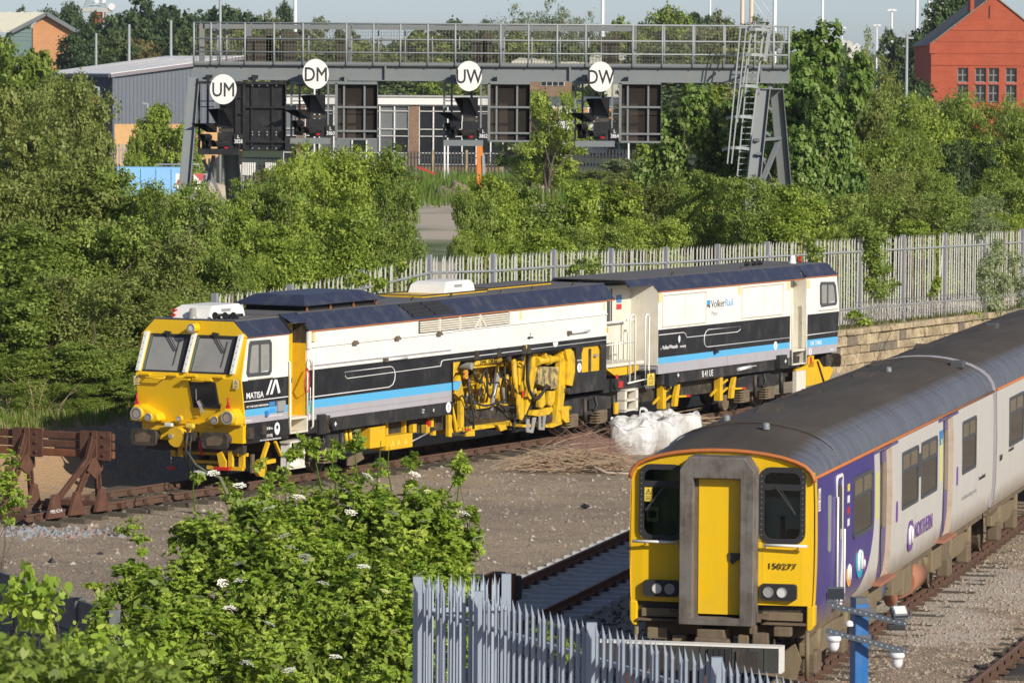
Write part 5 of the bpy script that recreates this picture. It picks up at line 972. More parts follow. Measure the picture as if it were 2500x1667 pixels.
P(MB().box(-1.25, 1.25, 44.0, 44.4, .95, 1.36), 'rear_headstock', M['grease'], shear=False)
P(MB().lathe([(.11, 0), (.11, .05), (.085, .07), (.075, .22), (.05, .24)], (.5, 43.2, 3.96), 12), 'beacon', M['plastic_white'], shear=False)
for y in (40.5, 41.0, 41.4): P(MB().disc((.3, y, 4.04), .08, .14, 0, 12, .05), 'horn', M['rubber'], shear=False)
for z in (4.0, 4.1): P(MB().disc((.3, 44.2, z), .05, .1, 0, 12, .03), 'red_horn', M['red'], shear=False)
for y in (34.2, 38.7): P(MB().lathe([(.05, 0), (.03, .08), (.0, .1)], (.95, y, 3.95), 8), 'lifting_eye', M['grease'], shear=False)
# ------------------------------------------------------------------ retaining wall of squared stones behind the machine
TW = thing('stone_wall', 'sandstone block retaining wall under the grey palisade fence, right of the maintenance machine', 'wall', MW(-4.8, 62), -MA)
MB().box(-1.9, .0, -14, 24, -.6, 1.04).build('wall_core', M['mortar'], TW)
r_ = random.Random(12); z = -.35; ci = 0; shapes = []
for hgt in (.30, .34, .27, .36, .22):
    y = -8 + r_.uniform(-.5, 0); last = ci == 4
    while y < 16:
        L = r_.uniform(.4, 1.7) * (1.5 if last else 1); d = r_.uniform(.01, .06) + (.07 if last else 0)
        q = MB().box(-.25, .04 + d, y + .012, y + L - .012, z + .012, z + hgt - .012)
        q.map(lambda a, b, c: (a + (r_.uniform(-.03, .03) if a > 0 else 0), b + r_.uniform(-.02, .02), c + r_.uniform(-.018, .018)))
        q.build('stone', M['stone_dark'] if r_.random() < .2 else M['stone'], TW, bevel=.022); y += L
    z += hgt; ci += 1
# ------------------------------------------------------------------ palisade fences
def pale_mesh(h, w=.085, d=.022, fine=True):
    mb = MB(); xs = [-w / 2, -w * .28, -w * .12, w * .12, w * .28, w / 2]; ys = [0, 0, -d, -d, 0, 0]
    def tops(k): return {0: .93, 1: .965, 2: .955, 3: .955, 4: .965, 5: .93}[k]
    vs = [(xs[k], ys[k], 0) for k in range(6)] + [(xs[k], ys[k], h * .955) for k in range(6)] + [(-w * .52, -d * .2 + .035, h * .985), (0, -d - .005, h), (w * .52, -d * .2 + .035, h * .985)]
    fs = [(k, k + 1, 7 + k, 6 + k) for k in range(5)] + [(6, 7, 12), (8, 9, 13), (7, 8, 13), (9, 10, 13), (10, 11, 14)]
    return mb.add(vs, fs)
M['galv_old'] = paint('weathered_pale_steel', (.46, .46, .44), .6, (.28, .24, .18), .5, scale=1.2)
M['galv_stain'] = paint('stained_fence_steel', (.36, .33, .27), .7, (.20, .14, .09), .8, scale=1.2, lo=.4)
TF = thing('palisade_fence', 'long weathered grey palisade fence along the wall behind the maintenance machine', 'fence', MW(-5.05, 50, 1), -MA)
def ftop(y):
    ps = [(15, 3.7), (20.4, 3.84), (23.6, 3.9), (26.6, 4.08), (31.4, 4.45), (35, 4.36), (38.9, 4.36), (46, 4.22), (57, 4.14), (70, 4.02), (90, 3.9)]
    for (a, za), (b_, zb) in zip(ps, ps[1:]):
        if y <= b_: return za + (zb - za) * (y - a) / (b_ - a)
    return ps[-1][1]
PH = 2.85; base = None; n = 0; y = 20.2; k = 0; r_ = random.Random(3)
ROT = (0, 0, PI / 2)
while y < 77.5:
    if k % 17 != 0:
        if base is None: o = base = pale_mesh(PH).build('pale', M['galv_old'], TF)
        else: o = inst(base, TF)
        lean = .2 if abs(y - 68.0) < .1 else r_.gauss(0, .012) * (3 if r_.random() < .06 else 1)
        if r_.random() < .13: o.material_slots[0].link = 'OBJECT'; o.material_slots[0].material = M['galv_stain']
        o.location = (r_.uniform(-.006, .006), y - 50, ftop(y) - PH - 1 + r_.gauss(0, .008)); o.rotation_euler = (0, lean, PI / 2 + r_.uniform(-.05, .05))
    y += 3.73 / 17; k += 1
yp = 20.2; posts = []
while yp < 80:
    MB().box(-.10, .06, yp - 50 - .05, yp - 50 + .05, ftop(yp) - PH - 1.1, ftop(yp) - .99).build('post', M['galv'], TF); posts.append(yp); yp += 3.73
for dz in (.47, 2.35):
    for a, b_ in zip(posts, posts[1:]): MB().bar((.035, a - 50, ftop(a) - dz - 1), (.035, b_ - 50, ftop(b_) - dz - 1), .05, .05).build('rail', M['galv'], TF)
# razor wire along its foot
rw = MB()
for j, y0 in enumerate((60.0, 62.2, 64.6, 66.8, 69.2)):
    rw.tube([(.35 + .25 * math.cos(k * .55), y0 - 50 + k * .028, ftop(y0) - PH - .55 + .28 * math.sin(k * .55)) for k in range(90)], .008, 3, False)
o = rw.build('razor_wire', M['steel']); o.matrix_world = Matrix.Translation(MW(-5.05, 50, 1)) @ Matrix.Rotation(-MA, 4, 'Z'); tag(o, 'coils of razor wire along the wall top below the fence', 'razor wire')
# near fence
K_ = 62500.0; ZT = CAM_H - K_ / F_PX
def npt(px, off): d = K_ / off; return Vector(((px - 1250) / F_PX * d, d, 0))
A_, B_, C_, D_ = npt(1023, 1220), npt(1172, 1255), npt(1450, 1331), npt(1758, 1415); E_ = D_ + (D_ - C_) * 1.0; G_ = npt(1240, 1212)
TN = thing('palisade_fence', 'bright new galvanised palisade fence with three pointed pales and a corner, bottom centre', 'fence', (A_.x, A_.y, .3))
TN['category'] = 'fence'
npale = pale_mesh(ZT - .25, .09, .03).build('pale', M['galv_blue'], TN); first = True
def prun(p, q, count, flip=False):
    global first
    ang = math.atan2(q.y - p.y, q.x - p.x)
    for i in range(count):
        c = p + (q - p) * ((i + 1) / (count + 1)); o = npale if first else inst(npale, TN); first = False
        o.location = (c.x - A_.x, c.y - A_.y, r_.uniform(-.01, .01)); o.rotation_euler = (0, r_.gauss(0, .005), ang + (PI if flip else 0))
    for dz in (.36, 2.3):
        off = Vector((-math.sin(ang), math.cos(ang), 0)) * .04 * (-1 if flip else 1)
        MB().bar(p - A_ + off + Vector((0, 0, ZT - .3 - dz)), q - A_ + off + Vector((0, 0, ZT - .3 - dz)), .05, .05).build('rail', M['galv_blue'], TN)
prun(A_, B_, 8); prun(B_, C_, 17); prun(C_, D_, 17); prun(D_, E_, 17); prun(A_, G_, 7, True)
for c in (A_, B_, C_, D_, E_, G_): 
    ang = -1.16 if c is not G_ else .3
    p = MB().box(-.055, .055, -.05, .05, 0, ZT - .3 + (.03)).build('post', M['galv_blue'], TN); p.location = (c.x - A_.x, c.y - A_.y, 0)
# concrete panel fence at the left
p0, p1 = at(-60, 1372, 65.2), at(300, 1496, 58.9); ang = math.atan2(p1.y - p0.y, p1.x - p0.x); Lf = (p1 - p0).length
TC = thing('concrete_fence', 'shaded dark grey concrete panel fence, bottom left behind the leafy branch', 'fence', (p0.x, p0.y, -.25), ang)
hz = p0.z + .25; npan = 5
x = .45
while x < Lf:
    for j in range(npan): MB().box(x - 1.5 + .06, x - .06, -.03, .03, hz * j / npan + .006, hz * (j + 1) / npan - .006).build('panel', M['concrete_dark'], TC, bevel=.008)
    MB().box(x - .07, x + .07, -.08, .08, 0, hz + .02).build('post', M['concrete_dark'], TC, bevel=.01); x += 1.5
# ------------------------------------------------------------------ buffer stops
TB_ = thing('buffer_stop', 'rust brown buffer stop of bent rails at the end of the siding, left edge', 'buffer stop', MW(0, 4.7), -MA)
RU = M['rust']
def bent(l, pts, w=.105, name='rail_strut'):
    mb = MB(); k = MB()
    for a, b_ in zip(pts, pts[1:]): mb.bar((l, a[0], a[1]), (l, b_[0], b_[1]), w * .35, .16, (1, 0, 0)); k.bar((l, a[0], a[1]), (l, b_[0], b_[1]), w, .03, (1, 0, 0))
    mb.build(name, RU, TB_); k.build('rail_flange', RU, TB_)
for l in (-.87, .87):
    bent(l, [(-.95, .05), (.52, 1.0), (.76, 1.5)]); bent(l, [(-.06, .05), (.62, .92)]); bent(l, [(1.0, .05), (.92, .65), (.8, 1.0)])
    for yf, w_ in ((-.88, .30), (-.04, .28), (.95, .26)):
        MB().prism([(yf - w_, -.12), (yf + w_, -.12), (yf + .1, .38), (yf - .06, .38)] if yf < 1 else [(yf - .2, -.1), (yf + .2, -.1), (yf + .06, .45), (yf - .1, .45)], l + .03, l + .12, 0).build('foot_plate', RU, TB_, bevel=.01)
    MB().prism([(.4, .78), (.7, .6), (1.0, .78), (.95, 1.08), (.6, 1.05)], l + .05, l + .1, 0).build('gusset_plate', RU, TB_, bevel=.01)
    MB().box(l - .02, l + .10, .72, .82, 1.0, 1.62).build('head_plate', RU, TB_); hp = MB().box(l + .1, l + .42, .76, .80, 1.0, 1.62).build('head_plate', RU, TB_); MB().box(l - .35, l - .04, .76, .80, 1.0, 1.62).build('head_plate', RU, TB_)
    for q in range(3): MB().cbox((l + .26, .75, 1.12 + .2 * q), (.05, .04, .05)).build('bolt', RU, hp)
for j in range(3): MB().box(-1.75, 1.32, .83, .93, 1.03 + .19 * j, 1.19 + .19 * j).build('cross_rail', M['rust_bright'] if j == 0 else RU, TB_, bevel=.02)
text('MEL1C1A', .10, M['whiteline'], TB_, (.995, -1.1, .0), SIDE, sx=1.1)
for j in range(2): MB().box(-1.1, .9, -1.35 + j * 3.2, -1.25 + j * 3.2, -.14, -.02).build('tie_bar', RU, TB_)
# stop at the end of the passenger track, timber beam edged in white
pb0, pb1 = at(1440, 1562, 62.6), at(1907, 1578, 62.0)
TP = thing('buffer_stop', 'dark timber buffer stop beam edged in white paint, before the yellow train front', 'buffer stop', (pb0.x, pb0.y, 0), math.atan2(pb1.y - pb0.y, pb1.x - pb0.x))
bw = (pb1 - pb0).length; bz = pb1.z; DKW = mottle('tarred_timber', (.03, .032, .03), (.05, .052, .045), 9, .85, (.11, .11, .10), .3, stretch=(4, 1, .6))
nb = 12
for j in range(nb): MB().box(bw * j / nb + .006, bw * (j + 1) / nb - .006, -.12, .12, bz - .36, bz - .012).build('beam_plank', DKW, TP)
MB().box(0, bw, -.125, .125, bz - .012, bz + .012).build('white_edge', M['white'], TP); MB().box(bw - .012, bw + .03, -.125, .125, bz - .36, bz + .01).build('white_edge', M['white'], TP)
for xx in (.55, 1.72):
    for j in range(4): MB().box(xx + .08 * j, xx + .08 * j + .07, -.16, -.12, bz - .42, bz - .04).build('bracket_bar', M['rubber'], TP)
    MB().box(xx + .4, xx + .72, -.15, -.12, bz - .36, bz - .06).build('bracket_plate', M['grease'], TP); MB().box(xx - .02, xx + .1, -.4, .3, 0, bz - .4).build('upright', M['rust'], TP)
    MB().bar((xx, .1, bz - .2), (xx, 1.6, .05), .1).build('rail_strut', M['rust'], TP)
MB().box(.2, 2.3, .1, .16, .15, .5).build('front_board', M['tanunder'], TP)
# stop at the end of the concrete sleepered stub
cb = SW(-5.92, 6.9)
TQ = thing('buffer_stop', 'small rusty buffer stop half hidden by the elder bush behind the near palisade fence', 'buffer stop', cb, -SA)
MB().box(-1.2, 1.15, -.1, .12, .55, .95).build('beam', DKW, TQ, bevel=.02)
for xx in (-.75, .75): MB().box(xx - .14, xx + .1, -.25, .2, -.1, 1.0).build('upright', M['rust'], TQ, bevel=.02); MB().box(xx + .12, xx + .34, -.22, -.05, .2, 1.0).build('upright', M['rust_bright'], TQ); MB().bar((xx, -.1, .8), (xx, -1.5, .0), .12).build('rail_strut', M['rust'], TQ)
# ------------------------------------------------------------------ blue post with cameras and floodlights
DP = 40.0; pt = at(2099, 1458, DP)
TPo = thing('camera_post', 'tall square bright blue post with perforated cross arms, bottom right', 'post', (pt.x, DP, -.25), R(18))
pw = .066
MB().box(-pw, pw, -pw, pw, 0, pt.z + .25).build('pole', M['bluepost'], TPo, bevel=.006); MB().box(-pw + .002, pw - .002, -pw - .002, pw + .002, pt.z + .20, pt.z + .254).build('worn_cap', M['concrete_dark'], TPo)
def arm_pts(a, b_): return [at(a[0], a[1], DP - .12), at(b_[0], b_[1], DP - .22)]
inv = (Matrix.Translation(TPo.location) @ Matrix.Rotation(R(18), 4, 'Z')).inverted()
arms = [arm_pts((2020, 1474), (2215, 1523)), arm_pts((2016, 1538), (2213, 1590))]
for a, b_ in arms:
    p, q = inv @ a, inv @ b_; A = MB().bar(p, q, .05, .045).build('cross_arm', M['slate_blue'], TPo)
    h = MB()
    for j in range(14):
        c = p + (q - p) * ((j + .7) / 14.4); h.cbox((c.x, c.y - .03, c.z + .002), (.018, .006, .009))
    h.build('arm_slots', M['galv'], A, kind='stuff')
    MB().cbox((0, -pw - .02, p.z + (q.z - p.z) * .42), (.19, .03, .06)).build('clamp', M['slate_blue'], A)
def arm_at(i, px): a, b_ = arms[i]; t_ = (px - (2020, 2016)[i]) / ((2215 - 2020), (2213 - 2016))[i]; return a + (b_ - a) * t_
def flood(px, label, face, tilt):
    c = arm_at(0, px) + Vector((0, 0, .02)); t = thing('floodlight', label, 'floodlight', c, face)
    t.rotation_euler = (0, 0, face)
    body = MB().box(-.075, .075, -.022, .022, .045, .155); lens = MB().box(-.058, .058, -.03, -.021, .058, .142)
    rot = Matrix.Rotation(tilt, 4, 'X')
    for mb_ in (body, lens): mb_.map(lambda x, y, z: tuple(rot @ Vector((x, y, z))))
    b_ = body.build('housing', M['slate_blue'], t, bevel=.006); lens.build('lens', M['lens'], t)
    fins = MB()
    for j in range(11): fins.box(-.072 + .0144 * j, -.068 + .0144 * j, .022, .034, .05, .15)
    fins.map(lambda x, y, z: tuple(rot @ Vector((x, y, z)))); fins.build('cooling_fins', M['slate_blue'], t, kind='stuff')
    MB().tube([(-.08, 0, .1), (-.08, 0, .02), (.08, 0, .02), (.08, 0, .1)], .008, 5).build('bracket', M['slate_blue'], t)
flood(2040, 'floodlight on the upper cross arm left of the blue post, turned away', PI, -.1); flood(2203, 'floodlight with bright lens on the upper cross arm right of the blue post', .35, -.75)
def dome(px, label):
    c = arm_at(1, px) - Vector((0, 0, .03)); t = thing('dome_camera', label, 'security camera', c)
    MB().lathe([(.0, 0), (.068, 0), (.068, -.03), (.060, -.05), (0, -.05)], n=20).build('collar', M['plastic_white'], t)
    MB().lathe([(.052, -.05), (.050, -.09), (.042, -.118), (.026, -.137), (0, -.145)], n=20).build('dome', M['plastic_white'], t)
dome(2036, 'white dome camera in shade under the lower cross arm, left of the blue post'); dome(2191, 'sunlit white dome camera under the lower cross arm, right of the blue post')
c = arm_at(1, 2073) + Vector((0, 0, .02)); t = thing('sensor', 'small white capped sensor on a black stem beside the blue post', 'sensor', c)
MB().lathe([(.02, 0), (.02, .06), (.028, .075)], n=12).build('stem', M['rubber'], t); MB().lathe([(.036, .075), (.038, .09), (.03, .115), (0, .128)], n=16).build('cap', M['plastic_white'], t)
c = arm_at(0, 2188) - Vector((0, 0, .05)); tag(MB().cbox((0, 0, 0), (.16, .08, .05)).build('junction_box', M['rubber'], None, bevel=.008), 'black junction box hanging under the right end of the upper cross arm', 'junction box').location = c
# ------------------------------------------------------------------ bulk bags and dead brush
def bag(px, py, d, w_, h_, seed, label):
    c = at(px, py, d); c.z = ground_z(c.x, c.y); t = thing('bulk_bag', label, 'bulk bag', c, random.Random(seed).uniform(-.5, .5), 'woven bulk bags beside the siding')
    n_ = 26; vs = []; fs = []; r = random.Random(seed)
    ring_ = 44
    for j in range(n_ + 1):
        v_ = j / n_
        for i in range(ring_):
            a = 2 * PI * i / ring_; ca, sa_ = math.cos(a), math.sin(a); sq = (abs(ca) ** 5 + abs(sa_) ** 5) ** (-1 / 5)
            if v_ < .72: q = v_ / .72; rad = w_ / 2 * (.93 + .16 * math.sin(PI * q)); zz = h_ * (q ** .9) * .86
            else: q = (v_ - .72) / .28; rad = w_ / 2 * (1.0 - q ** 1.5); zz = h_ * (.86 + .12 * math.sin(q * PI / 2) - .1 * q)
            p = Vector((ca * sq * rad, sa_ * sq * rad, zz)); nz = Vector((p.x * 2.1 + seed, p.y * 2.1, p.z * 2.1))
            k = .11 * noise.noise(nz) + .08 * abs(noise.noise(nz * 2.2)) + .025 * noise.noise(nz * 4.5); amp = .3 + .6 * v_
            p += Vector((ca, sa_, 0)) * k * amp * w_ + Vector((0, 0, 1)) * amp * .26 * noise.noise(nz * 1.6 + Vector((5, 1, 2))) * (1 if v_ > .4 else 0)
            vs.append(p)
    fs = [(j * ring_ + i, j * ring_ + (i + 1) % ring_, (j + 1) * ring_ + (i + 1) % ring_, (j + 1) * ring_ + i) for j in range(n_) for i in range(ring_)]
    MB().add(vs, fs).build('sack', M['bag'], t)
    for sx_, sy_ in (((-1, -1),) if seed in (3, 21) else ()):
        x, y = sx_ * w_ * .36, sy_ * w_ * .36; hh = h_ + r.uniform(.02, .16)
        mb = MB()
        ps = [(x, y, h_ * .7), (x + .03, y, hh), (x + .12, y + .03, hh + .02), (x + .2, y + .06, hh - .06), (x + .24, y + .08, h_ * .7)]
        for p_, q_ in zip(ps, ps[1:]): mb.bar(p_, q_, .012, .07)
        mb.build('lifting_strap', M['bag'], t, kind='stuff')
    return t
bag(1548, 1092, 113.5, 1.0, .82, 3, 'slumped white woven bulk bag, front left one by the brush pile'); bag(1610, 1085, 115.2, .95, .80, 8, 'folded white woven bulk bag, middle one partly behind the train roof')
bag(1540, 1060, 117.0, .9, .72, 14, 'crumpled white bulk bag at the back left, nearest the machine ladder'); bag(1600, 1056, 117.6, .95, .8, 21, 'white bulk bag at the back with strap standing up'); bag(1662, 1058, 117.2, .95, .78, 33, 'rightmost white bulk bag, smooth sided')
def brush(name, n, cx, cy, d, rx, ry, hgt, mat, seed, lmin, lmax, rad, kind='stuff', up=.25):
    r = random.Random(seed); mb = MB(); c = at(cx, cy, d); c.z = ground_z(c.x, c.y)
    for _ in range(n):
        a = r.uniform(-.55, .55) + (PI if r.random() < .5 else 0); L = r.uniform(lmin, lmax); x, y = r.gauss(0, rx), r.gauss(0, ry)
        z0 = abs(r.gauss(0, hgt * .5)) * math.exp(-(x / rx / 1.6) ** 2); dz = r.uniform(-.1, up) * L; p = []
        for k in range(5):
            q = k / 4 - .5; p.append((c.x + x + math.cos(a) * L * q + .08 * L * math.sin(q * 4 + a), c.y + y + math.sin(a) * L * q, c.z + max(.01, z0 + dz * (q + .5) + .1 * L * (.25 - q * q))))
        mb.tube(p, [rad, rad * .9, rad * .75, rad * .55, rad * .3], 3, False)
    o = mb.build(name, mat); tag(o, kind=kind); return o
tag(brush('brush_pile', 330, 1405, 1140, 108.2, .62, .5, .42, M['twig'], 1, .4, 1.7, .011, up=.35), 'heap of cut dead branches before the white bulk bags', 'brush pile')
tag(brush('brush_pile', 620, 1440, 1120, 109.5, .45, .55, .6, M['twig_red'], 2, .3, 1.0, .006, up=.8), 'reddish tangle of fine dead twigs on the heap', 'brush pile')
tag(brush('brush_pile', 50, 1450, 1070, 113.0, .6, .6, .35, M['twig'], 9, .4, 1.0, .005, up=1.2), 'thin dead stems leaning beside the bulk bags', 'brush pile')
tag(brush('brush_pile', 45, 1670, 1005, 121.5, .5, .5, .3, M['twig'], 4, .6, 1.6, .014), 'few dead branches thrown against the siding behind the bulk bags', 'brush pile')
b0, b1 = at(1450, 1140, 107.0), at(1545, 1162, 106.8)
tag(MB().tube([Vector((b0.x, b0.y, -.05)), Vector(((b0.x * 2 + b1.x) / 3, b0.y, -.19)), Vector((b1.x, b1.y, -.19))], [.035, .03, .02], 6).build('branch', M['birchbark']), 'pale bare branch lying at the front of the brush heap', 'branch')
b0, b1, b2 = at(455, 1100, 96), at(500, 1150, 95), at(575, 1182, 94.5)
tag(MB().tube([b0, (b0 + b1) / 2 - Vector((0, 0, .08)), b1, (b1 + b2) / 2, Vector((b2.x, b2.y, .03))], [.02, .028, .034, .038, .042], 7).build('branch', mottle('mossy_branch', (.12, .13, .06), (.2, .19, .13), 8)), 'mossy fallen branch leaning under the yellow cab', 'branch')
# odds and ends on the ground
def plate(px, py, d, lx, ly, h, mat, name, label, cat, rz=0):
    c = at(px, py, d); c.z = ground_z(c.x, c.y); o = MB().prism([(-lx, -ly), (lx * .9, -ly * 1.1), (lx, ly * .9), (-lx * .8, ly)], 0, h, 2).build(name, mat); o.location = c; o.rotation_euler.z = rz; return tag(o, label, cat)
plate(2482, 1538, 71.5, .55, .7, .05, M['grease'], 'steel_plate', 'dark plate lying on the ballast at the right edge, nearer one', 'plate', .3); plate(2500, 1508, 73.2, .4, .5, .05, M['grease'], 'steel_plate', 'dark plate at the right edge, farther one', 'plate', .3)
plate(325, 1182, 101.5, .75, .8, .10, M['sleeper'], 'timber_board', 'flat mossy board on the ground between buffer stop and yellow cab', 'board', -.2)
o = stones('lump', 1, lambda r: tuple(at(1428, 1240, 98.5)[:2]), .16, .17, M['rubber'], .05, 3); del o['kind']; tag(o, 'single black lump lying on the open gravel', 'lump')
for k, (px, py, d) in enumerate(((245, 1358, 88.5), (128, 1375, 86.9))):
    o = stones('scrap', 1, lambda r: tuple(at(px, py, d)[:2]), .12, .14, M['rubber'], 0, 7 + k); del o['kind']; tag(o, ('dark flat scrap lying on the gravel left of the elder bush', 'small dark scrap near the concrete fence')[k], 'scrap')
# ------------------------------------------------------------------ signal gantry
M['rackmesh'] = flat('dark_olive_mesh', (.055, .05, .035), .8)
DG = 150.0; SG = F_PX / DG
def gz(px, py, d=0.0): return at(px, py, DG + d)
gbase = Vector((X(1190, DG), DG, .3))
TG = thing('signal_gantry', 'grey steel railway signal gantry with railed walkway spanning the picture', 'gantry', gbase)
def G(mb, name, mat, parent=None, **kw):
    mb.map(lambda x, y, z: (x - gbase.x, y - gbase.y, z - gbase.z)); return mb.build(name, mat, parent or TG, **kw)
xl, xr = X(470, DG), X(1921, DG); zt, zb = Z(1190, 161, DG), Z(1190, 197.5, DG)
G(MB().box(xl, xr, DG + .12, DG + .16, zb, zt - .03), 'beam_web', M['gantry']); G(MB().box(xl, xr, DG - .02, DG + .3, zt - .03, zt), 'beam_flange', M['gantry']); G(MB().box(xl, xr, DG - .02, DG + .3, zb - .03, zb), 'beam_flange', M['gantry'])
G(MB().box(xl, xr, DG + 1.5, DG + 1.54, zb, zt - .03), 'rear_beam', M['gantry']); G(MB().box(xl, xr, DG + .3, DG + 1.5, zt - .02, zt + .015), 'walkway_deck', M['gantry'])
G(MB().box(xl, xr, DG - .04, DG - .02, zt + .002, zt + .09), 'kick_plate', M['gantry'])
for px in (938, 1387, 1852): G(MB().box(X(px, DG) - .03, X(px, DG) + .03, DG - .0, DG + .12, zb, zt - .03), 'web_stiffener', M['gantry'])
zr = Z(1190, 60, DG); pxs = (472, 513.6, 535.7, 596, 666.6, 737, 842.5, 908.6, 974, 1040.7, 1107.5, 1217.5, 1285.4, 1355, 1424.6, 1539, 1611, 1685, 1760, 1835, 1881, 1918)
for px in pxs:
    x = X(px, DG); G(MB().tube([(x, DG - .05, zt - .02), (x, DG - .05, zr)], .034, 6), 'rail_post', M['gantry_lite']); G(MB().tube([(x + .12, DG + 1.55, zt - .02), (x + .12, DG + 1.55, zr)], .026, 6), 'rail_post', M['gantry_lite'])
for py in (60, 99, 131):
    for dy, r in ((-.05, .026), (1.55, .022)): z = Z(1190, py, DG); G(MB().tube([(xl, DG + dy, z), (xr, DG + dy, z)], r, 6), 'hand_rail', M['gantry_lite'])
wm = MB(); x = xl
while x < xr: wm.bar((x, DG - .03, zt), (x, DG - .03, zr), .009, .004); x += .11
z = zt
while z < zr: wm.bar((xl, DG - .03, z), (xr, DG - .03, z), .007, .004); z += .11
G(wm, 'mesh_panel', M['wire'], kind='stuff')
wm = MB(); x = xl
while x < xr: wm.bar((x, DG + 1.57, zt), (x, DG + 1.57, zr), .009, .004); x += .11
z = zt
while z < zr: wm.bar((xl, DG + 1.57, z), (xr, DG + 1.57, z), .007, .004); z += .11
G(wm, 'rear_mesh_panel', M['wire'], kind='stuff')
cz0, cz1 = Z(1190, 74, DG), Z(1190, 62.5, DG)
for a, b_ in ((488, 592), (606, 838), (850, 1212), (1226, 1538)): G(MB().box(X(a, DG), X(b_, DG), DG + 1.2, DG + 1.25, cz0, cz1), 'cable_tray', M['gantry'])
for px in (485, 600, 845, 1220, 1545): G(MB().box(X(px, DG) - .09, X(px, DG) + .09, DG + 1.2, DG + 1.3, zt, cz1), 'tray_post', M['gantry'])
for px, w_, h_ in ((700, .5, 1.1), (630, .9, .95), (655, .3, 1.2), (1165, .5, .9), (1185, .3, 1.1), (1480, .4, 1.0), (1500, .2, 1.1), (830, .4, .8)):
    x = X(px, DG); G(MB().box(x - w_ / 2, x + w_ / 2, DG + .9, DG + 1.15, zt + .02, zt + h_), 'equipment_rack', M['rackmesh'])
# end frames
def ibeam(p, q, w, name='leg', dep=.34):
    p, q = Vector(p), Vector(q); up = (0, 1, 0)
    L = MB(); d = (q - p).normalized(); s_ = d.cross(Vector((0, 1, 0))).normalized()
    L.bar(p, q, w - .03, .03, up)
    for e in (-1, 1): o_ = s_ * (e * w / 2); L.bar(p + o_, q + o_, .03, dep, up)
    return G(L, name, M['gantry'])
def gp(px, py, dy=0): return tuple(at(px, py, DG + dy))
G(MB().box(X(1853, DG), X(1908, DG), DG - .2, DG + 1.6, Z(1880, 219, DG), Z(1880, 216, DG)), 'cap_plate', M['gantry'])
ibeam(gp(1864, 218, -.1), gp(1832, 520, -1.6), .42); ibeam(gp(1896, 218, 1.3), gp(1922, 520, 2.8), .42)
for a, b_ in (((1880, 206, .2), (1880, 218, .2)), ((1895, 206, .6), (1895, 218, .6))): G(MB().bar(gp(*a), gp(*b_), .12), 'bearing', M['gantry'])
for a, b_ in (((1846, 342, -.9), (1903, 338, 1.9)), ((1901, 345, 1.9), (1862, 440, -.9)), ((1852, 375, -1.1), (1880, 440, 2.2)), ((1840, 440, -1.4), (1912, 460, 2.4)), ((1848, 228, -.2), (1866, 238, .8)), ((1866, 260, -.2), (1880, 269, .8)), ((1860, 321, -.2), (1876, 331, .8)), ((1850, 382, -.2), (1866, 392, .8))): G(MB().bar(gp(*a), gp(*b_), .16, .10), 'leg_brace', M['gantry'])
ibeam(gp(474, 190, -.1), gp(446, 520, -1.6), .36); ibeam(gp(552, 200, 1.3), gp(574, 520, 2.8), .50)
for a, b_ in (((496, 390, 1), (548, 500, 1)), ((522, 380, 1), (505, 460, 1))): G(MB().bar(gp(*a), gp(*b_), .13, .10), 'leg_brace', M['gantry'])
# caged access ladder
lt, lb = (1834, 60), (1824, 440)
for (a, b_) in (((1836, 60, -.5), (1800, 430, -.9)), ((1864, 60, -.5), (1824, 430, -.9))): G(MB().bar(gp(*a), gp(*b_), .045), 'ladder_rail', M['gantry_lite'])
for k in range(26):
    q = k / 25; a = Vector(gp(1836, 60, -.5)).lerp(Vector(gp(1800, 430, -.9)), q); b_ = Vector(gp(1864, 60, -.5)).lerp(Vector(gp(1824, 430, -.9)), q); G(MB().bar(a, b_, .025), 'ladder_rung', M['gantry_lite'])
for py, w0, w1 in ((68, 1806, 1880), (130, 1797, 1872), (206, 1786, 1852), (281, 1774, 1841), (357, 1764, 1831)):
    pts = []
    for k in range(9):
        a_ = PI * k / 8; pts.append(at(w1 + (w0 - w1) * (1 - math.cos(a_)) / 2, py + 10 - 12 * math.sin(a_) * .5, DG - .7 - .75 * math.sin(a_)))
    mb = MB(); [mb.bar(p, q, .02, .10, (0, 0, 1)) for p, q in zip(pts, pts[1:])]; mb.map(lambda x, y, z: (x, y, z)); G(mb, 'cage_hoop', M['gantry_lite'])
for a, b_ in (((1808, 70, -1.3), (1776, 400, -1.6)), ((1822, 70, -1.4), (1786, 400, -1.7)), ((1836, 68, -1.3), (1800, 300, -1.4)), ((1866, 70, -.8), (1834, 330, -1.1))): G(MB().bar(gp(*a), gp(*b_), .045, .012), 'cage_strap', M['gantry_lite'])
G(MB().bar(gp(1803, 67.5, -.3), gp(1882, 67.5, -.3), .12, .05), 'gate_bar', M['gantry_lite']); G(MB().bar(gp(1880, 60, -.3), gp(1868, 150, -.3), .12, .04), 'gate_stay', M['gantry_lite'])
G(MB().tube([gp(1844, 52, .6), gp(1844, 160, .6)], .025, 5).tube([gp(1879, 52, .6), gp(1879, 160, .6)], .025, 5).tube([gp(1844, 53, .6), gp(1879, 53, .6)], .025, 5), 'gate_frame', M['gantry_lite'], kind='stuff')
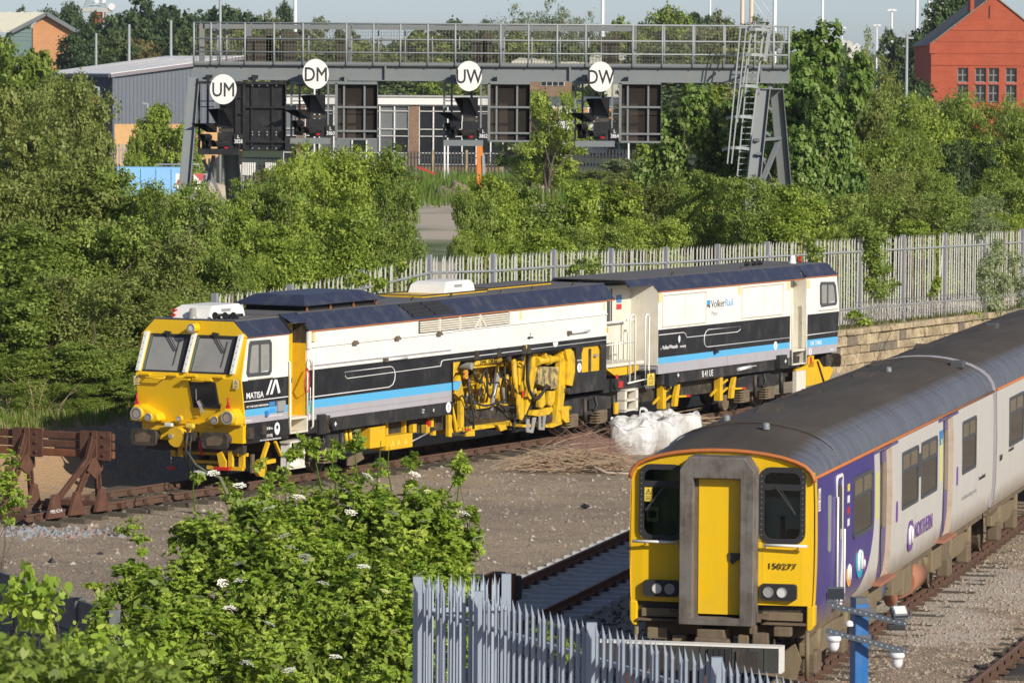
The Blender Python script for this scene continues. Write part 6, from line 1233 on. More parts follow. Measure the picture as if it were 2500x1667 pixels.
# ------------------------------------------------------------------ the four signals hung under the beam
def signal(dx, dyd, dyp, dyb, dyl, black, letters, num, label):
    org = at(1082 + dx, 199, DG - .35); t = thing('railway_signal', label, 'railway signal', org, 0, 'signal heads hung from the gantry')
    fm = M['sigblack'] if black else M['gantry']; K = M['sigblack']
    u = lambda px: (px - 1082) / SG
    def w(py): return (199 - py) / SG
    ext = dyb / SG
    def wb(py): return (199 - py - dyb * (py > 280)) / SG
    def bx(n_, mat, px0, px1, py0, py1, y0=0.0, y1=.08, q=None): q = q or wb; return MB().box(u(px0), u(px1), y0, y1, q(py1), q(py0)).build(n_, mat, t)
    bx('top_bar', fm, 1082, 1292, 198.5, 205.5); bx('side_post', fm, 1082, 1087, 205, 346); bx('bottom_plate', fm, 1084, 1180, 341, 355, -.55, .0); bx('side_post', fm, 1172, 1176, 205, 350); bx('side_post', fm, 1190.5, 1197, 203, 342)
    for py in (236, 276): bx('rung', fm, 1176, 1191, py, py + 2.4)
    for py in (246, 260): bx('rung', fm, 1087, 1120, py, py + 2.2, .2, .26)
    bx('rear_post', fm, 1100, 1105, 205, 300, .5, .58)
    for px in (1102, 1213): bx('hanger', fm, px, px + 7, 186, 205, .05, .2); bx('hanger_clamp', fm, px - 3, px + 13, 183, 192, .2, .36)
    # equipment cage with a meshed face
    for px in (1210, 1260, 1289): bx('cage_upright', fm, px, px + 4.5, 205, 346, .1, .16)
    for py in (258.5, 321.5, 341): bx('cage_bar', fm, 1191, 1292, py, py + 4.6, .06, .12)
    bx('cage_side', fm, 1289, 1293, 203, 345, .1, 1.0); bx('cage_back', M['darkgap'] if black else M['rustmesh'], 1194, 1292, 205, 344, .98, 1.02); bx('cage_floor', fm, 1192, 1292, 343, 346, .1, 1.0); bx('cage_roof', fm, 1192, 1292, 199, 202, .1, 1.0)
    if black:
        bx('cage_sheet', K, 1192, 1292, 205, 344, .18, .20); bx('cage_sheet', K, 1168, 1192, 205, 344, .1, .12); q = MB()
        for px in (1195, 1214, 1230, 1250, 1272):
            for py in (208, 300, 307, 340): q.cbox((u(px), .055, wb(py)), (.04, .01, .04))
        for k in range(9): q.cbox((u(1194), .055, wb(215 + 15 * k)), (.04, .01, .04))
        q.build('bolts', M['steel'], t, kind='stuff')
    else:
        q = MB(); py = 206
        while py < 343: q.box(u(1196), u(1290), .2, .21, wb(py + .9), wb(py)); py += 2.6
        q.build('mesh_sheet', M['rustmesh'], t, kind='stuff')
        q = MB(); px = 1177
        while px < 1190: q.box(u(px), u(px + .5), .05, .055, wb(310), wb(205)); px += 2
        q.build('mesh_sheet', M['rustmesh'], t, kind='stuff')
        q = MB(); px = 1088
        while px < 1106: q.box(u(px), u(px + .5), .05, .055, wb(246), wb(205)); px += 2
        q.build('mesh_sheet', M['wire'], t, kind='stuff')
    wb0 = wb
    def wb(py): return (199 - py - dyl) / SG
    # sun hoods, lamp cases and visors
    def hood_(px0, px1, py0, py1, fx0, fx1, fy, d):
        a = [(u(px0), 0, wb(py0)), (u(px1), 0, wb(py0)), (u(px1), 0, wb(py1)), (u(px0), 0, wb(py1)), (u(fx0), -d, wb(fy)), (u(fx1), -d, wb(fy))]
        MB().add(a, [(0, 1, 2, 3), (0, 4, 5, 1), (1, 5, 2), (0, 3, 4)]).build('sun_hood', K, t)
    hood_(1130, 1167, 237, 284, 1109, 1146, 239, .75); hood_(1104, 1128, 273, 296, 1068, 1100, 274, .7)
    bx('lamp_case', K, 1129, 1169, 296, 339, -.02, .3, wb); bx('lamp_case', K, 1091, 1112, 303, 336, -.02, .3, wb); bx('case_hinge', M['grease'], 1133, 1168, 286, 295, .05, .2, wb)
    def visor(px, py, r, L, half, lens=None, fx=-.26):
        mb = MB(); n = 12; vs = []
        for k in range(n + 1):
            a = (-.15 + 1.3 * k / n) * PI if half else 2 * PI * k / n; ca, sa_ = math.cos(a) * r, math.sin(a) * r
            vs += [(u(px) + ca, 0, wb(py) + sa_), (u(px) + ca + fx, -L, wb(py) + sa_ - .0)]
        mb.add(vs, [(2 * k, 2 * k + 1, 2 * k + 3, 2 * k + 2) for k in range(n)], True); o = mb.build('visor', K, t)
        if lens: MB().disc((u(px), -.03, wb(py) - r * .35), r * .55, .02, 1, 18).build('red_lens', lens, o)
        else: MB().disc((u(px), -.03, wb(py)), r * .9, .02, 1, 14).build('dark_lens', M['glass'], o)
    visor(1150, 326, .14, .55, True, M['redlamp'], -.42); visor(1108, 308, .12, .4, False, None, -.22); visor(1117, 321, .1, .35, False, None, -.18)
    # round route board with letters, number plate
    c = Vector((u(1144.5), -.42, (199 - 186 - dyd) / SG)); Rm = Matrix.Rotation(R(31), 3, 'Z')
    d_ = MB().disc((0, 0, 0), .50, .025, 1, 40); d_.map(lambda x, y, z: tuple(Rm @ Vector((x, y, z)) + c)); d_ = d_.build('route_board', M['disc'], t)
    o = text(letters, .66, M['blackline'], t, (0, 0, 0), FRONT, name='letters', align='CENTER', bold=-.012, sx=.9); o.parent = d_
    for v_ in o.data.vertices: v_.co = Rm @ (Vector(v_.co) + Vector((0, -.016, -.235))) + c
    MB().tube([(c.x + .1, -.2, c.z + .45), (c.x + .1, -.15, c.z - .9)], .04, 6).build('board_post', K, t)
    px0 = 1170; o = MB().box(u(px0), u(px0 + 21), -.12, -.1, (199 - 338 - dyp) / SG, (199 - 312.5 - dyp) / SG).build('number_plate', M['sigblack'], t)
    text('L', .155, M['whiteline'], o, (u(px0 + 10.5), -.125, (199 - 323.5 - dyp) / SG), FRONT, align='CENTER', bold=.008); text(num, .185, M['whiteline'], o, (u(px0 + 10.5), -.125, (199 - 335.5 - dyp) / SG), FRONT, align='CENTER', bold=.008, sx=.76)
    return t
signal(-598, 32, 13, 21, 27, True, 'UM', '3858', 'all black signal head with round board reading UM'); signal(-373, -5, -7, -5, -6, False, 'DM', '3860', 'grey framed signal head with round board reading DM')
signal(0, 0, 0, 0, 0, False, 'UW', '3862', 'grey framed signal head with round board reading UW'); signal(320.5, 1.5, 0, 2, 2, False, 'DW', '3864', 'grey framed signal head with round board reading DW')
# ------------------------------------------------------------------ buildings
def brick(name, c0, c1, mortar, sc_=1.0):
    m, t, b = newmat(name); v = coords(t); s = t.nodes.new('ShaderNodeSeparateXYZ'); t.links.new(v, s.inputs[0]); cb = t.nodes.new('ShaderNodeCombineXYZ')
    t.links.new(math_(t, 'ADD', s.outputs[0], s.outputs[1]), cb.inputs[0]); t.links.new(s.outputs[2], cb.inputs[1])
    k = t.nodes.new('ShaderNodeTexBrick'); t.links.new(cb.outputs[0], k.inputs['Vector']); k.inputs['Color1'].default_value = (*c0, 1); k.inputs['Color2'].default_value = (*c1, 1); k.inputs['Mortar'].default_value = (*mortar, 1)
    k.inputs['Scale'].default_value = 1.0; k.inputs['Brick Width'].default_value = .28 * sc_; k.inputs['Row Height'].default_value = .095 * sc_; k.inputs['Mortar Size'].default_value = .012
    n_ = noise_(t, v, .5, 6); n2 = noise_(t, coords(t, (.25, .25, 3.5)), 1.0, 3)
    c = mixc(t, ramp(t, n_, .4, .7, 0, .5), k.outputs[0], tuple(x * .72 for x in c0)); c = mixc(t, ramp(t, n2, .5, .75, 0, .35), c, tuple(min(1, x * 1.25) for x in c1))
    t.links.new(c, b.inputs['Base Color']); b.inputs['Roughness'].default_value = .9
    return m
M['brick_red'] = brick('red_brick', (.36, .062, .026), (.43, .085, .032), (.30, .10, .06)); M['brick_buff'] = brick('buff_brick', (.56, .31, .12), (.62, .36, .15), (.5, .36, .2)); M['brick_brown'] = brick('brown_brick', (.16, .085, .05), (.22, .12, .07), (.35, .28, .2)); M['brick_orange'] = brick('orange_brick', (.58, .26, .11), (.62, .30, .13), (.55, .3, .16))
M['clad'] = paint('grey_blue_cladding', (.115, .135, .165), .5, (.16, .16, .16), .25); M['clad_shade'] = paint('shade_toned_cladding', (.035, .048, .07), .5, (.08, .08, .09), .2); M['roof_pale'] = paint('pale_sheet_roof', (.80, .79, .77), .5, (.42, .40, .36), .3); M['roof_cream'] = paint('cream_ribbed_roof', (.62, .60, .50), .5, (.45, .42, .34), .3); M['stone_roof'] = mottle('stone_slate_roof', (.23, .21, .165), (.30, .275, .22), 3, .9, (.17, .155, .125)); M['whitewall'] = paint('white_fascia', (.78, .77, .74), .5, (.5, .48, .42), .25)
def corr(mb, p, q, z0, z1f, pitch=.55, d=.05):
    """ribbed cladding between plan points p and q; z1f(t) gives the top edge"""
    p, q = Vector(p), Vector(q); L = (q - p).length; n_ = int(L / pitch); nrm = Vector((-(q - p).y, (q - p).x)).normalized(); vs = []
    for i in range(n_):
        for t_, o in ((i + .0, 0), (i + .55, 0), (i + .68, d), (i + .87, d)):
            tt = min(1, t_ / n_); c = p + (q - p) * tt - nrm * o; vs += [(c.x, c.y, z0), (c.x, c.y, z1f(tt))]
    mb.add(vs, [(2 * k, 2 * k + 2, 2 * k + 3, 2 * k + 1) for k in range(len(vs) // 2 - 1)]); return mb
# grey warehouse
DW_ = 450.0; wc = at(278, 186, DW_); TWh = thing('warehouse', 'big grey ribbed warehouse with pale low pitched roof, upper left', 'warehouse', (wc.x, wc.y, 0)); ze = wc.z; zm = Z(280, 303, DW_)
e0 = Vector((0, 0)); eg = Vector((12.5, 7)); el = Vector((-9, 15)); zrg = Z(470, 150, DW_ + 7) + .35
corr(MB(), eg, e0, zm, lambda t_: zrg + (ze - zrg) * t_, .42, -.05).build('gable_cladding', M['clad'], TWh); corr(MB(), e0, el, zm, lambda t_: ze, .42, -.05).build('side_cladding', M['clad_shade'], TWh)  # side wall's shade is put into darker cladding, and darker brick below
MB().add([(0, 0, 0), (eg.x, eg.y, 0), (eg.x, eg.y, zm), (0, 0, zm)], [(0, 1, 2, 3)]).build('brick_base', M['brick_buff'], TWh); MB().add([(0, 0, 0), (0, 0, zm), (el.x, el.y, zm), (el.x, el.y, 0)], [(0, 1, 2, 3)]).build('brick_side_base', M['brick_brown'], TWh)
MB().add([(-.3, -.4, ze - .05), (eg.x + .2, eg.y - .4, zrg - .05), (eg.x + el.x, eg.y + el.y, zrg), (el.x - .3, el.y, ze), (-.3, -.4, ze + .25), (eg.x + .2, eg.y - .4, zrg + .25), (eg.x + el.x, eg.y + el.y, zrg + .25), (el.x - .3, el.y, ze + .25)], [(4, 5, 6, 7), (0, 1, 5, 4), (3, 0, 4, 7), (0, 3, 2, 1)]).build('roof', M['roof_pale'], TWh)
MB().bar((-.3, -.45, ze + .02), (eg.x + .2, eg.y - .45, zrg + .02), .25, .35).build('verge_trim', paint('purple_grey_trim', (.20, .18, .21)), TWh); MB().bar((-.4, -.4, ze + .0), (el.x - .4, el.y, ze + .0), .25, .3).build('eaves_gutter', paint('dark_gutter', (.12, .11, .13)), TWh); MB().tube([(-.05, -.15, ze), (-.05, -.15, .2)], .13, 6).build('down_pipe', M['clad'], TWh)
for k in range(4): q = .12 + .22 * k; a = e0.lerp(el, q); b_ = a + eg; MB().bar((a.x + eg.x * .15, a.y + eg.y * .15, ze + .27 + (zrg - ze) * .15), (a.x + eg.x * .8, a.y + eg.y * .8, ze + .27 + (zrg - ze) * .8), .5, .04).build('rooflight', M['roof_cream'], TWh)
o = MB().disc((-1.8, 1.6, Z(258, 248, 446)), .35, .15, 1, 14).build('round_sign', flat('red_yellow_sign', (.6, .25, .1)), TWh)
# cream roofed brick hall far left
DH = 620.0; h0 = at(80, 75, DH); TH = thing('brick_hall', 'orange brick hall with cream ribbed roof and grey barge boards, top left corner', 'building', (h0.x, h0.y, 0)); sH = F_PX / DH
hx = lambda px: (px - 80) / sH; hzz = lambda py: Z(80, py, DH)
MB().prism([(hx(80), 0), (hx(200), 0), (hx(193), hzz(80)), (hx(115), hzz(38)), (hx(80), hzz(62))], 0, 1, 1).build('gable_wall', M['brick_orange'], TH); MB().box(hx(20), hx(80), .2, 1, 0, hzz(72)).build('glazed_bay', flat('green_glazing', (.16, .24, .22), .2), TH)
for j in range(3): MB().box(hx(20), hx(80), .12, .2, hzz(80 + 9 * j), hzz(79 + 9 * j)).build('glazing_bar', M['galv'], TH)
MB().bar((hx(30), -.4, hzz(79)), (hx(115), -.4, hzz(34)), .9, .5).build('barge_board', M['gantry'], TH); MB().bar((hx(115), -.4, hzz(34)), (hx(197), -.4, hzz(82)), .9, .5).build('barge_board', M['gantry'], TH)
rv = MB(); nR = 34
for k in range(nR):
    for o_, zz in ((0, .0), (.8, .0), (.85, .12), (.97, .12)):
        t_ = (k + o_) / nR; rv.v += [(hx(30) - 60 * t_ + 0, -.3 + 4 * t_, hzz(80) + zz), (hx(115) - 60 * t_, -.3 + 4 * t_, hzz(31) + zz)]
rv.f = [(2 * k, 2 * k + 1, 2 * k + 3, 2 * k + 2) for k in range(len(rv.v) // 2 - 1)]; rv.m = [0] * len(rv.f); rv.build('ribbed_roof', M['roof_cream'], TH)
# brick tower with radio mast
DT = 760.0; b0 = at(240, 30, DT); sT = F_PX / DT; TT = thing('brick_tower', 'far red brick tower block top carrying radio dishes and a lattice mast', 'building', (b0.x, b0.y, 0)); tz = lambda py: Z(240, py, DT)
MB().box(-1.3, 1.0, 0, 3, 0, tz(30)).build('tower_wall', M['brick_red'], TT); MB().box(-3.2, 2.2, -.2, 3.4, tz(30), tz(20)).build('parapet', M['concrete'], TT)
for x in (-1.3, .9, 1.4): MB().box(x - .15, x + .15, -.35, -.05, 0, tz(29)).build('pilaster', M['concrete'], TT)
lat = MB()
for x0, x1 in ((-2.6, -1.2), (1.2, .2)):
    lat.bar((x0, 1, tz(20)), (x1, 1, tz(-30)), .12)
for k in range(6): lat.bar((-2.4 + k * .25, 1, tz(18 - 8 * k)), (1.0 - k * .15, 1, tz(12 - 8 * k)), .08); lat.bar((1.0 - k * .15, 1, tz(18 - 8 * k)), (-2.4 + k * .25, 1, tz(12 - 8 * k)), .08)
lat.build('lattice_mast', M['gantry'], TT, kind='stuff')
for x, py, r in ((2.3, 17, .6), (-.2, 4, .4), (1.0, 4, .35)): MB().disc((x, -.2, tz(py)), r, .4, 1, 14).build('dish', M['plastic_white'], TT)
# glazed office with white fascia
DO = 436.0; o0 = at(700, 236, DO); sO = F_PX / DO; TO = thing('office_building', 'low flat roofed office with white fascia, tall grey windows and brown brick pier', 'building', (o0.x, o0.y, 0)); ox = lambda px: (px - 700) / sO; oz = lambda py: Z(700, py, DO)
MB().box(ox(690), ox(1230), .3, 12, 0, oz(238)).build('block', M['brick_brown'], TO); MB().box(ox(690), ox(1230), -.3, .3, oz(254), oz(235)).build('fascia', M['whitewall'], TO); MB().box(ox(688), ox(1232), -.5, 12.2, oz(235), oz(232)).build('roof_edge', M['concrete'], TO)
for a, b_ in ((998, 1023), (726, 745)): MB().box(ox(a), ox(b_), -.05, .3, 0, oz(254)).build('brick_pier', M['brick_brown'], TO)
xs = (692, 726, 745, 780, 815, 860, 895, 927, 963, 998, 1023, 1058, 1093, 1128, 1163, 1198, 1228); zs = (256, 270, 314, 331, 372, 400)
gm = [M['glass'], flat('patterned_grey_glass', (.15, .16, .16), .3), flat('curtained_glass', (.10, .105, .11), .25)]
rw_ = random.Random(8)
for a, b_ in zip(xs, xs[1:]):
    if (a, b_) in ((998, 1023), (726, 745)): continue
    wdw = ring(MB(), [(ox(a), oz(400)), (ox(b_), oz(400)), (ox(b_), oz(256)), (ox(a), oz(256))], [(ox(a) + .06, oz(399)), (ox(b_) - .06, oz(399)), (ox(b_) - .06, oz(257.5)), (ox(a) + .06, oz(257.5))], .0, .29, 1)
    for zc in zs[1:-1]: wdw.box(ox(a), ox(b_), -.0, .25, oz(zc) - .03, oz(zc) + .03)
    wdw = wdw.build('window', M['whitewall'], TO)
    for z1, z0 in zip(zs, zs[1:]): MB().box(ox(a) + .05, ox(b_) - .05, .2, .28, oz(z0), oz(z1)).build('pane', gm[0] if a > 1020 else rw_.choice(gm), wdw)
# brown brick and white panelled block behind
DB = 520.0; b0 = at(1320, 198, DB); sB = F_PX / DB; TBk = thing('brick_block', 'brown brick block with slate band and white framed windows behind the DW signal', 'building', (b0.x, b0.y, 0)); bx_ = lambda px: (px - 1320) / sB; bz_ = lambda py: Z(1320, py, DB)
MB().box(bx_(1270), bx_(1396), 0, 8, 0, bz_(196)).build('brick_wall', M['brick_brown'], TBk)
w = MB().box(bx_(1320), bx_(1378), -.1, .02, bz_(210), bz_(199)).build('window', M['whitewall'], TBk)
for k in range(4): MB().box(bx_(1321.5 + 14.2 * k), bx_(1334 + 14.2 * k), -.14, -.1, bz_(209), bz_(200)).build('pane', M['glass'], w)
MB().prism([(-3, bz_(257)), (-.2, bz_(257)), (2, bz_(238)), (0, bz_(236)), (-3, bz_(255))], bx_(1340), bx_(1660), 0).build('slate_roof', M['clad'], TBk); MB().box(bx_(1345), bx_(1660), -2.9, -2.4, 0, bz_(258)).build('front_wall', M['whitewall'], TBk)
for r0, r1 in ((264, 294), (318, 345), (372, 388)):
    for k in range(14):
        a = 1350 + 22 * k; w = MB().box(bx_(a), bx_(a + 19), -2.96, -2.9, bz_(r1), bz_(r0)).build('window', M['brick_orange'] if k % 3 == 0 and r0 == 264 else M['glass'], TBk)
for px in (1365, 1385, 1420, 1480): MB().box(bx_(px - 2), bx_(px + 2), -3.1, -2.95, 0, bz_(258)).build('white_column', M['whitewall'], TBk)
MB().box(bx_(1400), bx_(1660), -3.2, -3.0, bz_(296), bz_(302) + .2).build('blue_grey_panel', M['clad'], TBk)
# long cream shed seen through the gantry rails
DS = 545.0; b0 = at(1500, 140, DS); sS = F_PX / DS; TSh = thing('long_shed', 'long low cream shed roof seen through the gantry railings', 'building', (b0.x, b0.y, 0)); sx_ = lambda px: (px - 1500) / sS; sz_ = lambda py: Z(1500, py, DS)
MB().add([(sx_(1240), 0, 0), (sx_(1795), 0, 0), (sx_(1795), 0, sz_(156)), (sx_(1250), 0, sz_(152)), (sx_(1295), 6, sz_(129)), (sx_(1795), 6, sz_(129))], [(0, 1, 2, 3), (3, 2, 5, 4)]).build('shed_roof', M['roof_cream'], TSh); MB().box(sx_(1380), sx_(1384), 3, 3.5, sz_(140), sz_(121)).build('roof_vent', M['roof_pale'], TSh)
# red brick gabled building
DR = 380.0; b0 = at(2424, 200, DR); sR = F_PX / DR; TR_ = thing('gabled_building', 'tall red brick gabled building with small paned windows, top right corner', 'building', (b0.x, b0.y, 0)); rx = lambda px: (px - 2424) / sR; rz_ = lambda py: Z(2424, py, DR)
wr = (2337.5, 2363.7), (2380.5, 2407.5), (2413, 2438.7), (2455, 2482), (2500, 2527); rws = ((166.5, 201.5), (207, 250))
cuts_x = [2273] + [v for p in wr for v in p] + [2576]
def rwall(a, b_, py0, py1): MB().box(rx(a), rx(b_), 0, .5, rz_(py1), rz_(py0)).build('wall', M['brick_red'], TR_)
MB().prism([(rx(2273), rz_(158)), (rx(2576), rz_(158)), (rx(2576), rz_(109)), (rx(2424), rz_(-9)), (rx(2273), rz_(109))], 0, .5, 1).build('gable', M['brick_red'], TR_)
MB().box(rx(2272.6), rx(2576.4), -.02, .5, 0, rz_(252)).build('wall', M['brick_red'], TR_)
for i in range(0, len(cuts_x), 2): rwall(cuts_x[i], cuts_x[i + 1], 158, 252)
for a, b_ in wr:
    rwall(a, b_, 158, 166.5); MB().box(rx(a), rx(b_), -.04, .3, rz_(207), rz_(201.5)).build('red_sill', paint('red_stone', (.42, .09, .06)), TR_)
    for p0_, p1_ in rws:
        w = MB().box(rx(a), rx(b_), .28, .34, rz_(p1_), rz_(p0_)).build('window', M['glass'], TR_); mid = (a + b_) / 2; h_ = MB()
        h_.box(rx(mid) - .05, rx(mid) + .05, .2, .28, rz_(p1_), rz_(p0_)); h_.box(rx(a), rx(mid) - .05, .21, .28, rz_((p0_ + p1_) / 2) - .05, rz_((p0_ + p1_) / 2) + .05).box(rx(mid) + .05, rx(b_), .21, .28, rz_((p0_ + p1_) / 2) - .05, rz_((p0_ + p1_) / 2) + .05)
        h_.build('glazing_bars', M['gantry'], w, kind='stuff'); ring(MB(), [(rx(a), rz_(p1_)), (rx(b_), rz_(p1_)), (rx(b_), rz_(p0_)), (rx(a), rz_(p0_))], [(rx(a) + .08, rz_(p1_) + .08), (rx(b_) - .08, rz_(p1_) + .08), (rx(b_) - .08, rz_(p0_) - .08), (rx(a) + .08, rz_(p0_) - .08)], .16, .28, 1).build('frame', M['gantry'], w)
for z_, w_ in ((158, .06), (72, .05), (128, .04), (100, .04)): 
    hw = 151 if z_ > 109 else 151 * (z_ + 9) / 118; MB().box(rx(2424 - hw), rx(2424 + hw), -w_, .0, rz_(z_ + 3), rz_(z_)).build('string_course', M['brick_red'], TR_)
MB().box(rx(2412) , rx(2414.5), -.03, .01, rz_(46), rz_(15)).build('slit', M['darkgap'], TR_); MB().box(rx(2272) - .1, rx(2284), -.12, .6, rz_(132), rz_(106)).build('kneeler', M['brick_red'], TR_)
for s_ in (-1, 1):
    MB().add([(rx(2424), -.15 if s_ > 0 else .5, rz_(-12)), (rx(2424 + s_ * 158), -.15 if s_ > 0 else .5, rz_(112)), (rx(2424 + s_ * 158), 16, rz_(112)), (rx(2424), 16, rz_(-12)), (rx(2424), -.15 if s_ > 0 else .5, rz_(-9)), (rx(2424 + s_ * 158), -.15 if s_ > 0 else .5, rz_(115))], [(0, 1, 2, 3), (0, 4, 5, 1)]).build('roof', M['stone_roof'], TR_)
MB().box(rx(2273), rx(2576), .5, 16, 0, rz_(109)).build('side_walls', M['brick_red'], TR_); MB().box(rx(2369), rx(2378), .6, 3, rz_(60), rz_(-12)).build('chimney', M['brick_red'], TR_)
# ------------------------------------------------------------------ masts and lamp posts
def mast(px, py0, py1, d, r, mat, label, head=None, name='mast', cat='mast'):
    b_ = at(px, py1, d); zt_ = Z(px, py0, d) if py0 > 0 else Z(px, 0, d) + 6; t = thing(name, label, cat, (b_.x, d, 0))
    MB().tube([(0, 0, 0), (0, 0, zt_)], [r, r * .75], 8).build('pole', mat, t); s_ = d / F_PX
    if head == 'arm': MB().bar((0, 0, zt_ - .05), (-12 * s_, 0, zt_ + .05), .12).build('lamp_arm', mat, t)
    if head == 'arm2': MB().bar((0, 0, zt_ - .05), (-10 * s_, 0, zt_ + .1), .14).build('lamp_arm', mat, t); MB().bar((0, 0, zt_ - 12 * s_), (16 * s_, 0, zt_ - 12 * s_), .14).build('lamp_arm', mat, t)
    if head == 'tee':
        MB().box(-8 * s_, 8 * s_, -.2, .2, zt_ - .1, zt_ + .12).build('lamp_arm', mat, t)
        for k in (-1, 1): MB().box(k * 6 * s_ - .35, k * 6 * s_ + .35, -.3, .3, zt_ - .2, zt_ + .05).build('lamp_head', M['plastic_white'], t)
    return t
PW = M['plastic_white']; PG = M['gantry_lite']; PB = flat('beige_mast_paint', (.62, .50, .36), .5)
for a in ((537, 0, 330, 300, .11, PG, 'grey mast rising behind the left end of the gantry'), (720, 0, 230, 560, .28, PW, 'thick white mast above the DM signal'), (1470, 0, 230, 560, .26, PW, 'thin white mast above the DW signal'),
          (1811, 0, 190, 620, .34, PB, 'beige mast, left one of the thick pair at the top right of the gantry'), (1833, 0, 190, 620, .34, PB, 'beige mast, right one of the thick pair at the top right of the gantry'), (1732, 0, 190, 620, .18, PW, 'faint thin white mast left of the two beige ones'),
          (1890, 0, 190, 560, .3, PW, 'white mast directly above the gantry ladder'), (2006, 0, 230, 560, .2, PW, 'slim white mast alone against the sky right of the gantry'), (2236.5, 0, 230, 560, .24, PW, 'white mast left of the dark tree beside the red brick building'), (2267, 0, 230, 560, .34, PW, 'thickest white mast rising from the dark tree'),
          (2284, 0, 230, 620, .2, PW, 'slim white mast just right of the thickest one'), (2299, 0, 230, 620, .2, PW, 'rightmost slim white mast beside the red brick gable')): mast(*a)
for a in ((234.5, 82, 300, 470, .16, PG, 'grey lighting column, left one of three above the warehouse roof'), (315, 60, 300, 470, .18, PG, 'grey lighting column, middle one of three above the warehouse roof'), (417, 50, 300, 470, .18, PG, 'grey lighting column, right one of three above the warehouse roof')): mast(*a, name='lighting_column', cat='lamp post')
for a in ((240.5, 213, 400, 380, .14, PG, 'grey street lamp standing before the dark end wall of the warehouse', 'arm'), (360, 253, 400, 390, .12, PG, 'small street lamp before the ribbed warehouse gable', 'arm'), (2212, 81, 300, 300, .12, PG, 'grey street lamp with two arms left of the red brick building', 'arm2'), (2119, 85, 300, 330, .1, PG, 'grey street lamp half hidden by the drooping birch'),
          (2175, 25, 250, 700, .22, PW, 'tall floodlight column with flat white head right of the gantry', 'tee'), (2054, 68, 250, 900, .16, PW, 'distant double headed lamp, left of the drooping birch', 'tee'), (2139, 62, 250, 900, .18, PW, 'distant double headed lamp right of the drooping birch', 'tee')): mast(*a[:7], head=a[7] if len(a) > 7 else None, name='street_lamp', cat='lamp post')
for k, (px, py0) in enumerate(((767, 200), (752, 360), (1093, 350), (1085, 350), (1534, 350))): mast(px, py0, 430, 400, .1, PW, ('white lamp post between the DM signal and the office', 'white post below the DM signal with yellow marker', 'white post in front of the dark fence, right of the pair', 'white post in front of the dark fence, left of the pair', 'white post in front of the dark fence under the DW signal')[k], name='post', cat='post')
t = mast(160, 300, 420, 260, .09, M['yellow'], 'short bright yellow post among the shrubs at the left', name='marker_post', cat='post')
for a, b_ in (((1837, 0), (1870, 48)), ((1858, 0), (1885, 42))): tag(MB().tube([at(a[0], a[1], 620), at(b_[0], b_[1], 620)], .05, 4).build('guy_wire', PW), ('guy wire slanting from the beige masts, ' + ('left' if a[0] < 1850 else 'right') + ' one'), 'wire')
# ------------------------------------------------------------------ site fences, hoardings, digger, spoil heap
def farfence(px0, px1, d, py_t, py_b, mat, label, post=None, pitch=.30):
    x0, x1 = X(px0, d), X(px1, d); zt_ = Z((px0 + px1) / 2, py_t, d); zb_ = min(Z((px0 + px1) / 2, py_b, d), .1); t = thing('palisade_fence', label, 'fence', ((x0 + x1) / 2, d, 0)); n_ = int((x1 - x0) / pitch); base = None; xm = (x0 + x1) / 2
    for i in range(n_):
        x = x0 + pitch * i - xm
        if base is None: base = o = MB().box(-.075, .075, -.02, .02, zb_, zt_).build('pale', mat, t); o.location.x = x
        else: inst(base, t, (x, 0, 0))
    for q in (.2, .8): MB().box(x0 - xm, x1 - xm, .02, .07, zb_ + (zt_ - zb_) * q - .04, zb_ + (zt_ - zb_) * q + .04).build('rail', mat, t)
    for px in post or (): MB().box(X(px, d) - xm - .09, X(px, d) - xm + .09, -.12, .0, zb_, zt_ + .15).build('concrete_post', M['stone'], t)
    return t
DKF = flat('dark_fence_paint', (.03, .033, .036), .6)
farfence(985, 1300, 400, 371, 432, DKF, 'dark palisade fence in front of the office, with tan posts', (1055, 1137, 1222)); farfence(1306, 1590, 402, 365, 430, DKF, 'dark palisade fence before the white panelled block', (1307, 1392, 1555)); farfence(470, 730, 330, 388, 470, DKF, 'dark palisade fence below the UM signal'); farfence(205, 420, 420, 352, 400, M['galv'], 'pale grey palisade fence at the foot of the warehouse')
def slatboard(px0, px1, py0, py1, d, label, red=False):
    x0, x1 = X(px0, d), X(px1, d); t = thing('slatted_board', label, 'barrier', ((x0 + x1) / 2, d, 0)); w = x1 - x0; n_ = max(3, int((px1 - px0) / 4.2)); z0, z1 = Z(px0, py1, d), Z(px0, py0, d)
    for i in range(n_): MB().box(-w / 2 + w * i / n_, -w / 2 + w * (i + .62) / n_, -.04, .04, z0, z1).build('slat', M['white'], t)
    for zz in (z0 + .1, z1 - .2): MB().box(-w / 2, w / 2, .04, .09, zz, zz + .1).build('rail', M['red'] if red else M['galv'], t)
    for s_ in (-1, 1): MB().box(s_ * w * .45 - .05, s_ * w * .45 + .05, .09, .16, 0, z1).build('leg', M['galv'], t)
slatboard(591, 623, 397, 428, 326, 'larger white slatted board below the black UM signal'); slatboard(647, 674, 397, 432, 326, 'white slatted board right of the larger one'); slatboard(578, 588, 402, 422, 325, 'narrow white and red board beside the gantry leg', True)
d = 240; x0, x1 = X(232, d), X(455, d); t = thing('site_cabin', 'light blue site cabin half hidden by shrubs at the left', 'cabin', ((x0 + x1) / 2, d, 0)); LB = paint('sky_blue_cabin', (.22, .48, .80), .5, (.4, .45, .5), .25); w = x1 - x0
MB().box(-w / 2, w / 2, 0, 2.6, Z(340, 480, d), Z(340, 409, d)).build('cabin_wall', LB, t); 
for k in range(6): MB().box(-w / 2 + w * k / 6, -w / 2 + w * k / 6 + .06, -.05, 0, Z(340, 470, d), Z(340, 412, d)).build('cabin_rib', LB, t)
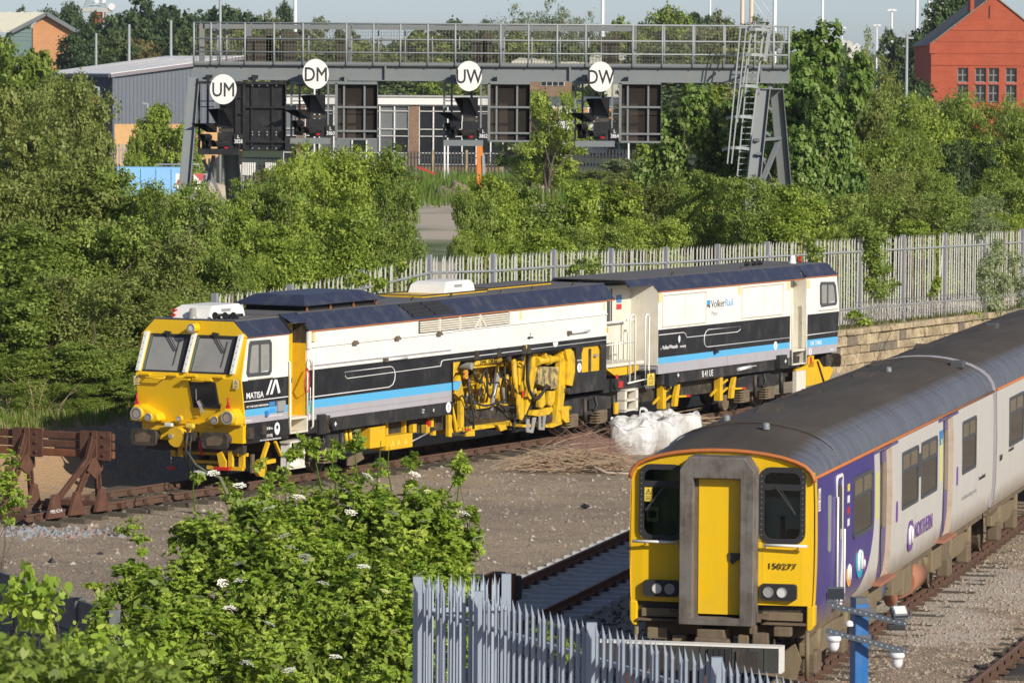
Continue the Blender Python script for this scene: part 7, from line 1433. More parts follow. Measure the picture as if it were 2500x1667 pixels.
MB().tube([(w * .15, 1.2, Z(340, 409, d)), (w * .15, 1.2, Z(340, 402, d)), (w * .62, 1.2, Z(340, 402, d)), (w * .62, 1.2, Z(340, 415, d))], .04, 6).build('roof_rail', PG, t)
d = 200
for k, (px0, px1, c, lab) in enumerate(((428, 452, 'white', 'white sign board left of the gantry leg'), (472, 506, 'white', 'white and red triangular sign board right of the gantry leg'))):
    x0, x1 = X(px0, d), X(px1, d); t = thing('sign_board', lab, 'sign', ((x0 + x1) / 2, d, 0)); w = x1 - x0; z0, z1 = Z(450, 462, d), Z(450, 424, d); b_ = MB().box(-w / 2, w / 2, 0, .06, z0, z1).build('board', M['white'], t)
    for s_ in (-1, 1): MB().box(s_ * w * .4 - .04, s_ * w * .4 + .04, .06, .12, 0, z0 + .1).build('leg', PG, t)
    RW = flat('faded_red_print', (.55, .10, .10), .5)
    if k: MB().add([(-w / 2, -.006, z1), (w * .3, -.006, z1), (w * .1, -.006, z0 + (z1 - z0) * .45)], [(0, 1, 2)]).build('red_print', RW, b_); MB().bar((w * .32, -.1, z0 - .3), (w * .5, -.1, z1), .12).build('stay', PG, t)
    else: MB().disc((0, -.006, z0 + .3), .16, .01, 1, 14).build('red_print', RW, b_)
d = 330; c = at(1165, 430, d); t = thing('excavator', 'orange excavator, mostly hidden by bushes, its arm upright under the UW signal', 'excavator', (c.x, d, 0)); OR = paint('excavator_orange', (.72, .22, .03), .45, (.3, .15, .06), .4); ex = lambda px: X(px, d) - c.x; ez = lambda py: Z(1165, py, d)
MB().prism([(ex(1161), ez(348)), (ex(1174), ez(345)), (ex(1181), ez(438)), (ex(1161), ez(446))], -.2, .2, 1).build('dipper_arm', OR, t, bevel=.03); MB().prism([(ex(1174), ez(380)), (ex(1180), ez(376)), (ex(1184), ez(430)), (ex(1176), ez(430))], -.3, -.2, 1).build('ram', M['steel'], t)
MB().prism([(ex(1135), ez(470)), (ex(1150), ez(462)), (ex(1152), ez(492)), (ex(1136), ez(495))], -.3, .3, 1).build('bucket', OR, t); MB().bar((ex(1165), .2, ez(442)), (ex(1185), .4, ez(475)), .4).build('boom', OR, t)
MB().box(ex(1195), ex(1262), -1, 1.5, .4, 1.2).build('body', OR, t, bevel=.1); MB().box(ex(1205), ex(1235), -1, .3, 1.2, 1.7).build('cab', M['glass'], t, bevel=.06)
for y in (-1.2, 1.2): MB().prism(rr(ex(1195), ex(1265), .0, .6, .28), y - .3, y + .3, 1).build('crawler_track', M['rubber'], t)
def heap(px, py, d, rx_, ry_, h_, mat, label, seed):
    c = at(px, py, d); n_ = 28; vs = []
    for j in range(n_):
        for i in range(n_):
            a, b_ = -1 + 2 * i / (n_ - 1), -1 + 2 * j / (n_ - 1); q = max(0, 1 - math.sqrt(a * a + b_ * b_)); vs.append((a * rx_, b_ * ry_, h_ * (q ** .8) * (1 + .5 * noise.noise((a * 3 + seed, b_ * 3, 0))) + .15 * q * noise.noise((a * 9, b_ * 9, seed)) - .05))
    o = MB().add(vs, [(j * n_ + i, j * n_ + i + 1, (j + 1) * n_ + i + 1, (j + 1) * n_ + i) for j in range(n_ - 1) for i in range(n_ - 1)], True).build('spoil_heap', mat); o.location = (c.x, d, ground_z(c.x, d)); return tag(o, label, 'soil heap')
M['spoil'] = mottle('brown_spoil', (.26, .20, .14), (.19, .145, .10), 2, .95, (.34, .28, .2), .6, .1); M['sand'] = mottle('pale_sand', (.44, .38, .29), (.36, .30, .22), 1.0, .95, (.5, .44, .36), .4, .05)
heap(1106, 503, 318, 1.9, 2.5, 1.5, M['spoil'], 'heap of brown spoil on the sandy clearing left of the excavator', 2); heap(1305, 478, 330, 3.0, 3, .9, M['sand'], 'low pale sand heap behind the bushes right of the excavator', 5); heap(520, 455, 290, 3.4, 4, 1.6, M['sand'], 'sandy heap between the legs of the left gantry frame', 9)
d = 380; tag(MB().bar(at(1020, 408, d), at(1066, 427, d), .22, .15).build('red_bar', M['red']), 'red beam lying aslant on the grass before the dark fence', 'beam')
d = 190
for k, (px, py) in enumerate(((2311, 415), (2366, 375))):
    c = at(px, py, d); t = thing('stair_rail', ('pale steel hand rail sloping down through the trees, nearer one', 'pale steel hand rail farther up among the trees')[k], 'hand rail', (c.x, d, 0)); L = 1.9
    MB().tube([(0, 0, c.z - 1.6), (0, 0, c.z + .1), (L * .45, 0, c.z - .7), (L * .45, 0, c.z - 1.6)], .035, 6).build('rail', PG, t); MB().tube([(0, 0, c.z - .35), (L * .45, 0, c.z - 1.15)], .03, 6).build('rail', PG, t); MB().tube([(0, .3, c.z - .9), (1.6, .5, c.z - .75)], .03, 6).build('rail', M['gantry'], t)
# ------------------------------------------------------------------ foliage
def leafmat(name, c0, c1, c2, trans=.3, back=None):
    """c0 dark, c1 usual, c2 young or pale leaf colour, picked leaf by leaf"""
    m, t, b = newmat(name); a = t.nodes.new('ShaderNodeAttribute'); a.attribute_name = 'tint'; oi = t.nodes.new('ShaderNodeObjectInfo')
    f = math_(t, 'ADD', a.outputs['Fac'], math_(t, 'MULTIPLY', math_(t, 'SUBTRACT', oi.outputs['Random'], .5), .22))
    c = mixc(t, ramp(t, f, .0, .5), c0, c1); c = mixc(t, ramp(t, f, .55, 1.0), c, c2)
    if back:
        g_ = t.nodes.new('ShaderNodeNewGeometry'); c = mixc(t, g_.outputs['Backfacing'], c, back)
    t.links.new(c, b.inputs['Base Color']); b.inputs['Roughness'].default_value = .55; b.inputs['Specular IOR Level'].default_value = .35
    tl = t.nodes.new('ShaderNodeBsdfTranslucent'); tc = mixc(t, .5, c, tuple(min(1, v * q) for v, q in zip(c2, (1.2, 1.25, .6)))); t.links.new(tc, tl.inputs[0])
    mx = t.nodes.new('ShaderNodeMixShader'); mx.inputs[0].default_value = trans; t.links.new(b.outputs[0], mx.inputs[1]); t.links.new(tl.outputs[0], mx.inputs[2])
    t.links.new(mx.outputs[0], t.nodes['Material Output'].inputs[0]); return m
LM = {'mid': leafmat('green_leaf', (.09, .145, .022), (.21, .29, .048), (.36, .42, .10)),
      'bright': leafmat('bright_green_leaf', (.105, .175, .02), (.26, .35, .045), (.40, .47, .085)),
      'dark': leafmat('dark_green_leaf', (.028, .055, .018), (.055, .095, .028), (.10, .15, .045), .2),
      'olive': leafmat('olive_leaf', (.09, .125, .026), (.19, .235, .048), (.32, .34, .11)),
      'grey': leafmat('grey_green_willow_leaf', (.085, .135, .038), (.175, .24, .07), (.32, .38, .17), back=(.25, .30, .14)),
      'pale': leafmat('pale_far_leaf', (.12, .14, .06), (.20, .235, .11), (.32, .34, .19)),
      'far': leafmat('far_green_leaf', (.05, .085, .028), (.10, .145, .045), (.16, .21, .065), .25),
      'elder': leafmat('elder_leaf', (.10, .19, .02), (.29, .42, .05), (.50, .58, .11), .35),
      'syc': leafmat('sycamore_leaf', (.065, .135, .02), (.155, .25, .045), (.38, .44, .17), .25),
      'rustleaf': leafmat('reddish_olive_leaf', (.085, .08, .028), (.17, .15, .05), (.27, .22, .08))}
def leaves(name, lobes, n, L, Wd, seed, out=.85, up=.4, droop=.15, shell=(.55, 1.05), per=26, csig=.16, mat=None, comp=1, oval=False):
    """leaf-sized faces in clumps through the volume of the lobes (x, y, z, rx, ry, rz)"""
    g_ = np.random.default_rng(seed); lb = np.array(lobes, float); wt = (lb[:, 3] * lb[:, 4] + lb[:, 3] * lb[:, 5] + lb[:, 4] * lb[:, 5]); wt /= wt.sum()
    n = n // comp; nc = max(8, n // per); ci = g_.choice(len(lb), nc, p=wt); d = g_.normal(size=(nc, 3)); d /= np.linalg.norm(d, axis=1)[:, None]
    rr_ = shell[0] + (shell[1] - shell[0]) * g_.random(nc) ** .6; cen = lb[ci, :3] + d * lb[ci, 3:] * rr_[:, None]; ctint = g_.random(nc)
    li = g_.integers(0, nc, n); sig = csig * lb[ci[li], 3:].mean(1); p = cen[li] + g_.normal(size=(n, 3)) * sig[:, None] * np.array((1, 1, .75)); od = d[li]
    if comp > 1:
        p = np.repeat(p, comp, 0); od = np.repeat(od, comp, 0); li = np.repeat(li, comp); k = np.tile(np.arange(comp), n); base = g_.normal(size=(n, 3)) * .5; base[:, 2] -= .2
        fan = np.repeat(base, comp, 0); n = n * comp
    nr = od * out + np.array((0, 0, up)) + g_.normal(size=(n, 3)) * .55; nr /= np.linalg.norm(nr, axis=1)[:, None]
    ax = g_.normal(size=(n, 3)) + od * .3 - np.array((0, 0, droop))
    if comp > 1:
        side = np.cross(fan, np.array((0, 0, 1.0))); side /= np.linalg.norm(side, axis=1)[:, None] + 1e-6; fd = fan / (np.linalg.norm(fan, axis=1)[:, None] + 1e-6)
        ang = (k - (comp - 1) / 2) * .62; ax = fd * np.cos(ang)[:, None] + side * np.sin(ang)[:, None] + g_.normal(size=(n, 3)) * .12 - np.array((0, 0, droop)); nr = np.array((0, 0, .75)) + g_.normal(size=(n, 3)) * .4 + od * .55
        p = p + fd * (np.cos(ang) * L * .2)[:, None]
    ax -= nr * (ax * nr).sum(1)[:, None] / (nr * nr).sum(1)[:, None]; ax /= np.linalg.norm(ax, axis=1)[:, None] + 1e-9; nr /= np.linalg.norm(nr, axis=1)[:, None]; bx = np.cross(nr, ax)
    s = (.65 + .7 * g_.random(n)); l_ = (L * s)[:, None]; w_ = (Wd * s)[:, None]
    v = np.empty((n, 4, 3)); v[:, 0] = p - ax * l_ * .5; v[:, 1] = p + bx * w_ * .5 - nr * w_ * .15 - ax * l_ * .05; v[:, 2] = p + ax * l_ * .5 - nr * l_ * .12; v[:, 3] = p - bx * w_ * .5 - nr * w_ * .15 - ax * l_ * .05
    Q = 4
    if oval:
        Q = 8; v = np.empty((n, 8, 3))
        for i_, (a_, b_, c_) in enumerate(((-.5, 0, 0), (-.36, .36, -.1), (-.08, .5, -.14), (.24, .30, -.1), (.5, 0, -.12), (.24, -.30, -.1), (-.08, -.5, -.14), (-.36, -.36, -.1))): v[:, i_] = p + ax * l_ * a_ + bx * w_ * b_ + nr * w_ * c_
    me = bpy.data.meshes.new(name); me.vertices.add(n * Q); me.vertices.foreach_set('co', v.ravel()); me.loops.add(n * Q); me.loops.foreach_set('vertex_index', np.arange(n * Q, dtype=np.int32)); me.polygons.add(n); me.polygons.foreach_set('loop_start', np.arange(0, n * Q, Q, dtype=np.int32))
    try: me.polygons.foreach_set('loop_total', np.full(n, Q, dtype=np.int32))
    except Exception: pass
    me.update(calc_edges=True)
    tint = np.clip(ctint[li] * .55 + g_.random(n) * .45, 0, 1).astype(np.float32); at_ = me.attributes.new('tint', 'FLOAT', 'FACE'); at_.data.foreach_set('value', tint)
    me.materials.append(mat or LM['mid']); return me
def stems(mb, base, tips, r0, seed, n=5):
    r = random.Random(seed); base = Vector(base)
    for tp in tips:
        tp = Vector(tp); p = []
        for k in range(5): q = k / 4; p.append(base.lerp(tp, q) + Vector((r.gauss(0, .05), r.gauss(0, .05), 0)) * (tp - base).length * (1 if 0 < q < 1 else 0) + Vector((0, 0, .12 * (tp - base).length * q * (1 - q) * 2)))
        mb.tube(p, [r0, r0 * .8, r0 * .6, r0 * .4, r0 * .15], n, False)
    return mb
def lobes_for(seed, h, w, kind):
    r = random.Random(seed); L = []
    if kind == 'shrub':
        for k in range(15):
            a, q = r.uniform(0, 6.28), r.uniform(0, .36) * w; z = r.uniform(.16, .80) * h; s = r.uniform(.13, .22) * w * (1.12 - .5 * z / h); q *= 1.1 - .55 * (z / h); L.append((q * math.cos(a), q * math.sin(a), z, s, s, s * r.uniform(.9, 1.4)))
        for k in range(5): L.append((r.uniform(-.25, .25) * w, r.uniform(-.25, .25) * w, h * r.uniform(.80, .92), w * .12, w * .12, h * r.uniform(.07, .12)))
    elif kind == 'tree':
        for k in range(20):
            a = r.uniform(0, 6.28); z = r.uniform(.22, .86) * h; env = math.sin(PI * min(1, max(.05, (z / h - .08) / .95))) ** .7; q = r.uniform(.1, .42) * w * env; s = r.uniform(.12, .2) * w; L.append((q * math.cos(a), q * math.sin(a), z, s, s, s * .85))
        L.append((0, 0, h * .88, w * .14, w * .14, h * .1))
    elif kind == 'spread':
        for k in range(18):
            a = r.uniform(0, 6.28); z = r.uniform(.45, .9) * h; q = r.uniform(.05, .45) * w; L.append((q * math.cos(a), q * math.sin(a), z, .14 * w, .14 * w, .05 * h + .03 * w))
    elif kind == 'birch':
        for k in range(22):
            a = r.uniform(0, 6.28); z = r.uniform(.35, .95) * h; q = r.uniform(.05, .42) * w * (1.15 - z / h * .8); L.append((q * math.cos(a), q * math.sin(a), z - .1 * h, .07 * w, .07 * w, .13 * h))
    return L
PROTO = {}
def proto(key, kind, h, w, n, L, Wd, seed, **kw):
    lb = lobes_for(seed, h, w, kind); me = leaves('crown', lb, n, L, Wd, seed, **kw)
    r = random.Random(seed); mb = MB(); mb.tube([(0, 0, -.3), (.03 * w, .02 * w, h * .25), (-.02 * w, .0, h * .55), (0, .02, h * .8)], [.022 * h, .018 * h, .011 * h, .003 * h], 6, False)
    stems(mb, (0, 0, h * .12), [l[:3] for l in r.sample(lb, 9)], .011 * h, seed, 4)
    o = mb.build('trunk', M['bark']); tm = o.data; bpy.data.objects.remove(o); PROTO[key] = (me, tm, h, w)
proto('shrub_a', 'shrub', 4, 4, 26000, .095, .055, 11); proto('shrub_b', 'shrub', 4, 4, 26000, .085, .05, 12, up=.3); proto('shrub_c', 'shrub', 4, 3.4, 22000, .10, .06, 13, up=.6, csig=.2)
proto('willow_a', 'shrub', 4, 3.6, 28000, .13, .034, 14, out=.4, up=.2, csig=.22); proto('willow_b', 'shrub', 4, 4.2, 26000, .12, .034, 15, out=.4, up=.15, csig=.25)
proto('syc_a', 'shrub', 8, 6, 24000, .20, .17, 16, up=.55, droop=.5, csig=.13); proto('syc_b', 'tree', 8, 6, 22000, .20, .17, 17, up=.55, droop=.5, csig=.14)
proto('tree_a', 'shrub', 10, 9, 20000, .32, .22, 18, csig=.16); proto('tree_b', 'tree', 10, 8, 22000, .28, .20, 19, csig=.2); proto('tree_c', 'shrub', 10, 10, 20000, .32, .22, 20, csig=.16); proto('feather', 'tree', 10, 8, 11000, .26, .10, 21, csig=.2, out=.3, up=.1)
proto('spread', 'spread', 10, 10, 11000, .28, .16, 22, csig=.2, up=.7); proto('birch', 'birch', 8, 5, 8000, .16, .10, 23, droop=.9, csig=.3)
MARKS = ((60, 'at the left edge'), (140, 'above the rusty buffer stop'), (230, 'right above the buffer stop end'), (330, 'just left of the yellow cab'), (450, 'behind the cab\'s left windscreen'), (560, 'behind the front roof cooler'), (650, 'left of the navy canopy'), (760, 'above the navy roof canopy'), (880, 'below the DM signal'),
         (1000, 'below the brown pier of the office'), (1090, 'beside the sandy gap'), (1170, 'below the UW board'), (1260, 'below the cage of the UW signal'), (1350, 'between the UW and DW signals'), (1440, 'left below the DW signal'), (1540, 'below the DW signal'), (1640, 'right below the DW signal'), (1740, 'left of the caged ladder'), (1830, 'at the foot of the caged ladder'),
         (1930, 'at the right gantry leg'), (2020, 'above the rear cab of the machine'), (2110, 'left of the fence creeper'), (2200, 'above the fence creeper'), (2300, 'left below the red brick building'), (2400, 'below the red brick windows'), (9999, 'at the right edge'))
FARM = ((60, 'at the left edge'), (150, 'left of the radio tower'), (240, 'at the radio tower'), (330, 'above the warehouse roof'), (420, 'above the middle of the warehouse roof'), (480, 'at the gantry\'s left end'), (560, 'above the UM board'), (650, 'left of the thick white mast'), (730, 'at the thick white mast'), (830, 'above the DM signal cage'), (930, 'on the skyline between DM and UW boards'), (1030, 'left above the UW board'), (1150, 'above the UW board'), (1260, 'above the UW signal cage'), (1360, 'left above the DW board'), (1450, 'above the DW board'), (1540, 'right above the DW board'), (1650, 'on the skyline left of the beige masts'), (1730, 'just left of the beige masts'), (1800, 'behind the beige masts'), (1900, 'behind the ladder top'), (2050, 'right of the gantry end'), (2200, 'left of the brick gable'), (2320, 'at the brick gable\'s eaves'), (9999, 'at the right edge'))
used = {}
def plant(px, top, d, wpx, key, mat, row, kindname='shrub', group=None, cat=None):
    me, tm, h, w = PROTO[key]; x = X(px, d); gzz = ground_z(x, d); H = max(.8, Z(px, top, d) - gzz); sw = wpx * (1.12 if kindname == 'tree' else 1.08) * d / F_PX / w; sh = H / h
    t = thing({'shrub': 'shrub', 'tree': 'tree', 'birch': 'birch_tree'}[kindname], None, cat or ('tree' if kindname != 'shrub' else 'shrub'), (x, d, gzz), rng.uniform(0, 6.28), group)
    t.scale = (sw, sw, sh); c = bpy.data.objects.new('crown', me); COL.objects.link(c); c.parent = t; c.material_slots[0].link = 'OBJECT'; c.material_slots[0].material = LM[mat]
    k = bpy.data.objects.new('trunk', tm); COL.objects.link(k); k.parent = t
    adj = {'mid': 'green leafy', 'bright': 'bright green', 'dark': 'dark green', 'olive': 'olive green', 'grey': 'silvery grey green', 'pale': 'pale feathery', 'far': 'dull green', 'syc': 'broad leaved', 'rustleaf': 'brownish'}[mat]
    mk = next(s for p, s in (FARM if row.startswith('far') else MARKS) if px < p)
    lab = f'{adj} {kindname} {row} {mk}'; n_ = used.get(lab, 0); used[lab] = n_ + 1
    if n_: lab = f"{('narrower', 'lower', 'smaller')[min(n_ - 1, 2)]} {lab}"
    t['label'] = lab; return t
GL, GM_, GR_, GF, GT = 'shrubs of the left thicket', 'shrubs behind the palisade fence', 'trees right of the gantry', 'far trees on the skyline', 'scrub on the cleared site'
r_ = random.Random(21)
SH = ('shrub_a', 'shrub_b', 'shrub_c')
for row, lst in (('in the back row', ((40, 400, 127, 360), (170, 390, 129, 330), (300, 395, 130, 290), (400, 440, 128, 250), (475, 462, 126, 270))),
                 ('in the middle row', ((90, 540, 119, 380), (255, 525, 120, 350), (410, 570, 120, 300), (520, 600, 121, 220), (595, 655, 123, 150))),
                 ('in the front row', ((10, 690, 112, 320), (190, 670, 113, 360), (350, 690, 114.5, 300), (470, 720, 116, 240), (560, 760, 118, 170))),
                 ('low down', ((70, 850, 110, 250), (220, 830, 110.5, 260), (350, 850, 112, 240), (470, 870, 114, 200))),
                 ('at the very foot', ((55, 930, 108.4, 190), (165, 935, 108.6, 180), (275, 925, 109.4, 180), (370, 930, 111, 170), (450, 940, 113, 150)))):
    for px, tp, d, w in lst: plant(px, tp, d, w, r_.choice(SH), r_.choice(('mid', 'mid', 'mid', 'olive')), row, group=GL)
for row, lst in (('in the back row', ((560, 478, 134, 170, 'bright'), (645, 430, 138, 230, 'mid'), (715, 385, 141, 270, 'bright'), (800, 348, 144, 320, 'bright'), (890, 352, 145, 280, 'mid'), (972, 430, 140, 160, 'mid'), (1155, 452, 141, 150, 'mid'), (1215, 415, 146, 210, 'bright'), (1300, 440, 148, 250, 'mid'), (1390, 430, 148, 210, 'bright'), (1480, 435, 152, 260, 'bright'), (1570, 430, 152, 210, 'olive'), (1660, 420, 155, 210, 'mid'), (1745, 410, 157, 260, 'mid'))),
                 ('in the front row', ((625, 620, 124, 150, 'bright'), (700, 535, 128, 250, 'bright'), (835, 500, 130, 330, 'bright'), (940, 530, 131, 210, 'mid'), (1130, 575, 134, 120, 'mid'), (1185, 560, 135, 220, 'bright'), (1320, 550, 138, 240, 'bright'), (1460, 550, 140, 240, 'mid'), (1600, 530, 144, 250, 'bright'), (1730, 520, 151, 210, 'mid'))),
                 ('in the back row', ((1840, 432, 148, 270, 'mid'), (1935, 445, 148, 260, 'bright'), (2015, 470, 163, 250, 'mid'), (2105, 470, 167, 230, 'mid'), (2205, 480, 169, 240, 'olive'), (2300, 470, 171, 270, 'mid'), (2400, 470, 174, 260, 'grey'), (2490, 430, 176, 240, 'mid'))),
                 ('in the front row', ((1860, 535, 154, 210, 'bright'), (1990, 545, 157, 190, 'mid'), (2090, 530, 161, 180, 'bright'), (2250, 530, 167, 210, 'bright'), (2360, 520, 170, 220, 'grey'), (2470, 515, 173, 190, 'bright')))):
    for px, tp, d, w, mt in lst: plant(px, tp, d, w, r_.choice(('willow_a', 'willow_b')) if mt == 'grey' else r_.choice(SH), mt, row, group=GM_)
for px, tp, d, w, k, mt in ((1960, 60, 178, 320, 'syc_a', 'syc'), (1880, 85, 184, 260, 'syc_a', 'syc'), (2035, 135, 174, 240, 'syc_a', 'syc'), (1640, 205, 182, 230, 'syc_a', 'syc'), (1745, 215, 186, 220, 'syc_a', 'mid'), (1830, 240, 182, 220, 'syc_a', 'syc'), (1590, 300, 188, 170, 'syc_a', 'bright'), (1960, 250, 172, 230, 'syc_a', 'syc')):
    plant(px, tp, d, w, k, mt, 'standing behind the gantry', 'tree', GR_)
for px, tp, d, w, k, mt in ((2085, 225, 192, 220, 'shrub_a', 'olive'), (2165, 215, 202, 240, 'willow_a', 'mid'), (2250, 225, 206, 230, 'shrub_c', 'bright'), (2345, 218, 212, 250, 'willow_a', 'mid'), (2425, 222, 212, 220, 'willow_b', 'mid'), (2500, 250, 206, 180, 'shrub_a', 'mid'), (2295, 235, 230, 130, 'willow_b', 'rustleaf')): plant(px, tp, d, w, k, mt, 'in the upper row', 'tree', GR_)
for px, tp, d, w, k, mt in ((2045, 330, 180, 190, 'shrub_b', 'mid'), (2110, 330, 182, 220, 'shrub_c', 'mid'), (2225, 320, 186, 250, 'willow_a', 'mid'), (2345, 340, 190, 240, 'shrub_b', 'dark'), (2455, 330, 190, 240, 'shrub_a', 'bright'), (2160, 400, 176, 220, 'willow_b', 'olive'), (2290, 420, 178, 170, 'shrub_b', 'mid'), (2420, 400, 182, 170, 'shrub_c', 'mid')): plant(px, tp, d, w, k, mt, 'in the middle row', 'tree', GR_)
plant(2105, 45, 262, 120, 'birch', 'olive', 'drooping high', 'birch', GR_); plant(2160, 112, 266, 170, 'birch', 'olive', 'hanging low', 'birch', GR_)
for px, tp, d, w, k, mt in ((55, 90, 216, 270, 'tree_a', 'mid'), (150, 165, 206, 220, 'spread', 'olive'), (30, 200, 196, 280, 'spread', 'olive'), (190, 215, 212, 150, 'tree_b', 'olive'), (110, 290, 186, 270, 'tree_c', 'olive'), (225, 260, 214, 120, 'tree_b', 'olive')): plant(px, tp, d, w, k, mt, 'high behind the thicket', 'tree', GL)
for px, tp, d, w, k, mt in ((392, 250, 305, 150, 'tree_b', 'bright'), (455, 300, 312, 110, 'tree_a', 'mid'), (330, 320, 300, 60, 'tree_a', 'bright')): plant(px, tp, d, w, k, mt, 'before the warehouse', 'tree', GT)
for px, tp, d, w, k, mt in ((1335, 212, 315, 190, 'spread', 'bright'), (1285, 330, 320, 150, 'spread', 'mid'), (1345, 300, 318, 170, 'tree_b', 'bright')): plant(px, tp, d, w, k, mt, 'by the dark fence', 'tree', GT)
for px, tp, d, w, k, mt in ((1505, 380, 370, 130, 'tree_c', 'grey'), (1585, 392, 372, 130, 'tree_c', 'rustleaf'), (1335, 415, 350, 140, 'tree_c', 'olive'), (1430, 412, 352, 150, 'tree_c', 'olive'), (965, 398, 372, 130, 'tree_c', 'grey'), (1005, 428, 360, 80, 'tree_c', 'rustleaf'), (1520, 410, 310, 160, 'tree_c', 'olive'), (1230, 432, 345, 130, 'tree_c', 'olive'), (640, 405, 318, 60, 'tree_c', 'olive'), (530, 440, 300, 40, 'tree_c', 'olive'), (640, 440, 305, 110, 'tree_c', 'mid'), (1640, 390, 340, 140, 'tree_c', 'rustleaf')): plant(px, tp, d, w, k, mt, 'low on the cleared site', 'shrub', GT)
TF_ = ('tree_a', 'tree_b', 'tree_c')
for row, lst in (('far in front', ((200, 75, 520, 130, 'dark'), (262, 78, 530, 150, 'far'), (330, 72, 545, 160, 'rustleaf'), (400, 66, 550, 190, 'dark'), (470, 55, 540, 130, 'far'), (560, 62, 530, 170, 'pale'), (655, 68, 550, 230, 'olive'), (780, 70, 570, 240, 'olive'), (900, 80, 570, 240, 'olive'), (1030, 78, 550, 240, 'olive'), (720, 74, 560, 180, 'far'), (965, 88, 575, 170, 'far'), (1140, 90, 550, 200, 'far'), (1255, 86, 550, 180, 'olive'), (1380, 82, 550, 190, 'far'), (1490, 76, 565, 170, 'olive'), (1600, 80, 520, 210, 'far'), (1700, 60, 530, 150, 'pale'), (1785, 66, 500, 190, 'olive'), (960, 172, 475, 190, 'far'), (1050, 182, 475, 150, 'mid'), (870, 172, 485, 170, 'far'), (1240, 140, 560, 110, 'olive'), (1660, 130, 460, 200, 'far'), (1420, 200, 545, 120, 'dark'), (1560, 190, 470, 120, 'bright'))),
                 ('far behind', ((45, 20, 760, 90, 'far'), (115, 18, 720, 100, 'dark'), (168, 2, 680, 110, 'dark'), (210, 30, 640, 80, 'dark'), (300, 2, 630, 190, 'dark'), (385, -8, 640, 160, 'dark'), (445, -2, 610, 160, 'dark'), (525, -14, 620, 190, 'dark'), (590, 4, 600, 150, 'dark'), (650, 32, 620, 120, 'pale'), (692, 0, 640, 66, 'dark'), (745, 44, 660, 130, 'pale'), (815, 50, 720, 130, 'far'), (870, 66, 700, 130, 'far'), (1000, 74, 640, 150, 'far'), (1110, 46, 640, 190, 'far'), (1190, 46, 650, 150, 'far'), (1560, 30, 590, 150, 'far'), (1625, 12, 570, 160, 'mid'), (1690, 4, 590, 150, 'dark'), (1750, 30, 560, 130, 'pale'), (1835, 44, 560, 150, 'pale'), (1520, 44, 640, 100, 'mid'), (1985, 92, 420, 110, 'pale'), (2185, 74, 520, 120, 'far'), (2290, -14, 440, 170, 'dark'), (2335, -50, 450, 150, 'dark'), (2255, 60, 430, 130, 'dark'), (2230, 190, 340, 180, 'dark'), (2040, 110, 480, 130, 'far'), (2320, 60, 430, 150, 'dark')))):
    for px, tp, d, w, mt in lst: plant(px, tp - (4 if 'front' in row else 0), d, w * (1.35 if 'front' in row else 1.15), r_.choice(TF_), mt, row, 'tree', GF)
for px, tp, d, w in ((1265, 2, 580, 190), (1350, -12, 590, 170), (1425, 20, 580, 130), (1310, 20, 570, 180)): plant(px, tp, d, w, 'feather', 'pale', 'far and tall', 'tree', GF)
# distant wood closing the ground towards the hills
g_ = np.random.default_rng(5); lb = []
for k in range(260):
    d = g_.uniform(700, 2600); px = g_.uniform(-300, 2800); x = X(px, d); h_ = g_.uniform(5, 9); lb.append((x, d, ground_z(x, d) + h_ * .5, g_.uniform(8, 16), 8, h_))
o = bpy.data.objects.new('distant_wood', leaves('distant_wood', lb, 30000, 2.2, 1.6, 77, csig=.25, mat=LM['far'])); COL.objects.link(o); tag(o, 'distant hazy woodland under the skyline', 'woodland', None, 'stuff')
hl = MB(); hv = []
for i in range(61):
    x = -1400 + 2800 * i / 60
    for j, (yy, zz) in enumerate(((3600, -5), (4000, 26), (4400, 34), (5200, 20))): hv.append((x, yy + 120 * noise.noise((x * .004, j, 1)), zz * (1 + .22 * noise.noise((x * .003, j * .4, 7)) + .1 * noise.noise((x * .012, j, 2)))))
hl.add(hv, [(i * 4 + j, (i + 1) * 4 + j, (i + 1) * 4 + j + 1, i * 4 + j + 1) for i in range(60) for j in range(3)], True); tag(hl.build('hills', mottle('wooded_hills', (.05, .07, .04), (.10, .11, .07), .01, .95, (.2, .17, .13), fine=8)), kind='structure')
for k, (px, py) in enumerate(((2045, 103), (2058, 101), (2072, 103), (2030, 108), (2092, 110))):
    d = 3300; c = at(px, py, d); mb = MB(); mb.box(-3, 3, 0, 6, -12, -.6); mb.prism([(-3.2, -.6), (3.2, -.6), (0, 1.2)], -.2, 6.2, 1); o = mb.build('house', (M['brick_orange'], M['whitewall'], M['cream'])[k % 3]); o.location = c; tag(o, ('far house roof on the hill, left of the birch', 'far pale house on the hill, second by the birch', 'far house on the hill nearest the birch', 'far house lowest on the hill left', 'far house beyond the birch twigs')[k], 'house', 'houses on the far hill')
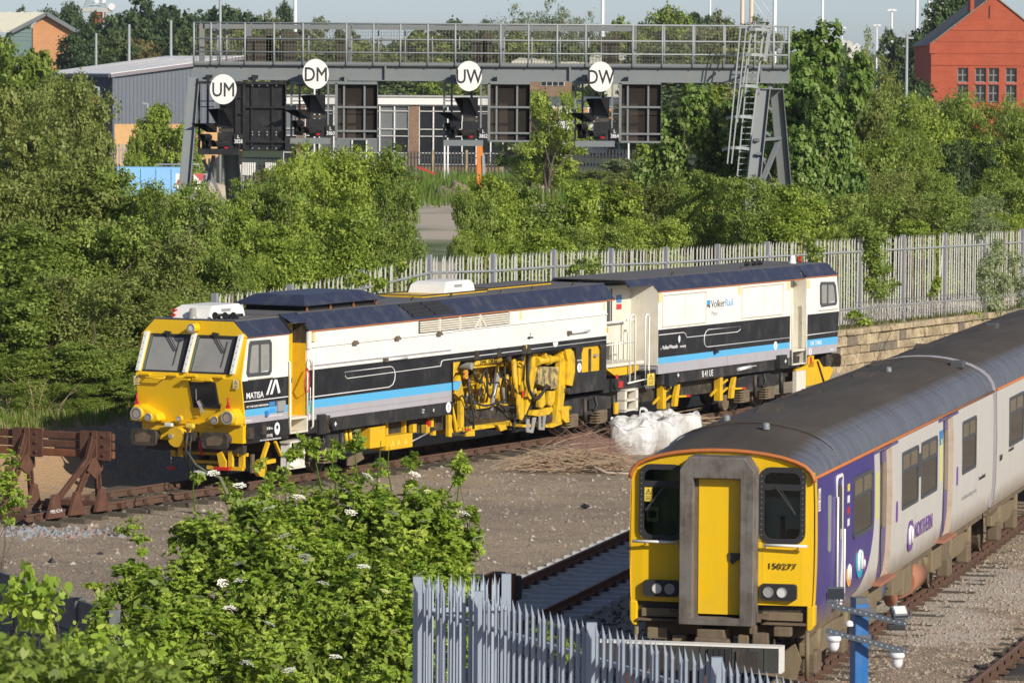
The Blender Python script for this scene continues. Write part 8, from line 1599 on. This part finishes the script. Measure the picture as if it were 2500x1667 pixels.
# ------------------------------------------------------------------ particular plants
def mass(name, label, cat, lobes, n, L, Wd, seed, mat, d0, comp=1, group=None, stem=None, **kw):
    """lobes given as pixel, pixel, radius in pixels, depth offset"""
    c = at(lobes[0][0], lobes[0][1], d0); base = Vector((c.x, d0, ground_z(c.x, d0))); t = thing(name, label, cat, base, 0, group); lb = []
    for px, py, rp, dd in lobes:
        q = at(px, py, d0 + dd) - base; s = rp * (.84 if name == 'elder_bush' else 1) * (d0 + dd) / F_PX; lb.append((q.x, q.y, q.z, s, s, s))
    o = bpy.data.objects.new('crown', leaves('crown', lb, n, L, Wd, seed, mat=LM[mat], comp=comp, **kw)); COL.objects.link(o); o.parent = t
    sb = MB(); stems(sb, (0, 0, -.2), [l[:3] for l in lb], .03 if stem is None else stem, seed, 5); sb.build('stems', M['bark'], t)
    return t, lb
EL = [(850, 1400, 120, 0), (1000, 1325, 150, .5), (860, 1300, 150, 1), (705, 1285, 110, 1), (1060, 1250, 70, .3), (925, 1225, 45, 1.2), (765, 1240, 45, 1.5), (625, 1270, 80, .5), (520, 1370, 120, 0), (700, 1440, 190, -.5), (900, 1500, 190, -1), (1060, 1440, 110, -.3), (410, 1470, 110, -.4), (330, 1440, 70, 0), (290, 1560, 110, -1), (480, 1590, 150, -1.4), (700, 1620, 170, -1.7), (930, 1630, 170, -1.6), (1110, 1330, 70, .4), (560, 1215, 26, 1), (1120, 1165, 16, .5), (650, 1190, 24, 1.2), (930, 1140, 20, 1), (1150, 1250, 30, .4), (1000, 1190, 26, .6), (250, 1450, 45, -.2), (1060, 1560, 110, -1.6), (1130, 1130, 20, .4), (350, 1330, 22, 0), (455, 1310, 50, .4), (815, 1150, 26, 1.2), (1085, 1420, 90, 0)]
TE, elb = mass('elder_bush', 'big bright green elder bush with flat white flower heads in the foreground', 'bush', EL, 105000, .115, .048, 31, 'elder', 60.5, comp=5, per=16, csig=.15, shell=(.4, 1.15))
o = bpy.data.objects.new('inner_leaves', leaves('inner_leaves', [l[:3] + tuple(q * .8 for q in l[3:]) for l in elb], 26000, .15, .075, 33, shell=(.0, .7), csig=.3, mat=LM['mid'])); COL.objects.link(o); o.parent = TE
# flower heads, each a shallow dish of florets
M['flower'] = flat('cream_white_florets', (.78, .76, .66), .7); M['budflower'] = flat('greenish_yellow_buds', (.55, .56, .22), .7)
def umbel(seed, r0=.085):
    g2 = random.Random(seed); mb = MB()
    for k in range(22):
        a = 2.4 * k; q = r0 * math.sqrt((k + .5) / 22); s = g2.uniform(.014, .024); x, y, z = q * math.cos(a), q * math.sin(a), -.25 * q * q / r0 + g2.uniform(-.006, .008)
        mb.add([(x - s, y, z), (x, y - s, z + .004), (x + s, y, z), (x, y + s, z + .006)], [(0, 1, 2, 3)])
    return mb
um = [umbel(k).build('flower_head', M['flower'], TE) for k in range(3)] + [umbel(9, .07).build('flower_head', M['budflower'], TE)]
FL = [(490, 1151), (521, 1152), (585, 1182), (546, 1246), (503, 1344), (413, 1413), (693, 1306), (585, 1370), (710, 1333), (770, 1290), (744, 1356), (750, 1368), (585, 1413), (545, 1420), (670, 1306), (632, 1226), (850, 1233), (857, 1248), (1035, 1270), (1020, 1250), (860, 1353), (888, 1380), (848, 1496), (838, 1519), (905, 1230), (960, 1250), (1014, 1155), (975, 1186), (1005, 1195), (1045, 1198), (930, 1132), (1135, 1250), (1160, 1280), (1168, 1312), (1010, 1310), (950, 1340), (515, 1545), (600, 1612), (610, 1616), (640, 1600), (680, 1627), (705, 1632), (540, 1651), (455, 1651), (962, 1538), (1075, 1593), (310, 1580), (800, 1180), (730, 1210), (770, 1195), (655, 1238), (820, 1260), (620, 1290), (900, 1160), (700, 1160), (1090, 1240), (480, 1455), (360, 1480), (790, 1420), (940, 1440), (1020, 1400), (560, 1480), (660, 1520), (820, 1600), (870, 1050)]
for k, (px, py) in enumerate(FL):
    o = um[k] if k < 4 else inst(um[3 if k % 5 == 4 else k % 3], TE); dd = min([e[3] - math.sqrt(1 - q * q) * e[2] * 1.0 / 180 for e in EL for q in [math.hypot(px - e[0], py - e[1]) / e[2]] if q < .97] or [.6])
    o.location = at(px, py, 60.5 + dd) - TE.location; o.rotation_euler = (.35 + r_.uniform(-.2, .2), r_.uniform(-.25, .25), r_.uniform(0, 6)); o.scale = (1.05,) * 3 if k % 5 != 4 else (.85,) * 3
st = MB()
for px, py in ((870, 1052), (775, 1078), (930, 1075), (1125, 1125), (700, 1120), (650, 1130), (815, 1090), (475, 1145), (1150, 1230), (950, 1090)):
    q = at(px, py, 61.3) - TE.location; st.tube([q - Vector((r_.uniform(-.1, .1), 0, .7)), q - Vector((.02, 0, .3)), q], [.012, .009, .005], 4, False)
st.build('shoots', LM['elder'], TE, kind='stuff')
sl = []
for px, py in ((870, 1060), (775, 1085), (930, 1085), (1125, 1132), (700, 1128), (650, 1138), (815, 1096), (775, 1110), (870, 1090), (720, 1110), (745, 1090)): q = at(px, py, 61.3) - TE.location; sl.append((q.x, q.y, q.z, .10, .10, .12))
o = bpy.data.objects.new('shoot_leaves', leaves('shoot_leaves', sl, 1300, .12, .045, 41, mat=LM['elder'], comp=5, per=10, csig=.4, shell=(.1, 1.2))); COL.objects.link(o); o.parent = TE
mass('shrub', 'leafy branch with large heart shaped leaves before the concrete fence, bottom left', 'shrub', [(65, 1480, 45, 0), (50, 1430, 35, 0), (110, 1450, 40, 0), (90, 1520, 40, 0), (20, 1470, 25, 0), (70, 1405, 20, 0), (130, 1420, 18, 0)], 300, .105, .068, 51, 'elder', 44, per=8, csig=.5, droop=.9, up=.3, stem=.012, oval=True)
mass('shrub', 'out of focus shrub with pale round leaves in the very bottom left corner', 'shrub', [(60, 1640, 80, 0), (170, 1655, 75, .5), (290, 1665, 60, .4), (390, 1675, 45, .6), (5, 1590, 45, -.5), (0, 1660, 90, -1), (230, 1700, 100, 0), (420, 1700, 70, 0)], 2100, .075, .05, 52, 'mid', 30, per=12, csig=.4, stem=.01, oval=True)
mass('shrub', 'loose green sprays in front of the concrete fence foot, bottom left', 'shrub', [(210, 1590, 40, 0), (250, 1560, 26, 0), (330, 1600, 40, 0), (390, 1620, 40, .3), (300, 1640, 50, .3), (165, 1560, 20, 0)], 900, .085, .05, 54, 'elder', 40, per=9, csig=.5, stem=.008, oval=True)
mass('shrub', 'feathery elder shoot at the left edge before the buffer stop', 'shrub', [(5, 1130, 38, 0), (22, 1190, 42, 0), (15, 1250, 40, 0), (0, 1210, 50, 0), (35, 1225, 22, 0)], 1800, .13, .05, 53, 'elder', 84, comp=5, per=10, csig=.3, stem=.015)
for k, (px, py, rp, d) in enumerate(((315, 1285, 26, 92), (340, 1310, 16, 91), (480, 1160, 14, 98), (555, 1195, 20, 96), (680, 1160, 24, 93), (1005, 1125, 18, 93), (1380, 1580, 26, 56), (1330, 1545, 26, 56))):
    mass('weed', ('leafy weed on the gravel left of the elder bush', 'smaller weed beside the one on the gravel', 'weed by the sleepers left of the elder shoots', 'weed beside the near rail below the yellow cab', 'weed before the white steps of the machine', 'weed on the ballast near the yellow tool box', 'weed seen through the near palisade fence, right one', 'weed seen through the near palisade fence, left one')[k], 'weed', [(px, py, rp, 0), (px + rp * .5, py + rp * .5, rp * .7, 0), (px - rp * .6, py + rp * .4, rp * .6, 0)], 420, .11, .05, 60 + k, 'elder', d, comp=5, per=10, csig=.4, stem=.008)
def fy(px):
    lo, hi = 20, 80
    for _ in range(40):
        mid_ = (lo + hi) / 2; p = MW(-4.9, mid_); v_ = p - Vector((0, 0, CAM_H)); q = 1250 + F_PX * p.x / p.y
        lo, hi = (mid_, hi) if q < px else (lo, mid_)
    return MW(-4.85, lo).y
def climber(label, lobes, n, seed, mat='mid'): px = lobes[0][0]; return mass('climber', label, 'climbing plant', [(a, b_, c, fy(a) - fy(px) - .1) for a, b_, c in lobes], n, .12, .07, seed, mat, fy(px), per=14, csig=.32, stem=.012, shell=(.2, 1.1))
climber('creeper hanging over the fence right of the rear cab', [(2130, 575, 34), (2125, 610, 26), (2138, 650, 28), (2132, 690, 24), (2160, 700, 20), (2165, 660, 14), (2110, 560, 26), (2150, 725, 9), (2185, 690, 12)], 3600, 71, 'mid')
climber('bushy creeper spreading over the fence at the right edge', [(2420, 640, 34), (2405, 700, 34), (2425, 745, 32), (2450, 690, 26), (2475, 640, 26), (2490, 690, 22), (2440, 600, 24), (2395, 570, 14), (2400, 660, 20), (2500, 730, 26)], 2900, 72, 'grey'); climber('leafy climber spray in the middle of the right fence', [(2285, 700, 12), (2280, 715, 10), (2290, 685, 9)], 300, 73, 'bright'); climber('vine on the fence behind the rear roof', [(1975, 590, 16), (1985, 615, 18), (1990, 640, 14), (1960, 575, 12)], 800, 74, 'mid')
climber('leaves poking through the fence above the roof hatch', [(1420, 640, 16), (1450, 650, 20), (1400, 655, 10)], 420, 75, 'mid'); climber('leaves poking through the fence behind the white roof cooler', [(890, 680, 14), (930, 690, 14), (980, 650, 12), (860, 680, 14), (1010, 690, 10)], 700, 76, 'bright')
for k, (px, py, rp, lab) in enumerate(((2105, 780, 14, 'yellow green weed on the wall top next to the rear cab'), (2085, 765, 10, 'small weed with orange flowers on the wall top'), (2260, 795, 9, 'low weed on the wall top under the razor wire'), (2380, 770, 12, 'weed at the right end of the wall top'))): climber(lab, [(px, py, rp), (px + rp, py + 6, rp * .8), (px - rp, py + 5, rp * .7)], 300, 80 + k, 'bright')
def grass(name, area, n, h0, h1, mat, seed, label, w=.012, zf=None):
    r = random.Random(seed); mb = MB()
    for _ in range(n):
        x, y = area(r); z0 = zf if zf is not None else ground_z(x, y); h_ = r.uniform(h0, h1); a = r.uniform(0, 6.28); lx, ly = .4 * h_ * math.cos(a) * r.random(), .4 * h_ * math.sin(a) * r.random(); b_ = r.uniform(0, 6.28); wx, wy = w * math.cos(b_), w * math.sin(b_)
        mb.add([(x - wx, y - wy, z0 - .02), (x + wx, y + wy, z0 - .02), (x + lx * .5 + wx * .7, y + ly * .5 + wy * .7, z0 + h_ * .6), (x + lx * .5 - wx * .7, y + ly * .5 - wy * .7, z0 + h_ * .6), (x + lx, y + ly, z0 + h_)], [(0, 1, 2, 3), (3, 2, 4)])
    return tag(mb.build(name, mat), label, None, None, 'stuff')
mwa = lambda l0, l1, y0, y1: (lambda r: tuple(MW(r.uniform(l0, l1), r.uniform(y0, y1))[:2]))
grass('grass', mwa(-7.5, -5.0, 6, 22), 5200, .08, .32, LM['bright'], 1, 'rough grass on the bank behind the buffer stop'); grass('grass', mwa(-7.0, -4.8, 6, 22), 900, .1, .35, M['straw'], 2, 'dry grass on the bank behind the buffer stop')
grass('grass', mwa(-5.2, -4.9, 54, 76), 2200, .08, .35, LM['olive'], 3, 'grass tufts along the wall top', zf=1.03); grass('grass', mwa(-5.2, -4.85, 54, 76), 800, .1, .3, M['straw'], 4, 'dry grass along the wall top', zf=1.03)
grass('grass', lambda r: (r.uniform(-20, 14), r.uniform(300, 398)), 9000, .5, 1.4, LM['bright'], 5, 'long grass on the cleared site before the dark fence', .05)
bt = MB(); r = random.Random(6)
for k in range(70):
    px, py = r.uniform(-10, 150), r.uniform(1000, 1055); a = at(px, py, r.uniform(107.5, 109)); q = Vector((r.uniform(-.9, .9), r.uniform(-.2, .2), r.uniform(.1, .9))); bt.tube([a, a + q * .5 + Vector((0, 0, .1)), a + q], [.014, .01, .004], 3, False)
tag(bt.build('bare_twigs', M['twig']), 'bare twigs at the foot of the left thicket', kind='stuff')
for k, (px, py) in enumerate(((173, 1022), (190, 1030))):
    t = thing('poppy', ('red flower at the foot of the thicket, left one', 'red flower at the foot of the thicket, right one')[k], 'flower', at(px, py, 107)); MB().disc((0, 0, 0), .05, .03, 1, 8, .03).build('petals', M['red'], t); MB().tube([(0, .02, 0), (.1, .05, -.6)], .006, 4).build('stalk', LM['bright'], t)
# ------------------------------------------------------------------ summer haze
hz_ = MB().box(-3300, 3300, -450, 7200, -16, 62).build('haze', None); m = bpy.data.materials.new('haze_air'); m.use_nodes = True; t = m.node_tree; t.nodes.remove(t.nodes['Principled BSDF'])
pv = t.nodes.new('ShaderNodeVolumePrincipled'); pv.inputs['Color'].default_value = (.80, .88, 1, 1); pv.inputs['Density'].default_value = .00009; pv.inputs['Anisotropy'].default_value = .2
t.links.new(pv.outputs[0], t.nodes['Material Output'].inputs['Volume']); hz_.data.materials.clear(); hz_.data.materials.append(m); tag(hz_, kind='stuff')
sc.cycles.volume_bounces = 0; sc.cycles.volume_step_rate = 10
